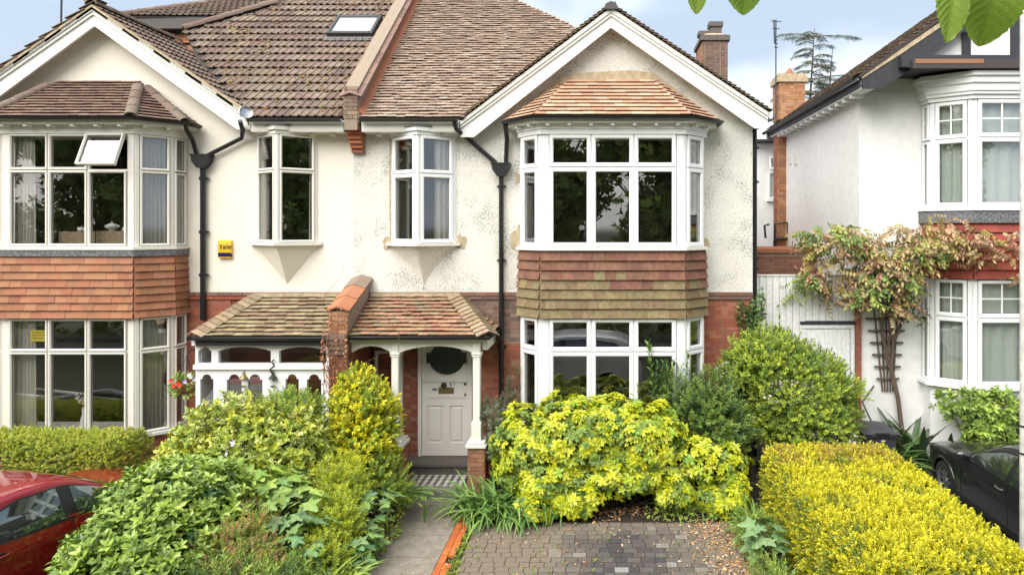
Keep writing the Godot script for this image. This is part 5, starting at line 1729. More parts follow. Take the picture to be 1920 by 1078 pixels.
func build_ground() -> void:
	structure("ground", boxed(Vector3(-120, -0.30, -120), Vector3(120, -0.035, 120)), M["ground"])
	# soil of the garden beds
	structure("garden_soil", boxed(Vector3(-7.2, -0.2, 1.0), Vector3(-3.25, -0.004, 5.9)), M["soil"])
	structure("garden_soil", boxed(Vector3(-2.0, -0.2, 0.5), Vector3(5.0, -0.008, 5.9)), M["soil"])
	structure("left_drive", boxed(Vector3(-14, -0.2, 0.5), Vector3(-7.201, -0.012, 6.4)), M["asphalt"])
	structure("right_drive", boxed(Vector3(5.001, -0.2, -0.6), Vector3(12, -0.012, 6.4)), M["asphalt"])
	structure("side_passage", boxed(Vector3(2.83, -0.2, -3.2), Vector3(5.0, -0.016, 0.499)), M["joint_sand"])
	structure("pavement", boxed(Vector3(-60, -0.2, 6.0), Vector3(60, 0.0, 7.0)), M["stone"])
	structure("road", boxed(Vector3(-80, -0.25, 7.0), Vector3(80, -0.06, 14.5)), M["asphalt"])
	structure("far_pavement", boxed(Vector3(-60, -0.2, 14.501), Vector3(60, 0.0, 16.5)), M["stone"])
	# concrete path in long slabs with open joints
	var path := structure("garden_path", boxed(Vector3(-3.245, -0.2, 1.0), Vector3(-2.285, -0.02, 6.0)), M["joint_sand"])
	var zz := [1.165, 2.55, 3.22, 4.05, 4.9, 5.95]
	for i in zz.size() - 1:
		var b := MB.new()
		var t := Transform3D(Basis(Vector3(0, 0, 1), rng.randf_range(-0.002, 0.002)), Vector3(-2.765, 0, 0))
		b.box(Vector3(-0.475, -0.06, zz[i] + 0.006), Vector3(0.475, 0.0, zz[i + 1] - 0.006), t)
		part(path, "path_slab", b, M["path"])
	# terracotta brick edging along the path
	var e := structure("path_edging", boxed(Vector3(-2.284, -0.2, 1.3), Vector3(-2.02, -0.015, 6.0)), M["soil"])
	var z := 2.02
	while z < 5.9:
		for s in 2:
			if not (z > 3.1 and rng.randf() < 0.25):
				var b := MB.new()
				b.box(Vector3(-0.046, -0.05, -0.105), Vector3(0.046, 0.02, 0.105))
				part(e, "edging_brick", b.mesh(pick([Color(0.62, 0.15, 0.035), Color(0.66, 0.19, 0.05), Color(0.58, 0.14, 0.04)])), M["clean_tile"], Transform3D(Basis(Vector3.UP, rng.randf_range(-0.02, 0.02)), Vector3(-2.225 + s * 0.098, rng.randf_range(-0.005, 0.004), z)))
		z += 0.217
	# block paving, settled and stained
	var d := structure("block_paving", boxed(Vector3(-2.0, -0.2, 2.04), Vector3(2.35, -0.02, 6.0)), M["joint_sand"])
	var blk := MB.new()
	var bl := []
	blk.cbox(Vector3(-0.5, -0.5, -0.06), Vector3(0.5, 0.5, 0.0), 0.008)
	K["paver"] = Kit.new(blk)
	var xs := []; var cs := []
	z = 2.08
	var row := 0
	noise.frequency = 0.9
	noise.seed = 4
	while z < 5.9:
		var depth := 0.142
		var x := -1.98 + (0.0 if row % 2 else -0.09)
		while x < 2.3:
			var w: float = [0.20, 0.145, 0.17, 0.20][rng.randi() % 4]
			var a := maxf(x, -1.98); var c := minf(x + w, 2.33)
			if c - a > 0.05:
				var mid := (a + c) / 2
				xs.append(Transform3D(Basis(Vector3(c - a - 0.008, 0, 0), Vector3(0, 0, -(depth - 0.008)), Vector3(0, 1, 0)), Vector3(mid, rng.randf_range(-0.008, -0.001), z + depth / 2)).rotated_local(Vector3(0, 0, 1), 0.0))
				# the swept middle shows dark and pale blocks, the rest is under a film of silt
				var clean := clampf(1.6 - Vector2((mid - 0.35) / 1.05, (z - 3.4) / 1.35).length() * 1.35 + noise.get_noise_2d(mid, z) * 0.8, 0, 1)
				var q: Color = [Color(0.115, 0.10, 0.10), Color(0.095, 0.085, 0.088), Color(0.14, 0.12, 0.115), Color(0.17, 0.15, 0.145), Color(0.42, 0.41, 0.40)][mini(4, int(rng.randf() * 4.45))]
				cs.append(quant(Color(0.33, 0.28, 0.21).lerp(q * 1.1, clean)))
			x += w
		z += depth
		row += 1
	lay(d, "paving_block", K["paver"], M["paver"], xs, cs, 300)


func build_far_tree() -> void:
	var base := Vector3(12.9, 0, -29.0)
	var t := thing("conifer_tree", "distant blue-green cedar with flat tiered branches behind the orange chimney", "tree", base)
	var b := MB.new()
	b.tube([base, base + Vector3(0.1, 6, 0), base + Vector3(-0.2, 12.0, 0), base + Vector3(0.1, 16.9, 0)], 0.22, 0.02, 8)
	b.tube([base + Vector3(0.0, 10.5, 0), base + Vector3(0.9, 12.5, 0.2), base + Vector3(1.2, 15.6, 0)], 0.11, 0.02, 6)
	part(t, "trunk", b, M["bark"])
	var xs := []; var cs := []
	var limb := MB.new()
	rng.seed = 77
	for i in 80:
		var y := rng.randf_range(10.2, 16.6)
		var s: float = [-1.0, 1.0][i % 2]
		var len := rng.randf_range(0.6, 2.6) * (1.0 - (y - 10.0) / 11.0)
		if i < 10:
			len = rng.randf_range(1.9, 2.7)
		var az := rng.randf_range(-0.9, 0.9)
		var dirn := Vector3(s * cos(az), 0, sin(az))
		var p0 := base + Vector3(0.05, y, 0)
		var pts := []
		for k in 6:
			var u := k / 5.0
			pts.append(p0 + dirn * len * u + Vector3(0, 0.45 * u - 0.5 * u * u, 0))
		limb.tube(pts, 0.035, 0.008, 5)
		for k in int(len * 70):
			var u := sqrt(rng.randf()) * 1.03
			var q := p0 + dirn * len * u + Vector3(0, 0.45 * u - 0.5 * u * u, 0) + dirn.cross(Vector3.UP) * rng.randf_range(-0.25, 0.25)
			var dn := (dirn * 0.4 + Vector3(rng.randf_range(-0.4, 0.4), -0.28, rng.randf_range(-0.4, 0.4))).normalized()
			xs.append(grow(q, dn, Vector3(rng.randf_range(-1, 1), 1, rng.randf_range(-1, 1)), rng.randf_range(0.14, 0.30)))
			cs.append(pick([Color(0.07, 0.12, 0.09), Color(0.10, 0.15, 0.10), Color(0.20, 0.22, 0.08), Color(0.06, 0.10, 0.08)]))
	part(t, "limbs", limb, M["bark"])
	many(t, "needles", K["needle_sprig"].white, M["leaf"], xs, cs)
	# the darker neighbour only just showing at the left of it
	var t2 := thing("conifer_tree", "dark conifer tip just showing left of the orange chimney", "tree", Vector3(9.6, 0, -29))
	var b2 := MB.new()
	b2.tube([Vector3(9.6, 0, -29), Vector3(9.6, 8.0, -29)], 0.22, 0.03, 7)
	part(t2, "trunk", b2, M["bark"])
	xs = []; cs = []
	for i in 700:
		var y := rng.randf_range(3.0, 8.2)
		var r := (8.4 - y) * 0.33 * sqrt(rng.randf())
		var a := rng.randf() * TAU
		xs.append(grow(Vector3(9.6 + cos(a) * r, y - r * 0.3, -29 + sin(a) * r), Vector3(cos(a), -0.3, sin(a)), Vector3.UP, rng.randf_range(0.35, 0.6)))
		cs.append(pick([Color(0.05, 0.09, 0.06), Color(0.07, 0.11, 0.07)]))
	many(t2, "needles", K["needle_sprig"].white, M["leaf"], xs, cs)

# ---------------------------------------------------------------- plants

func grow(p: Vector3, dirn: Vector3, facing: Vector3, s: float, w := 1.0) -> Transform3D:
	# a leaf's frame: y along its length, z out of its upper face
	var y := dirn.normalized()
	var z := facing - y * facing.dot(y)
	if z.length() < 0.01:
		z = Vector3(y.y, -y.x, 0.3)
		z -= y * z.dot(y)
	z = z.normalized()
	return Transform3D(Basis(y.cross(z) * s * w, y * s, z * s), p)


func leaf_shape(width: float, fold := 0.18, bend := 0.25, segs := 4, tip := 1.0, edge := Color.WHITE, mid := Color.WHITE, wave := 0.0) -> MB:
	var b := MB.new()
	var L := []; var C := []; var R := []
	for i in segs + 1:
		var k := float(i) / segs
		var hw := width * 0.5 * pow(sin(PI * pow(k, 0.85 * tip)), 0.75) if i > 0 and i < segs else 0.0
		var z := -bend * k * k
		var up := hw * fold * 2.0 + sin(k * 14.0) * wave
		C.append(Vector3(0, k, z)); L.append(Vector3(-hw, k, z + up)); R.append(Vector3(hw, k, z + up))
	for i in segs:
		for s in 2:
			var O: Array = L if s == 0 else R
			if edge == mid:
				b.tint = mid
				if s == 0:
					b.tri(C[i], C[i + 1], O[i + 1]) if i == 0 else b.quad(C[i], C[i + 1], O[i + 1], O[i])
				else:
					b.tri(C[i], O[i + 1], C[i + 1]) if i == 0 else b.quad(C[i], O[i], O[i + 1], C[i + 1])
			else:
				var m0: Vector3 = C[i].lerp(O[i], 0.55); var m1: Vector3 = C[i + 1].lerp(O[i + 1], 0.55)
				if s == 0:
					b.tint = mid; b.quad(C[i], C[i + 1], m1, m0)
					b.tint = edge; b.quad(m0, m1, O[i + 1], O[i])
				else:
					b.tint = mid; b.quad(C[i], m0, m1, C[i + 1])
					b.tint = edge; b.quad(m0, O[i], O[i + 1], m1)
	b.tint = Color.WHITE
	return b


func sprig(leaf: MB, count: int, leaf_len: float, spread: float, tipmost: float, stem := 0.012, flat := false, start := 0.1) -> MB:
	# a shoot of length 1 with leaves set along it
	var b := MB.new()
	b.tint = Color(0.75, 0.62, 0.45)
	b.tube([Vector3.ZERO, Vector3(0, 1.0, 0)], stem, stem * 0.5, 3, false)
	b.tint = Color.WHITE
	for i in count:
		var k := start + (1.0 - start) * pow(float(i) / (count - 1.0), tipmost)
		var a := i * 2.4 if not flat else (i % 2) * PI + rng.randf_range(-0.2, 0.2)
		var side := Vector3(cos(a), 0, sin(a))
		var open := spread * (1.15 - 0.6 * k) + rng.randf_range(-0.15, 0.15)
		var d := (Vector3.UP * cos(open) + side * sin(open)).normalized()
		var fz := Vector3.UP - d * d.y + side * -0.2
		if flat:
			fz = Vector3(0, 0.3, 1)
		var kk := rng.randf_range(0.88, 1.12)
		b.append(leaf, grow(Vector3(0, k, 0), d, fz, leaf_len * rng.randf_range(0.75, 1.1)), Color(kk, kk, kk))
	return b


func palmate() -> MB:
	# five pointed lobes round the stalk, a little cupped and toothed
	var rim := []
	var lobes := [[-2.35, 0.50], [-1.25, 0.72], [0.0, 0.95], [1.25, 0.72], [2.35, 0.50]]
	for i in lobes.size():
		var a: float = lobes[i][0]; var r: float = lobes[i][1]
		rim.append([a - 0.30, r * 0.70]); rim.append([a - 0.16, r * 0.80]); rim.append([a - 0.13, r * 0.90]); rim.append([a, r]); rim.append([a + 0.13, r * 0.90]); rim.append([a + 0.16, r * 0.80]); rim.append([a + 0.30, r * 0.70])
		if i < 4:
			rim.append([(a + lobes[i + 1][0]) / 2, r * 0.52])
	var b := MB.new()
	var pts := []
	for q in rim:
		var x: float = sin(q[0]) * q[1]; var y: float = cos(q[0]) * q[1] + 0.30
		var rr: float = q[1]
		pts.append(Vector3(x, y, -0.10 * rr * rr + 0.05 * cos(q[0] * 5.0) * rr))
	var c := Vector3(0, 0.30, 0.05)
	for i in pts.size() - 1:
		b.tri(c, pts[i + 1], pts[i])
	b.tri(c, Vector3(0, 0.1, 0), pts[pts.size() - 1])
	b.tri(c, pts[0], Vector3(0, 0.1, 0))
	b.tube([Vector3(0, -0.5, -0.2), Vector3(0, -0.15, -0.02), Vector3(0, 0.30, 0.04)], 0.012, 0.01, 3, false)
	return b


func strap(arch: float, width: float, segs := 7) -> MB:
	var b := MB.new()
	var L := []; var C := []; var R := []
	for i in segs + 1:
		var k := float(i) / segs
		var a := arch * k
		var y := sin(a) / maxf(arch, 0.01)
		var z := -(1.0 - cos(a)) / maxf(arch, 0.01)
		var hw := width * 0.5 * (1.0 - pow(k, 3.0)) * (0.6 + 0.4 * minf(1.0, k * 4.0))
		C.append(Vector3(0, y, z - hw * 0.5)); L.append(Vector3(-hw, y, z)); R.append(Vector3(hw, y, z))
	for i in segs:
		b.quad(C[i], C[i + 1], L[i + 1], L[i]); b.quad(C[i], R[i], R[i + 1], C[i + 1])
	return b


func pinnate(leaf: MB, pairs: int, droop: float) -> MB:
	var b := MB.new()
	var pts := []
	for i in 6:
		var k := i / 5.0
		pts.append(Vector3(0, k, -droop * k * k))
	b.tint = Color(0.8, 0.7, 0.5)
	b.tube(pts, 0.008, 0.004, 3, false)
	b.tint = Color.WHITE
	for i in pairs:
		var k := 0.15 + 0.8 * i / pairs
		var p := Vector3(0, k, -droop * k * k)
		for s in [-1.0, 1.0]:
			var kk := rng.randf_range(0.8, 1.15)
			b.append(leaf, grow(p, Vector3(s * 0.85, 0.5, -0.35 - rng.randf() * 0.4), Vector3(0, 0.2, 1), 0.30 * rng.randf_range(0.8, 1.1)), Color(kk, kk, kk))
	b.append(leaf, grow(Vector3(0, 1, -droop), Vector3(0, 1, -0.9), Vector3(0, 0, 1), 0.32))
	return b


func make_plant_kits() -> void:
	rng.seed = 5
	var small := leaf_shape(0.5, 0.2, 0.15, 3)
	var oval := leaf_shape(0.46, 0.16, 0.22, 4)
	var narrow := leaf_shape(0.24, 0.2, 0.2, 3)
	K["leaf"] = Kit.new(oval)
	K["small_leaf"] = Kit.new(small)
	K["narrow_leaf"] = Kit.new(narrow)
	K["privet_sprig"] = Kit.new(sprig(small, 13, 0.34, 1.0, 0.8))
	K["box_sprig"] = Kit.new(sprig(small, 15, 0.26, 1.1, 0.9))
	K["laurel_sprig"] = Kit.new(sprig(oval, 8, 0.62, 1.25, 0.6, 0.015, false, 0.25))
	K["fine_sprig"] = Kit.new(sprig(narrow, 16, 0.30, 0.9, 0.9))
	K["needle_sprig"] = Kit.new(sprig(leaf_shape(0.10, 0.1, 0.05, 2), 16, 0.34, 0.95, 1.0, 0.014, true))
	K["upright_sprig"] = Kit.new(sprig(small, 22, 0.15, 0.9, 1.0, 0.008))
	var vl := leaf_shape(0.52, 0.16, 0.25, 4, 1.0, Color(1, 1, 1), Color(0.42, 0.62, 0.5))
	K["variegated_sprig"] = Kit.new(sprig(vl, 9, 0.48, 1.2, 0.65, 0.015, false, 0.2))
	var ch := leaf_shape(0.36, 0.14, 0.28, 4)
	var ro := MB.new()
	for i in 9:
		var a := i * TAU / 9.0 * 1.0 + (0.35 if i % 2 else 0.0)
		var side := Vector3(cos(a), 0, sin(a))
		var tilt := rng.randf_range(0.12, 0.5)
		var d := side + Vector3.UP * tilt
		var kk := rng.randf_range(0.85, 1.1)
		ro.append(ch, grow(side * 0.04, d, Vector3.UP, rng.randf_range(0.85, 1.0)), Color(kk, kk, kk))
	for i in 4:
		var a := i * TAU / 4.0 + 0.4
		var side := Vector3(cos(a), 0, sin(a))
		ro.append(ch, grow(Vector3(0, 0.04, 0), side + Vector3.UP * 1.1, Vector3.UP, 0.55), Color(1.08, 1.08, 1.0))
	K["rosette"] = Kit.new(ro)
	K["palmate"] = Kit.new(palmate())
	for i in 3:
		K["strap%d" % i] = Kit.new(strap([1.1, 1.8, 2.5][i], 0.055))
	K["blade"] = Kit.new(strap(0.7, 0.10))
	K["wisteria"] = Kit.new(pinnate(leaf_shape(0.46, 0.15, 0.25, 3), 4, 0.22))
	K["frond"] = Kit.new(pinnate(leaf_shape(0.22, 0.1, 0.1, 2), 14, 0.5))
	var fl := MB.new()
	for i in 7:
		var a := i * 2.4
		var r := 0.12 * sqrt(i)
		var c := Vector3(cos(a) * r, sin(a) * r, 0.1 - r * 0.2)
		for j in 5:
			var e := TAU * j / 5.0; var f := TAU * (j + 1) / 5.0
			fl.tri(c, c + Vector3(cos(e) * 0.15, sin(e) * 0.15, 0.05), c + Vector3(cos(f) * 0.15, sin(f) * 0.15, 0.05))
	K["flower_cluster"] = Kit.new(fl)
	var petal := MB.new()
	for j in 6:
		var e := TAU * j / 6.0
		var c := Vector3(0, 0, 0.0)
		petal.append(leaf_shape(0.75, 0.1, -0.2, 3), grow(c, Vector3(cos(e), sin(e), 0.3), Vector3(0, 0, 1), 1.0))
	K["flower"] = Kit.new(petal)


# leaves through the outer part of a set of ellipsoids; the ones nearest the eye become parts of their own
func foliage(owner: Node, called: String, kit: String, blobs: Array, count: int, pal: Array, o := {}) -> void:
	var xs := []; var cs := []; var score := []
	var shell: float = o.get("shell", 0.35)
	var up: float = o.get("up", 0.4)
	var wild: float = o.get("wild", 0.5)
	var lo: float = o.get("lo", 0.1); var hi: float = o.get("hi", 0.16)
	noise.seed = o.get("seed", 1)
	noise.frequency = o.get("freq", 1.6)
	var gap: float = o.get("gap", -0.35)
	var areas := []; var total := 0.0
	for b in blobs:
		var r: Vector3 = b[1]
		total += pow(r.x * r.y, 0.8) + pow(r.x * r.z, 0.8) + pow(r.y * r.z, 0.8)
		areas.append(total)
	var tries := 0
	while xs.size() < count and tries < count * 6:
		tries += 1
		var pickv := rng.randf() * total
		var bi := 0
		while areas[bi] < pickv: bi += 1
		var c: Vector3 = blobs[bi][0]; var r: Vector3 = blobs[bi][1]
		var d := Vector3(rng.randfn(), rng.randfn(), rng.randfn()).normalized()
		if d.y < -0.75: continue
		if d.z < -0.2 and rng.randf() < 0.5: continue
		var u := 1.0 - shell * pow(rng.randf(), 1.6)
		var p := c + d * r * u
		var nz := noise.get_noise_3dv(p * 1.0)
		if nz < gap + (u - 1.0) * 0.8: continue
		p += d * r * nz * float(o.get("lump", 0.22))
		if p.y < o.get("floor", 0.03): continue
		var inside := false
		for j in blobs.size():
			if j != bi:
				var q: Vector3 = (p - blobs[j][0]) / blobs[j][1]
				if q.length() < 1.0 - shell * 0.9:
					inside = true
					break
		if inside: continue
		var n := (d / r).normalized()
		var g := (n + Vector3.UP * up + Vector3(rng.randf_range(-1, 1), rng.randf_range(-1, 1), rng.randf_range(-1, 1)) * wild).normalized()
		var f := n * 0.6 + Vector3.UP * 0.7 + Vector3(rng.randf_range(-1, 1), rng.randf_range(-1, 1), rng.randf_range(-1, 1)) * wild
		if o.get("flat", false):
			g = (Vector3(n.x, -0.15, n.z) + Vector3(rng.randf_range(-1, 1), rng.randf_range(-0.5, 0.3), rng.randf_range(-1, 1)) * wild).normalized()
		xs.append(grow(p, g, f, rng.randf_range(lo, hi)))
		var col := pick(pal)
		if o.has("low_pal"):
			# older green shoots grow in patches among the new ones
			if rng.randf() < clampf(float(o.get("old", 0.25)) + noise.get_noise_3dv(p * 1.7 + Vector3(31, 7, 5)) * 1.1, 0.04, 0.85):
				col = pick(o.low_pal)
		cs.append(col)
		score.append(u + 0.25 * n.dot((EYE - p).normalized()) + 0.02 * p.z)
	split(owner, called, kit, xs, cs, score, o)


func split(owner: Node, called: String, kit: String, xs: Array, cs: Array, score: Array, o := {}) -> void:
	var most: int = o.get("single", 0)
	var m: Material = M[o.get("m", "leaf")]
	var order := range(xs.size())
	if most > 0 and score.size() == xs.size():
		order.sort_custom(func(a, b): return score[a] > score[b])
	for i in mini(most, xs.size()):
		var k: int = order[i]
		var q: Color = cs[k]
		part(owner, o.get("piece", "leaf"), K[kit].tinted(Color(snappedf(q.r, 0.03), snappedf(q.g, 0.03), snappedf(q.b, 0.02))), m, xs[k])
	if xs.size() > most:
		var x := []; var q := []
		for i in range(most, xs.size()):
			x.append(xs[order[i]]); q.append(cs[order[i]])
		many(owner, called, K[kit].white, m, x, q)


func stems(owner: Node, base: Vector3, tips: Array, r := 0.018) -> void:
	var b := MB.new()
	for t: Vector3 in tips:
		var mid := base.lerp(t, 0.5) + Vector3(rng.randf_range(-0.08, 0.08), 0.0, rng.randf_range(-0.08, 0.08))
		var foot := base + Vector3(rng.randf_range(-0.1, 0.1), -0.05, rng.randf_range(-0.1, 0.1))
		b.tube([foot, foot.lerp(mid, 0.6), mid, t], r, r * 0.35, 5)
	part(owner, "stems", b, M["bark"])


func blob_tips(blobs: Array, n: int) -> Array:
	var r := []
	for i in n:
		var b = blobs[i % blobs.size()]
		r.append(b[0] + Vector3(rng.randf_range(-0.7, 0.7), rng.randf_range(-0.3, 0.7), rng.randf_range(-0.6, 0.6)) * b[1])
	return r


func shrub(called: String, label: String, base: Vector3, blobs: Array, kit: String, count: int, pal: Array, o := {}) -> Node3D:
	rng.seed = hash(label)
	var t := thing(called, label, o.get("category", "shrub"), base, o.get("group", ""))
	stems(t, base, blob_tips(blobs, 16))
	o["seed"] = int(absf(base.x * 31.0)) + 3
	foliage(t, "foliage", kit, blobs, count, pal, o)
	return t


func hedge(called: String, label: String, lo: Vector3, hi: Vector3, per_m2: float, top: Array, side: Array, o := {}) -> void:
	rng.seed = hash(label)
	var t := thing(called, label, "hedge", Vector3((lo.x + hi.x) / 2, 0, (lo.z + hi.z) / 2))
	var s := hi - lo
	var xs := []; var cs := []
	noise.seed = 9; noise.frequency = 0.75
	var rag: float = o.get("ragged", 0.05)
	var bulge: float = o.get("round", 0.16)
	for fc in [[0, s.x * s.z], [1, s.x * s.y], [2, s.x * s.y * 0.6], [3, s.z * s.y], [4, s.z * s.y]]:
		for i in int(fc[1] * per_m2):
			var u := rng.randf(); var v := rng.randf()
			var p: Vector3; var n: Vector3
			match fc[0]:
				0: p = Vector3(lo.x + u * s.x, hi.y, lo.z + v * s.z); n = Vector3.UP
				1: p = Vector3(lo.x + u * s.x, lo.y + v * s.y, hi.z); n = Vector3.BACK
				2: p = Vector3(lo.x + u * s.x, lo.y + v * s.y, lo.z); n = Vector3.FORWARD
				3: p = Vector3(lo.x, lo.y + v * s.y, lo.z + u * s.z); n = Vector3.LEFT
				4: p = Vector3(hi.x, lo.y + v * s.y, lo.z + u * s.z); n = Vector3.RIGHT
			# round the arrises
			var e := Vector3(minf(p.x - lo.x, hi.x - p.x), hi.y - p.y, minf(p.z - lo.z, hi.z - p.z))
			var pull := Vector3.ZERO
			if fc[0] == 0:
				var m := minf(e.x, e.z)
				if m < bulge: p.y -= (bulge - sqrt(maxf(0.0, bulge * bulge - (bulge - m) * (bulge - m))))
			elif e.y < bulge:
				p -= n * (bulge - sqrt(maxf(0.0, bulge * bulge - (bulge - e.y) * (bulge - e.y))))
			var nz := noise.get_noise_3dv(p * 2.5)
			p += n * (nz * rag - rng.randf() * 0.09 + (0.05 if rng.randf() < 0.1 else 0.0))
			var g := n + Vector3.UP * 0.5 + Vector3(rng.randf_range(-1, 1), rng.randf_range(-0.6, 1), rng.randf_range(-1, 1)) * 0.9
			xs.append(grow(p, g, n + Vector3(rng.randf_range(-1, 1), 0.4, rng.randf_range(-1, 1)), rng.randf_range(o.get("lo", 0.08), o.get("hi", 0.13))))
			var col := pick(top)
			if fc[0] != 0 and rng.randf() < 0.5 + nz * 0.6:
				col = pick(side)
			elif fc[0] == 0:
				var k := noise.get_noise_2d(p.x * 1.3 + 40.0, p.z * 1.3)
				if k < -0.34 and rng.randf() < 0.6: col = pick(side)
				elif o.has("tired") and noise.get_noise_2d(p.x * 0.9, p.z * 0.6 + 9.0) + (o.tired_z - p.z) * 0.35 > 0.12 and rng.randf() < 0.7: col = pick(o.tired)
			cs.append(col)
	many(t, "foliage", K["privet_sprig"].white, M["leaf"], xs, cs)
	# twiggy inside
	var b := MB.new()
	for i in 60:
		var f := Vector3(rng.randf_range(lo.x + 0.2, hi.x - 0.2), 0, rng.randf_range(lo.z + 0.2, hi.z - 0.2))
		b.tube([f, f + Vector3(rng.randf_range(-0.2, 0.2), hi.y * 0.5, rng.randf_range(-0.2, 0.2)), f + Vector3(rng.randf_range(-0.3, 0.3), hi.y - 0.12, rng.randf_range(-0.3, 0.3))], 0.016, 0.006, 4)
	part(t, "stems", b, M["bark"])
	# older leaves deeper in
	xs = []; cs = []
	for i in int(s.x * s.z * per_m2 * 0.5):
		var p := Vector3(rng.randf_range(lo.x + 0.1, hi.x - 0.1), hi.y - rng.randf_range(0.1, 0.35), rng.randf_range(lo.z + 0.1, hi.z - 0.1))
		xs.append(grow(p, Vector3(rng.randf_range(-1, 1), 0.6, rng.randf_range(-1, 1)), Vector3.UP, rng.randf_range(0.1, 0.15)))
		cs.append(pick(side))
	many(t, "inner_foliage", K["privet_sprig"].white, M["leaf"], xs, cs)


func straps(label: String, category: String, base: Vector3, spread: Vector2, n: int, lens: Vector2, pal: Array, lean := Vector3.ZERO, single := 300, called := "strap_leaved_plant", kit := "") -> void:
	rng.seed = hash(label)
	var t := thing(called, label, category, base)
	var xs := []; var cs := []; var sc := []
	for i in n:
		var a := rng.randf() * TAU
		var f := base + Vector3(rng.randfn() * spread.x * 0.5, 0, rng.randfn() * spread.y * 0.5)
		var out := Vector3(cos(a), 0, sin(a)) * rng.randf_range(0.15, 0.6) + lean * rng.randf()
		var g := Vector3.UP + out
		# the leaf arches over to the side it leans to: its upper face looks back and up
		xs.append([grow(f, g, -out + Vector3.UP * 0.3, rng.randf_range(lens.x, lens.y)), kit if kit else "strap%d" % (rng.randi() % 3)])
		cs.append(pick(pal))
	var left := {}
	for i in xs.size():
		if i < single:
			var q: Color = cs[i]
			part(t, "leaf", K[xs[i][1]].tinted(Color(snappedf(q.r, 0.02), snappedf(q.g, 0.02), snappedf(q.b, 0.02))), M["leaf"], xs[i][0])
		else:
			if not left.has(xs[i][1]): left[xs[i][1]] = [[], []]
			left[xs[i][1]][0].append(xs[i][0]); left[xs[i][1]][1].append(cs[i])
	for k in left:
		many(t, "foliage", K[k].white, M["leaf"], left[k][0], left[k][1])


func leafy(label: String, base: Vector3, blobs: Array, n: int, size: Vector2, pal: Array) -> void:
	# big palmate leaves on stalks, every one a part
	rng.seed = hash(label)
	var t := thing("broad_leaved_plant", label, "plant", base)
	stems(t, base, blob_tips(blobs, 12), 0.012)
	foliage(t, "foliage", "palmate", blobs, n, pal, {"lo": size.x, "hi": size.y, "single": 300, "shell": 0.5, "up": 0.05, "wild": 0.45, "flat": true, "gap": -0.6})

const GOLD := [Color(0.72, 0.65, 0.02), Color(0.78, 0.71, 0.03), Color(0.64, 0.60, 0.02), Color(0.74, 0.68, 0.05), Color(0.54, 0.54, 0.025)]
const LIME := [Color(0.36, 0.44, 0.05), Color(0.42, 0.48, 0.06), Color(0.28, 0.38, 0.05), Color(0.24, 0.33, 0.045)]
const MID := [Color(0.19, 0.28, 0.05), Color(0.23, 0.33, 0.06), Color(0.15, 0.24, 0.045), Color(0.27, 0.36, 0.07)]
const DEEP := [Color(0.055, 0.12, 0.03), Color(0.075, 0.15, 0.04), Color(0.045, 0.10, 0.03)]
const FRESH := [Color(0.32, 0.45, 0.07), Color(0.39, 0.51, 0.09), Color(0.27, 0.40, 0.065), Color(0.23, 0.35, 0.055)]


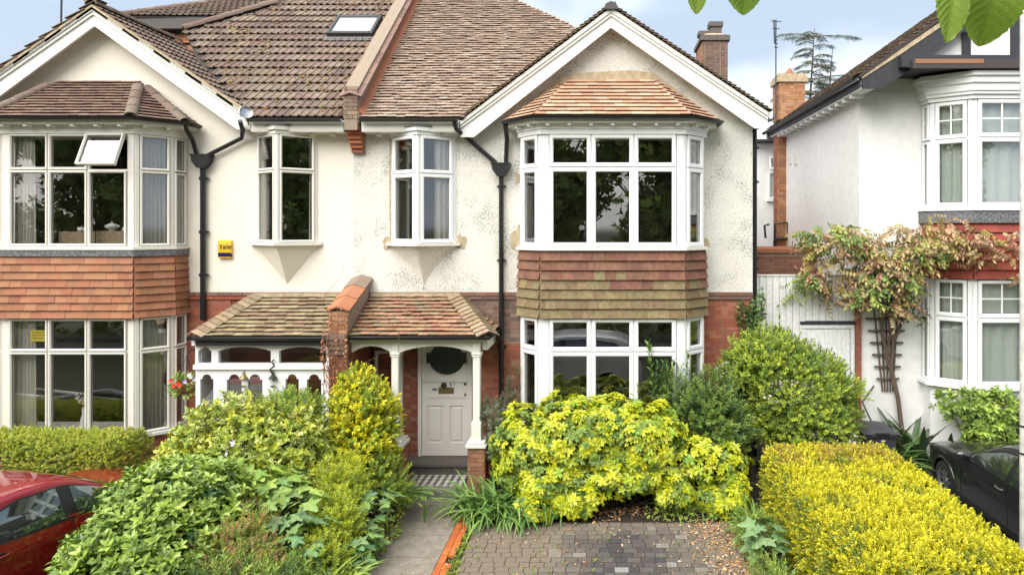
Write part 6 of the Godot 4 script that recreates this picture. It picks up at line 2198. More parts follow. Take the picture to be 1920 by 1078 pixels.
func build_plants() -> void:
	# hedges
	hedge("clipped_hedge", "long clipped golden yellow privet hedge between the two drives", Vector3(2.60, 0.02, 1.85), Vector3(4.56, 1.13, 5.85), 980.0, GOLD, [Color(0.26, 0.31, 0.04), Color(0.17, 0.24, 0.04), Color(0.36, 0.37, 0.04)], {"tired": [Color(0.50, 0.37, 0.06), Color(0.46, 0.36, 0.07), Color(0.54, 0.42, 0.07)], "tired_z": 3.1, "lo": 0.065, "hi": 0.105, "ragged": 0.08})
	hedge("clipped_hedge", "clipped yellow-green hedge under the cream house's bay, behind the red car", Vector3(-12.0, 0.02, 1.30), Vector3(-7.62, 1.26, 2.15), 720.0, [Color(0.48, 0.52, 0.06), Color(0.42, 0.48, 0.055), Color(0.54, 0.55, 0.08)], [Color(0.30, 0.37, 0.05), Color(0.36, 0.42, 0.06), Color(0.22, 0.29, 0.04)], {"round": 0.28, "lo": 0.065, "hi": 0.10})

	# golden choisya before the right bay
	var cb := [[Vector3(-1.25, 0.98, 1.45), Vector3(0.62, 0.70, 0.52)], [Vector3(-0.60, 1.10, 1.45), Vector3(0.66, 0.72, 0.58)], [Vector3(0.25, 1.12, 1.45), Vector3(0.75, 0.68, 0.58)], [Vector3(0.95, 1.02, 1.40), Vector3(0.50, 0.62, 0.55)], [Vector3(1.65, 0.72, 1.50), Vector3(0.72, 0.46, 0.5)], [Vector3(-0.2, 1.15, 1.5), Vector3(0.6, 0.66, 0.6)], [Vector3(0.65, 1.10, 1.5), Vector3(0.6, 0.62, 0.6)], [Vector3(0.2, 0.62, 1.7), Vector3(1.3, 0.32, 0.42)], [Vector3(1.95, 0.30, 1.85), Vector3(0.42, 0.26, 0.28)], [Vector3(1.15, 0.38, 1.9), Vector3(0.32, 0.2, 0.2)], [Vector3(-0.45, 0.32, 1.98), Vector3(0.42, 0.26, 0.22)], [Vector3(-0.95, 0.50, 1.72), Vector3(0.5, 0.4, 0.42)], [Vector3(-1.05, 0.22, 2.05), Vector3(0.36, 0.2, 0.25)], [Vector3(2.1, 0.42, 1.7), Vector3(0.28, 0.28, 0.25)]]
	var ch := shrub("choisya_shrub", "wide golden shrub with starry yellow leaf clusters under the right bay window", Vector3(0.3, 0, 1.4), cb, "rosette", 3800, [Color(0.54, 0.56, 0.02), Color(0.60, 0.62, 0.03), Color(0.48, 0.53, 0.025), Color(0.40, 0.49, 0.03)], {"lo": 0.07, "hi": 0.12, "shell": 0.36, "up": 0.35, "wild": 0.4, "gap": -0.1, "lump": 0.42, "freq": 2.4, "old": 0.10, "single": 300, "piece": "leaf_cluster", "low_pal": [Color(0.20, 0.32, 0.04), Color(0.12, 0.22, 0.035), Color(0.30, 0.42, 0.04)], "m": "glossy_leaf"})
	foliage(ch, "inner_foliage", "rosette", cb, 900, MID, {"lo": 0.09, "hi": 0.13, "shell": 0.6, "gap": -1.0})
	var tk := MB.new()
	for i in 9:
		var f := Vector3(0.35 + i * 0.12 + rng.randf_range(-0.05, 0.05), -0.03, 1.35 + rng.randf_range(-0.1, 0.15))
		tk.tube([f, f + Vector3(rng.randf_range(-0.1, 0.1), 0.25, 0.05), f + Vector3(rng.randf_range(-0.4, 0.4), 0.75, 0.1)], 0.022, 0.01, 6)
	part(ch, "trunk", tk, M["bark"])

	# loose green shrub with white flowers beside it
	var lb := [[Vector3(1.78, 1.50, 1.05), Vector3(0.50, 0.56, 0.40)], [Vector3(2.05, 1.15, 1.15), Vector3(0.42, 0.60, 0.36)], [Vector3(1.25, 1.45, 0.95), Vector3(0.22, 0.6, 0.22)]]
	var ls := shrub("flowering_shrub", "loose dark green shrub with small white flowers right of the golden one", Vector3(1.6, 0, 1.0), lb, "fine_sprig", 1500, MID + DEEP + [Color(0.24, 0.36, 0.08)], {"lo": 0.12, "hi": 0.24, "up": 0.9, "shell": 0.6, "lump": 0.4})
	uprights(ls, [[Vector3(0.92, 1.4, 1.0), 1.2], [Vector3(1.0, 1.5, 1.05), 0.8], [Vector3(0.84, 1.4, 1.1), 0.9], [Vector3(1.15, 1.5, 1.0), 0.8], [Vector3(1.42, 1.6, 0.95), 0.85], [Vector3(1.5, 1.6, 1.05), 0.5], [Vector3(0.62, 1.5, 1.2), 0.45]], DEEP + MID)
	foliage(ls, "flowers", "flower_cluster", [[Vector3(2.0, 1.05, 1.3), Vector3(0.36, 0.2, 0.28)], [Vector3(1.4, 1.1, 1.3), Vector3(0.3, 0.2, 0.2)]], 90, [Color(0.62, 0.60, 0.50), Color(0.55, 0.50, 0.40)], {"lo": 0.05, "hi": 0.08, "shell": 0.15, "m": "petal"})

	# large lime shrub between the houses
	var pb := [[Vector3(3.58, 1.60, 0.45), Vector3(0.88, 0.76, 0.62)], [Vector3(3.05, 2.18, 0.42), Vector3(0.66, 0.48, 0.5)], [Vector3(3.72, 1.15, 0.6), Vector3(0.74, 0.58, 0.55)], [Vector3(2.62, 2.05, 0.40), Vector3(0.42, 0.30, 0.32)], [Vector3(3.0, 1.15, 0.35), Vector3(0.5, 0.45, 0.35)]]
	var ps := shrub("flowering_shrub", "large rounded bright green shrub before the white boarded gate", Vector3(3.5, 0, 0.4), pb, "box_sprig", 3600, [Color(0.46, 0.56, 0.06), Color(0.40, 0.51, 0.06), Color(0.52, 0.60, 0.08), Color(0.30, 0.42, 0.05)], {"lo": 0.11, "hi": 0.22, "shell": 0.34, "up": 0.5, "wild": 0.7, "lump": 0.5, "freq": 2.4, "gap": -0.12, "low_pal": MID + [Color(0.12, 0.20, 0.04)]})
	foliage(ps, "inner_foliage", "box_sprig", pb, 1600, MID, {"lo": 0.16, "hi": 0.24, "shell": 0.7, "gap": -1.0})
	foliage(ps, "flowers", "flower_cluster", [[Vector3(2.35, 2.05, 0.55), Vector3(0.36, 0.16, 0.2)], [Vector3(2.1, 1.85, 0.6), Vector3(0.3, 0.12, 0.2)], [Vector3(3.3, 1.75, 0.95), Vector3(0.5, 0.25, 0.2)], [Vector3(3.95, 1.0, 1.05), Vector3(0.4, 0.3, 0.15)]], 560, [Color(0.70, 0.67, 0.56), Color(0.60, 0.54, 0.42), Color(0.68, 0.66, 0.58)], {"lo": 0.045, "hi": 0.08, "shell": 0.12, "m": "petal", "gap": -0.7})
	foliage(ps, "side_spray", "box_sprig", [[Vector3(2.25, 2.0, 0.5), Vector3(0.42, 0.2, 0.2)]], 110, MID + LIME, {"lo": 0.1, "hi": 0.18, "shell": 0.8})
	uprights(ps, [[Vector3(3.0, 2.4, 0.4), 0.5], [Vector3(3.25, 2.4, 0.35), 0.62], [Vector3(3.6, 2.35, 0.45), 0.3], [Vector3(2.6, 2.2, 0.4), 0.5], [Vector3(4.2, 2.0, 0.5), 0.3], [Vector3(4.55, 1.7, 0.5), 0.25]], LIME + MID)

	# the crowded bed on the left
	var lo := [[Vector3(-5.45, 0.74, 3.95), Vector3(0.92, 0.70, 0.85)], [Vector3(-5.72, 0.42, 4.5), Vector3(0.72, 0.60, 0.7)], [Vector3(-5.25, 0.50, 4.45), Vector3(0.55, 0.58, 0.7)], [Vector3(-5.38, 0.30, 5.1), Vector3(0.55, 0.42, 0.5)], [Vector3(-6.0, 0.78, 3.7), Vector3(0.5, 0.5, 0.5)]]
	var la := shrub("laurel_shrub", "big bright green glossy-leaved shrub in front of the red car", Vector3(-5.7, 0, 4.2), lo, "laurel_sprig", 2300, FRESH, {"lo": 0.13, "hi": 0.20, "shell": 0.34, "up": 0.7, "wild": 0.6, "low_pal": MID + DEEP, "m": "glossy_leaf"})
	foliage(la, "outer_foliage", "leaf", lo, 800, FRESH + [Color(0.36, 0.48, 0.11), Color(0.40, 0.50, 0.14)], {"lo": 0.09, "hi": 0.15, "shell": 0.10, "up": 0.5, "wild": 0.8, "single": 300, "m": "glossy_leaf", "gap": -0.8})
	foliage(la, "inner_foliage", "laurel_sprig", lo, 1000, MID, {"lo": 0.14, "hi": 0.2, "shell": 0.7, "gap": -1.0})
	var ev := [[Vector3(-5.50, 1.26, 2.55), Vector3(0.80, 0.72, 0.55)], [Vector3(-6.05, 0.92, 2.70), Vector3(0.58, 0.60, 0.5)], [Vector3(-4.76, 1.14, 2.55), Vector3(0.56, 0.68, 0.5)], [Vector3(-4.85, 0.72, 2.95), Vector3(0.7, 0.48, 0.4)]]
	shrub("variegated_shrub", "cream and yellow variegated shrub before the glazed white porch", Vector3(-5.4, 0, 2.5), ev, "variegated_sprig", 2300, [Color(0.72, 0.64, 0.09), Color(0.76, 0.70, 0.22), Color(0.66, 0.60, 0.05), Color(0.55, 0.56, 0.07)], {"lo": 0.11, "hi": 0.19, "shell": 0.4, "wild": 0.75, "low_pal": [Color(0.46, 0.48, 0.08), Color(0.34, 0.40, 0.07)], "m": "glossy_leaf"})
	var gr := [[Vector3(-5.02, 1.44, 1.95), Vector3(0.56, 0.58, 0.45)]]
	shrub("round_shrub", "rounded fresh green shrub directly in front of the white porch screen", Vector3(-5.02, 0, 1.95), gr, "box_sprig", 1100, FRESH + LIME, {"lo": 0.11, "hi": 0.19, "shell": 0.4, "wild": 0.6, "up": 0.6, "low_pal": MID})
	var yp := [[Vector3(-3.80, 1.55, 1.85), Vector3(0.46, 0.52, 0.40)], [Vector3(-3.82, 1.05, 1.95), Vector3(0.48, 0.58, 0.42)], [Vector3(-4.0, 1.85, 1.80), Vector3(0.24, 0.40, 0.24)]]
	var yo := shrub("golden_shrub", "upright golden yellow shrub left of the timber porch post", Vector3(-3.8, 0, 1.9), yp, "privet_sprig", 1700, GOLD + [Color(0.48, 0.50, 0.04), Color(0.40, 0.46, 0.05)], {"lo": 0.12, "hi": 0.2, "shell": 0.42, "up": 0.8, "wild": 0.55, "low_pal": LIME})
	uprights(yo, [[Vector3(-4.05, 1.9, 1.8), 0.55], [Vector3(-3.62, 1.8, 1.8), 0.55], [Vector3(-3.42, 1.6, 1.85), 0.45], [Vector3(-3.9, 1.8, 1.85), 0.4], [Vector3(-3.2, 1.4, 1.9), 0.4], [Vector3(-4.3, 1.5, 1.9), 0.3]], GOLD)
	var lg := [[Vector3(-3.55, 0.62, 2.2), Vector3(0.5, 0.42, 0.38)]]
	shrub("small_shrub", "yellow-green small-leaved shrub at the foot of the upright golden one", Vector3(-3.5, 0, 2.2), lg, "box_sprig", 520, LIME + MID, {"lo": 0.12, "hi": 0.2, "shell": 0.6})
	leafy("tall clump of broad lobed green leaves behind the glossy-leaved shrub", Vector3(-5.1, 0, 3.3), [[Vector3(-5.40, 1.14, 3.35), Vector3(0.60, 0.38, 0.40)], [Vector3(-4.70, 1.02, 3.45), Vector3(0.6, 0.42, 0.42)], [Vector3(-4.25, 0.82, 3.55), Vector3(0.5, 0.42, 0.42)]], 260, Vector2(0.14, 0.22), [Color(0.30, 0.42, 0.09), Color(0.25, 0.37, 0.08), Color(0.36, 0.48, 0.09), Color(0.20, 0.32, 0.11)])
	leafy("low clump of blue-green lobed leaves beside the concrete path", Vector3(-3.5, 0, 3.0), [[Vector3(-3.45, 0.55, 2.75), Vector3(0.38, 0.42, 0.5)], [Vector3(-3.35, 0.32, 3.45), Vector3(0.3, 0.3, 0.5)], [Vector3(-3.9, 0.55, 3.9), Vector3(0.4, 0.45, 0.4)]], 190, Vector2(0.12, 0.20), [Color(0.20, 0.33, 0.12), Color(0.25, 0.38, 0.10), Color(0.18, 0.30, 0.13)])
	var sp := [[Vector3(-4.52, 0.58, 4.35), Vector3(0.50, 0.44, 0.5)], [Vector3(-4.72, 0.74, 3.95), Vector3(0.36, 0.36, 0.3)], [Vector3(-4.2, 0.38, 4.75), Vector3(0.5, 0.36, 0.4)]]
	shrub("mixed_shrub", "low twiggy shrub with orange, pink and yellow shoots", Vector3(-4.3, 0, 4.2), sp, "fine_sprig", 2000, [Color(0.52, 0.27, 0.12), Color(0.50, 0.36, 0.15), Color(0.58, 0.50, 0.07), Color(0.38, 0.42, 0.08), Color(0.28, 0.36, 0.07), Color(0.52, 0.30, 0.17)], {"lo": 0.08, "hi": 0.15, "shell": 0.45, "up": 0.8, "low_pal": MID + LIME})
	var fg := [[Vector3(-4.35, 0.32, 5.0), Vector3(0.7, 0.36, 0.4)], [Vector3(-3.75, 0.28, 4.9), Vector3(0.45, 0.32, 0.4)]]
	shrub("small_shrub", "low narrow-leaved green shrub nearest the street beside the path", Vector3(-4.1, 0, 5.0), fg, "fine_sprig", 1300, MID + FRESH, {"lo": 0.14, "hi": 0.24, "shell": 0.5, "up": 0.8, "low_pal": DEEP})
	var fe := [[Vector3(-3.72, 0.85, 3.05), Vector3(0.30, 0.48, 0.28)], [Vector3(-3.62, 0.55, 3.55), Vector3(0.32, 0.42, 0.3)], [Vector3(-3.6, 0.35, 4.0), Vector3(0.28, 0.3, 0.28)]]
	shrub("feathery_shrub", "column of feathery yellow-green foliage left of the path", Vector3(-3.65, 0, 3.4), fe, "fine_sprig", 1500, [Color(0.50, 0.55, 0.04), Color(0.56, 0.60, 0.05), Color(0.42, 0.50, 0.04), Color(0.34, 0.44, 0.05)], {"lo": 0.09, "hi": 0.17, "shell": 0.5, "up": 0.9})
	straps("arching light green strap leaves spilling over the left edge of the path", "plant", Vector3(-3.38, 0.0, 4.35), Vector2(0.22, 0.5), 210, Vector2(0.45, 0.80), [Color(0.34, 0.46, 0.10), Color(0.28, 0.40, 0.08), Color(0.40, 0.52, 0.12)], Vector3(0.25, 0, 0.1))
	straps("broad clump of dark green strap leaves right of the path", "plant", Vector3(-1.55, 0.0, 1.75), Vector2(0.75, 0.35), 420, Vector2(0.55, 0.95), [Color(0.14, 0.27, 0.06), Color(0.18, 0.32, 0.07), Color(0.10, 0.21, 0.05), Color(0.24, 0.38, 0.09)], Vector3(-0.15, 0, 0.45))
	var rg := []
	for i in 5:
		rg.append([Vector3(-3.2 + rng.randf_range(-0.1, 0.05), 0.12, 2.6 + i * 0.55), Vector3(0.18, 0.18, 0.3)])
	shrub("ground_cover", "low round-leaved creeping plants along the left edge of the path", Vector3(-3.2, 0, 3.7), rg, "small_leaf", 750, FRESH + LIME, {"lo": 0.05, "hi": 0.09, "shell": 0.8, "category": "plant"})
	# fern by the porch
	rng.seed = 88
	var fn := thing("fern", "green fern beside the tiled porch floor", "fern", Vector3(-3.35, 0.25, 1.75))
	for i in 16:
		var a := TAU * i / 16.0
		part(fn, "frond", K["frond"].tinted(Color(0.18, 0.30, 0.07)), M["leaf"], grow(Vector3(-3.35, 0.25, 1.75), Vector3(cos(a), 0.75, sin(a)), Vector3(-cos(a) * 0.3, 1, -sin(a) * 0.3), rng.randf_range(0.4, 0.6)))

	# silvery plants left of the right bay
	var sv := [[Vector3(-1.95, 1.28, 0.75), Vector3(0.28, 0.26, 0.25)], [Vector3(-1.75, 0.8, 0.8), Vector3(0.25, 0.4, 0.25)]]
	shrub("silvery_shrub", "grey-green shrub between the porch pier and the golden shrub", Vector3(-1.9, 0, 0.75), sv, "fine_sprig", 380, [Color(0.20, 0.24, 0.16), Color(0.26, 0.30, 0.22), Color(0.14, 0.18, 0.09)], {"lo": 0.12, "hi": 0.2, "shell": 0.6, "up": 0.7})
	var sv2 := shrub("climbing_plant", "thin grey-leaved climber at the left jamb of the lower right bay", Vector3(-1.62, 0, 0.45), [[Vector3(-1.62, 1.45, 0.45), Vector3(0.10, 0.75, 0.1)]], "fine_sprig", 90, [Color(0.22, 0.24, 0.16), Color(0.30, 0.28, 0.18), Color(0.12, 0.18, 0.08)], {"lo": 0.1, "hi": 0.18, "shell": 0.9, "up": 1.0, "category": "climber"})
	# ivy on the brick corner
	var iv := [[Vector3(2.68, 3.0, 0.06), Vector3(0.16, 0.42, 0.09)], [Vector3(2.82, 2.75, 0.06), Vector3(0.14, 0.5, 0.09)], [Vector3(2.98, 3.05, -0.1), Vector3(0.08, 0.45, 0.1)]]
	shrub("ivy", "green ivy climbing the brick corner above the rounded shrub", Vector3(2.7, 0, 0.05), iv, "small_leaf", 620, [Color(0.10, 0.19, 0.06), Color(0.16, 0.27, 0.07), Color(0.24, 0.34, 0.12), Color(0.07, 0.14, 0.05)], {"lo": 0.05, "hi": 0.09, "shell": 0.8, "wild": 0.7, "category": "climber"})

	# weeds along the golden hedge
	straps("drooping dark green grass tuft at the far left foot of the golden hedge", "plant", Vector3(2.28, 0.0, 2.6), Vector2(0.12, 0.4), 120, Vector2(0.4, 0.75), [Color(0.13, 0.24, 0.06), Color(0.18, 0.30, 0.07)], Vector3(-0.2, 0, 0.3))
	leafy("pale green lobed weed at the foot of the golden hedge", Vector3(2.2, 0, 3.6), [[Vector3(2.2, 0.40, 3.45), Vector3(0.2, 0.25, 0.3)]], 20, Vector2(0.14, 0.22), [Color(0.20, 0.32, 0.14), Color(0.16, 0.28, 0.10)])
	straps("broad-bladed green weed near the street end of the golden hedge", "plant", Vector3(2.2, 0.0, 4.6), Vector2(0.25, 0.5), 70, Vector2(0.3, 0.5), [Color(0.24, 0.38, 0.09), Color(0.18, 0.30, 0.07)], Vector3(-0.2, 0, 0.2), 300, "broad_bladed_weed", "blade")
	var wd := [[Vector3(2.2, 0.2, 2.9), Vector3(0.2, 0.22, 0.6)], [Vector3(2.15, 0.15, 4.2), Vector3(0.2, 0.2, 0.7)]]
	shrub("weeds", "tangle of small green weeds along the left side of the golden hedge", Vector3(2.2, 0, 3.4), wd, "fine_sprig", 520, MID + FRESH, {"lo": 0.1, "hi": 0.18, "shell": 0.8, "category": "weeds"})
	shrub("ground_cover", "low green weeds under the right end of the golden shrub", Vector3(1.3, 0, 1.9), [[Vector3(1.25, 0.12, 1.95), Vector3(0.6, 0.14, 0.22)], [Vector3(2.0, 0.12, 1.9), Vector3(0.35, 0.16, 0.25)]], "small_leaf", 620, MID + FRESH, {"lo": 0.04, "hi": 0.08, "shell": 0.9, "category": "weeds"})

	# by the white house
	var wb := [[Vector3(6.65, 1.38, 0.30), Vector3(0.5, 0.12, 0.12)], [Vector3(7.3, 1.2, 0.36), Vector3(0.65, 0.34, 0.15)], [Vector3(7.1, 0.9, 0.34), Vector3(0.45, 0.35, 0.12)]]
	shrub("leafy_shrub", "green leafy shrub under the lower bay of the white house, behind the black car", Vector3(6.9, 0, 0.4), wb, "laurel_sprig", 380, MID + FRESH, {"lo": 0.13, "hi": 0.22, "shell": 0.6, "up": 0.2, "wild": 0.7})
	straps("tall green strap leaves behind the black wheelie bin", "plant", Vector3(5.35, 0.0, -0.1), Vector2(0.35, 0.25), 130, Vector2(0.8, 1.25), [Color(0.14, 0.25, 0.06), Color(0.20, 0.32, 0.08), Color(0.10, 0.18, 0.05)], Vector3(0.1, 0, 0.25))
	straps("dark upright blades between the wheelie bin and the black car", "plant", Vector3(5.95, 0.0, -0.25), Vector2(0.5, 0.12), 34, Vector2(1.0, 1.45), [Color(0.06, 0.10, 0.05), Color(0.09, 0.14, 0.06)], Vector3(0.05, 0, 0.1), 300, "bladed_plant", "blade")
	build_wisteria()
	build_litter()
	build_creeper()
	build_basket()
	build_near_branch()
	build_street_trees()


func uprights(owner: Node, spec: Array, pal: Array) -> void:
	var xs := []; var cs := []
	for q in spec:
		var d := Vector3(rng.randf_range(-0.15, 0.15), 1, rng.randf_range(-0.1, 0.1))
		xs.append(grow(q[0], d, Vector3.BACK, q[1], 0.8)); cs.append(pick(pal))
	split(owner, "shoots", "upright_sprig", xs, cs, [], {"single": 20, "piece": "shoot"})


func build_wisteria() -> void:
	rng.seed = 404
	var t := thing("wooden_trellis", "fan-shaped weathered wooden trellis on the white wall under the climber", "trellis", Vector3(5.35, 0.6, -0.55))
	var z := -0.565
	var low := Vector3(5.59, 1.42, z)
	for i in 5:
		var k := (i - 2) / 2.0
		var b := MB.new()
		b.tube([low + Vector3(k * 0.10, 0, 0), Vector3(5.54 + k * 0.30, 3.9, z)], 0.017, 0.015, 4)
		part(t, "upright", b, M["trellis_wood"])
	for i in 9:
		var y := 1.68 + i * 0.235
		var hw := 0.22 + i * 0.035
		var cx := 5.585 - i * 0.008
		part(t, "rail", boxed(Vector3(cx - hw, y - 0.018, z + 0.014), Vector3(cx + hw, y + 0.018, z + 0.036)), M["trellis_wood"])
	var w := thing("wisteria_climber", "browning wisteria with copper and green leaves spread over the white house's lower bay", "climber", Vector3(5.75, 0, -0.4))
	var b := MB.new()
	b.tube([Vector3(5.78, 0, -0.42), Vector3(5.84, 0.55, -0.46), Vector3(5.76, 1.3, -0.48), Vector3(5.62, 1.9, -0.47), Vector3(5.66, 2.4, -0.47), Vector3(5.55, 3.0, -0.45), Vector3(5.6, 3.7, -0.4)], 0.05, 0.035, 8)
	b.tube([Vector3(5.62, 1.9, -0.47), Vector3(5.45, 2.5, -0.46), Vector3(5.40, 3.2, -0.42), Vector3(5.2, 3.9, -0.3)], 0.04, 0.025, 7)
	b.tube([Vector3(5.66, 2.4, -0.47), Vector3(5.85, 2.9, -0.42), Vector3(5.75, 3.4, -0.4), Vector3(6.1, 4.0, 0.1)], 0.035, 0.02, 7)
	b.tube([Vector3(5.68, 1.7, -0.47), Vector3(5.50, 2.1, -0.44), Vector3(5.62, 2.7, -0.44), Vector3(5.42, 3.5, -0.42)], 0.03, 0.02, 6)
	b.tube([Vector3(5.6, 3.7, -0.4), Vector3(6.3, 4.15, 0.25), Vector3(7.2, 4.3, 0.4), Vector3(8.1, 4.0, 0.42)], 0.03, 0.01, 6)
	b.tube([Vector3(5.2, 3.9, -0.3), Vector3(4.7, 4.1, -0.3), Vector3(4.2, 3.8, -0.4), Vector3(3.75, 3.7, -0.5)], 0.022, 0.008, 6)
	b.tube([Vector3(5.30, 1.55, -0.50), Vector3(5.05, 1.25, -0.45), Vector3(5.2, 0.9, -0.4), Vector3(5.5, 0.5, -0.42), Vector3(5.6, 0, -0.4)], 0.018, 0.014, 6)
	part(w, "stem", b, M["trellis_wood"])
	var bl := [[Vector3(5.35, 3.75, -0.12), Vector3(0.72, 0.55, 0.35)], [Vector3(6.3, 4.35, 0.25), Vector3(0.75, 0.52, 0.30)], [Vector3(7.25, 4.25, 0.38), Vector3(0.75, 0.42, 0.24)], [Vector3(4.55, 4.30, -0.25), Vector3(0.72, 0.42, 0.28)], [Vector3(5.7, 4.2, 0.0), Vector3(0.75, 0.55, 0.3)], [Vector3(4.35, 3.75, -0.30), Vector3(0.5, 0.35, 0.24)], [Vector3(7.95, 3.85, 0.42), Vector3(0.45, 0.40, 0.2)], [Vector3(5.45, 3.30, -0.2), Vector3(0.62, 0.48, 0.28)], [Vector3(4.5, 3.35, -0.42), Vector3(0.35, 0.25, 0.15)]]
	var copper := [Color(0.36, 0.21, 0.12), Color(0.42, 0.27, 0.16), Color(0.32, 0.18, 0.10), Color(0.45, 0.33, 0.18), Color(0.40, 0.32, 0.10), Color(0.30, 0.26, 0.08)]
	foliage(w, "foliage", "wisteria", bl, 760, copper, {"lo": 0.20, "hi": 0.36, "shell": 0.6, "flat": true, "wild": 0.9, "gap": -0.28, "lump": 0.45, "single": 300, "piece": "compound_leaf"})
	foliage(w, "green_foliage", "wisteria", [[Vector3(6.0, 4.2, 0.1), Vector3(0.6, 0.4, 0.28)], [Vector3(5.3, 3.55, 0.0), Vector3(0.62, 0.5, 0.3)], [Vector3(4.45, 4.35, -0.2), Vector3(0.65, 0.38, 0.26)], [Vector3(4.05, 3.55, -0.4), Vector3(0.45, 0.28, 0.18)]], 290, [Color(0.24, 0.33, 0.07), Color(0.18, 0.27, 0.06), Color(0.34, 0.40, 0.09), Color(0.12, 0.19, 0.05)], {"lo": 0.22, "hi": 0.36, "shell": 0.6, "flat": true, "wild": 0.9, "gap": -0.2})
	foliage(w, "green_foliage", "leaf", [[Vector3(5.95, 2.95, -0.35), Vector3(0.28, 0.3, 0.14)], [Vector3(8.25, 3.6, 0.45), Vector3(0.18, 0.3, 0.12)]], 120, DEEP + [Color(0.12, 0.2, 0.07)], {"lo": 0.09, "hi": 0.14, "shell": 0.8, "gap": -1.0})


func build_litter() -> void:
	rng.seed = 31
	var xs := []; var cs := []
	var pal := [Color(0.34, 0.19, 0.10), Color(0.42, 0.26, 0.14), Color(0.26, 0.15, 0.09), Color(0.52, 0.34, 0.18), Color(0.56, 0.27, 0.10), Color(0.60, 0.48, 0.30)]
	noise.seed = 12; noise.frequency = 0.9
	var tries := 0
	while xs.size() < 3600 and tries < 30000:
		tries += 1
		var p := Vector3(rng.randf_range(-1.9, 2.4), 0.004, rng.randf_range(1.5, 5.6))
		var k := noise.get_noise_2d(p.x, p.z)
		var edge: float = clampf((p.x - 1.2 - maxf(0.0, p.z - 3.0) * 0.22) * 1.3, 0, 1) + clampf((2.2 - p.z) * 1.3, 0, 1) * (1.0 if p.x > -0.3 else 0.25) + 0.035
		if rng.randf() < edge * (0.55 + k):
			if p.z > 2.05 and p.x < 2.33: p.y = 0.004
			xs.append(grow(p, Vector3(rng.randf_range(-1, 1), rng.randf_range(-0.05, 0.25), rng.randf_range(-1, 1)), Vector3(rng.randf_range(-0.5, 0.5), 1, rng.randf_range(-0.5, 0.5)), rng.randf_range(0.025, 0.065)))
			cs.append(pick(pal))
	for i in 260:
		var p := Vector3(rng.randf_range(-3.2, -2.05), 0.004, rng.randf_range(1.2, 5.6))
		if rng.randf() < 0.35 + (0.6 if p.x > -2.3 else 0.0):
			if p.x > -2.29: p.y = 0.024
			xs.append(grow(p, Vector3(rng.randf_range(-1, 1), 0.1, rng.randf_range(-1, 1)), Vector3.UP, rng.randf_range(0.02, 0.05)))
			cs.append(pick(pal))
	var t := thing("leaf_litter", "brown fallen leaves scattered over the paving and soil", "fallen leaves", Vector3(1.0, 0, 2.5))
	t.set_meta("kind", "stuff")
	many(t, "leaves", K["small_leaf"].white, M["litter"], xs, cs)
	# tufts in the joints
	xs = []; cs = []
	for i in 420:
		var p := Vector3(-2.03 + rng.randfn() * 0.035, -0.01, rng.randf_range(2.3, 5.7))
		if rng.randf() < 0.18: p = Vector3(rng.randf_range(-1.9, 1.6), -0.01, rng.randf_range(2.1, 4.5))
		xs.append(grow(p, Vector3(rng.randf_range(-0.8, 0.8), 0.8, rng.randf_range(-0.8, 0.8)), Vector3.UP, rng.randf_range(0.03, 0.08)))
		cs.append(pick(FRESH + LIME))
	var g := thing("moss_and_weeds", "small green weeds growing in the joints beside the orange edging bricks", "weeds", Vector3(-2.0, 0, 3.5))
	g.set_meta("kind", "stuff")
	many(g, "tufts", K["privet_sprig"].white, M["leaf"], xs, cs)


func build_creeper() -> void:
	rng.seed = 61
	var t := thing("dead_creeper", "dry reddish-brown creeper twigs on the brick pier between the porches", "climber", Vector3(-4.6, 0, 1.2))
	var b := MB.new()
	var ends := []
	for i in 26:
		var p := Vector3(-4.52 + rng.randf_range(-0.15, 0.15), 1.4 + rng.randf() * 0.8, 1.24)
		var pts := [p]
		var d := Vector3(rng.randf_range(-0.5, 0.5), 1.0, 0)
		for k in 7:
			d = (d + Vector3(rng.randf_range(-0.7, 0.7), rng.randf_range(-0.35, 0.4), 0)).normalized()
			p += d * 0.19
			p.x = clampf(p.x, -4.72, -4.32)
			p.y = minf(p.y, 3.34)
			p.z = 1.235 + rng.randf() * 0.035 + (0.07 if p.y > 2.4 and p.y < 2.85 else 0.0)
			pts.append(p)
			ends.append(p)
		b.tube(pts, 0.006, 0.003, 4)
	# two runners over the roofs
	b.tube([Vector3(-4.35, 3.2, 1.15), Vector3(-4.1, 3.1, 0.85), Vector3(-3.75, 3.02, 0.9), Vector3(-3.5, 2.86, 1.12), Vector3(-3.45, 2.72, 1.24)], 0.007, 0.004, 4)
	b.tube([Vector3(-4.7, 3.25, 1.15), Vector3(-4.85, 3.45, 0.9), Vector3(-4.75, 3.75, 0.4), Vector3(-4.83, 3.95, 0.06)], 0.006, 0.003, 4)
	b.tube([Vector3(-4.42, 2.3, 1.23), Vector3(-4.3, 2.2, 1.15), Vector3(-4.0, 2.35, 0.9), Vector3(-3.9, 2.42, 0.8)], 0.006, 0.003, 4)
	part(t, "twigs", b, M["twig"])
	var xs := []; var cs := []
	for i in 150:
		var e: Vector3 = ends[rng.randi() % ends.size()]
		xs.append(grow(e, Vector3(rng.randf_range(-1, 1), -0.6, rng.randf_range(0, 1)), Vector3.BACK, rng.randf_range(0.03, 0.06)))
		cs.append(pick([Color(0.34, 0.15, 0.08), Color(0.42, 0.22, 0.12), Color(0.28, 0.11, 0.06)]))
	many(t, "dry_leaves", K["small_leaf"].white, M["litter"], xs, cs)


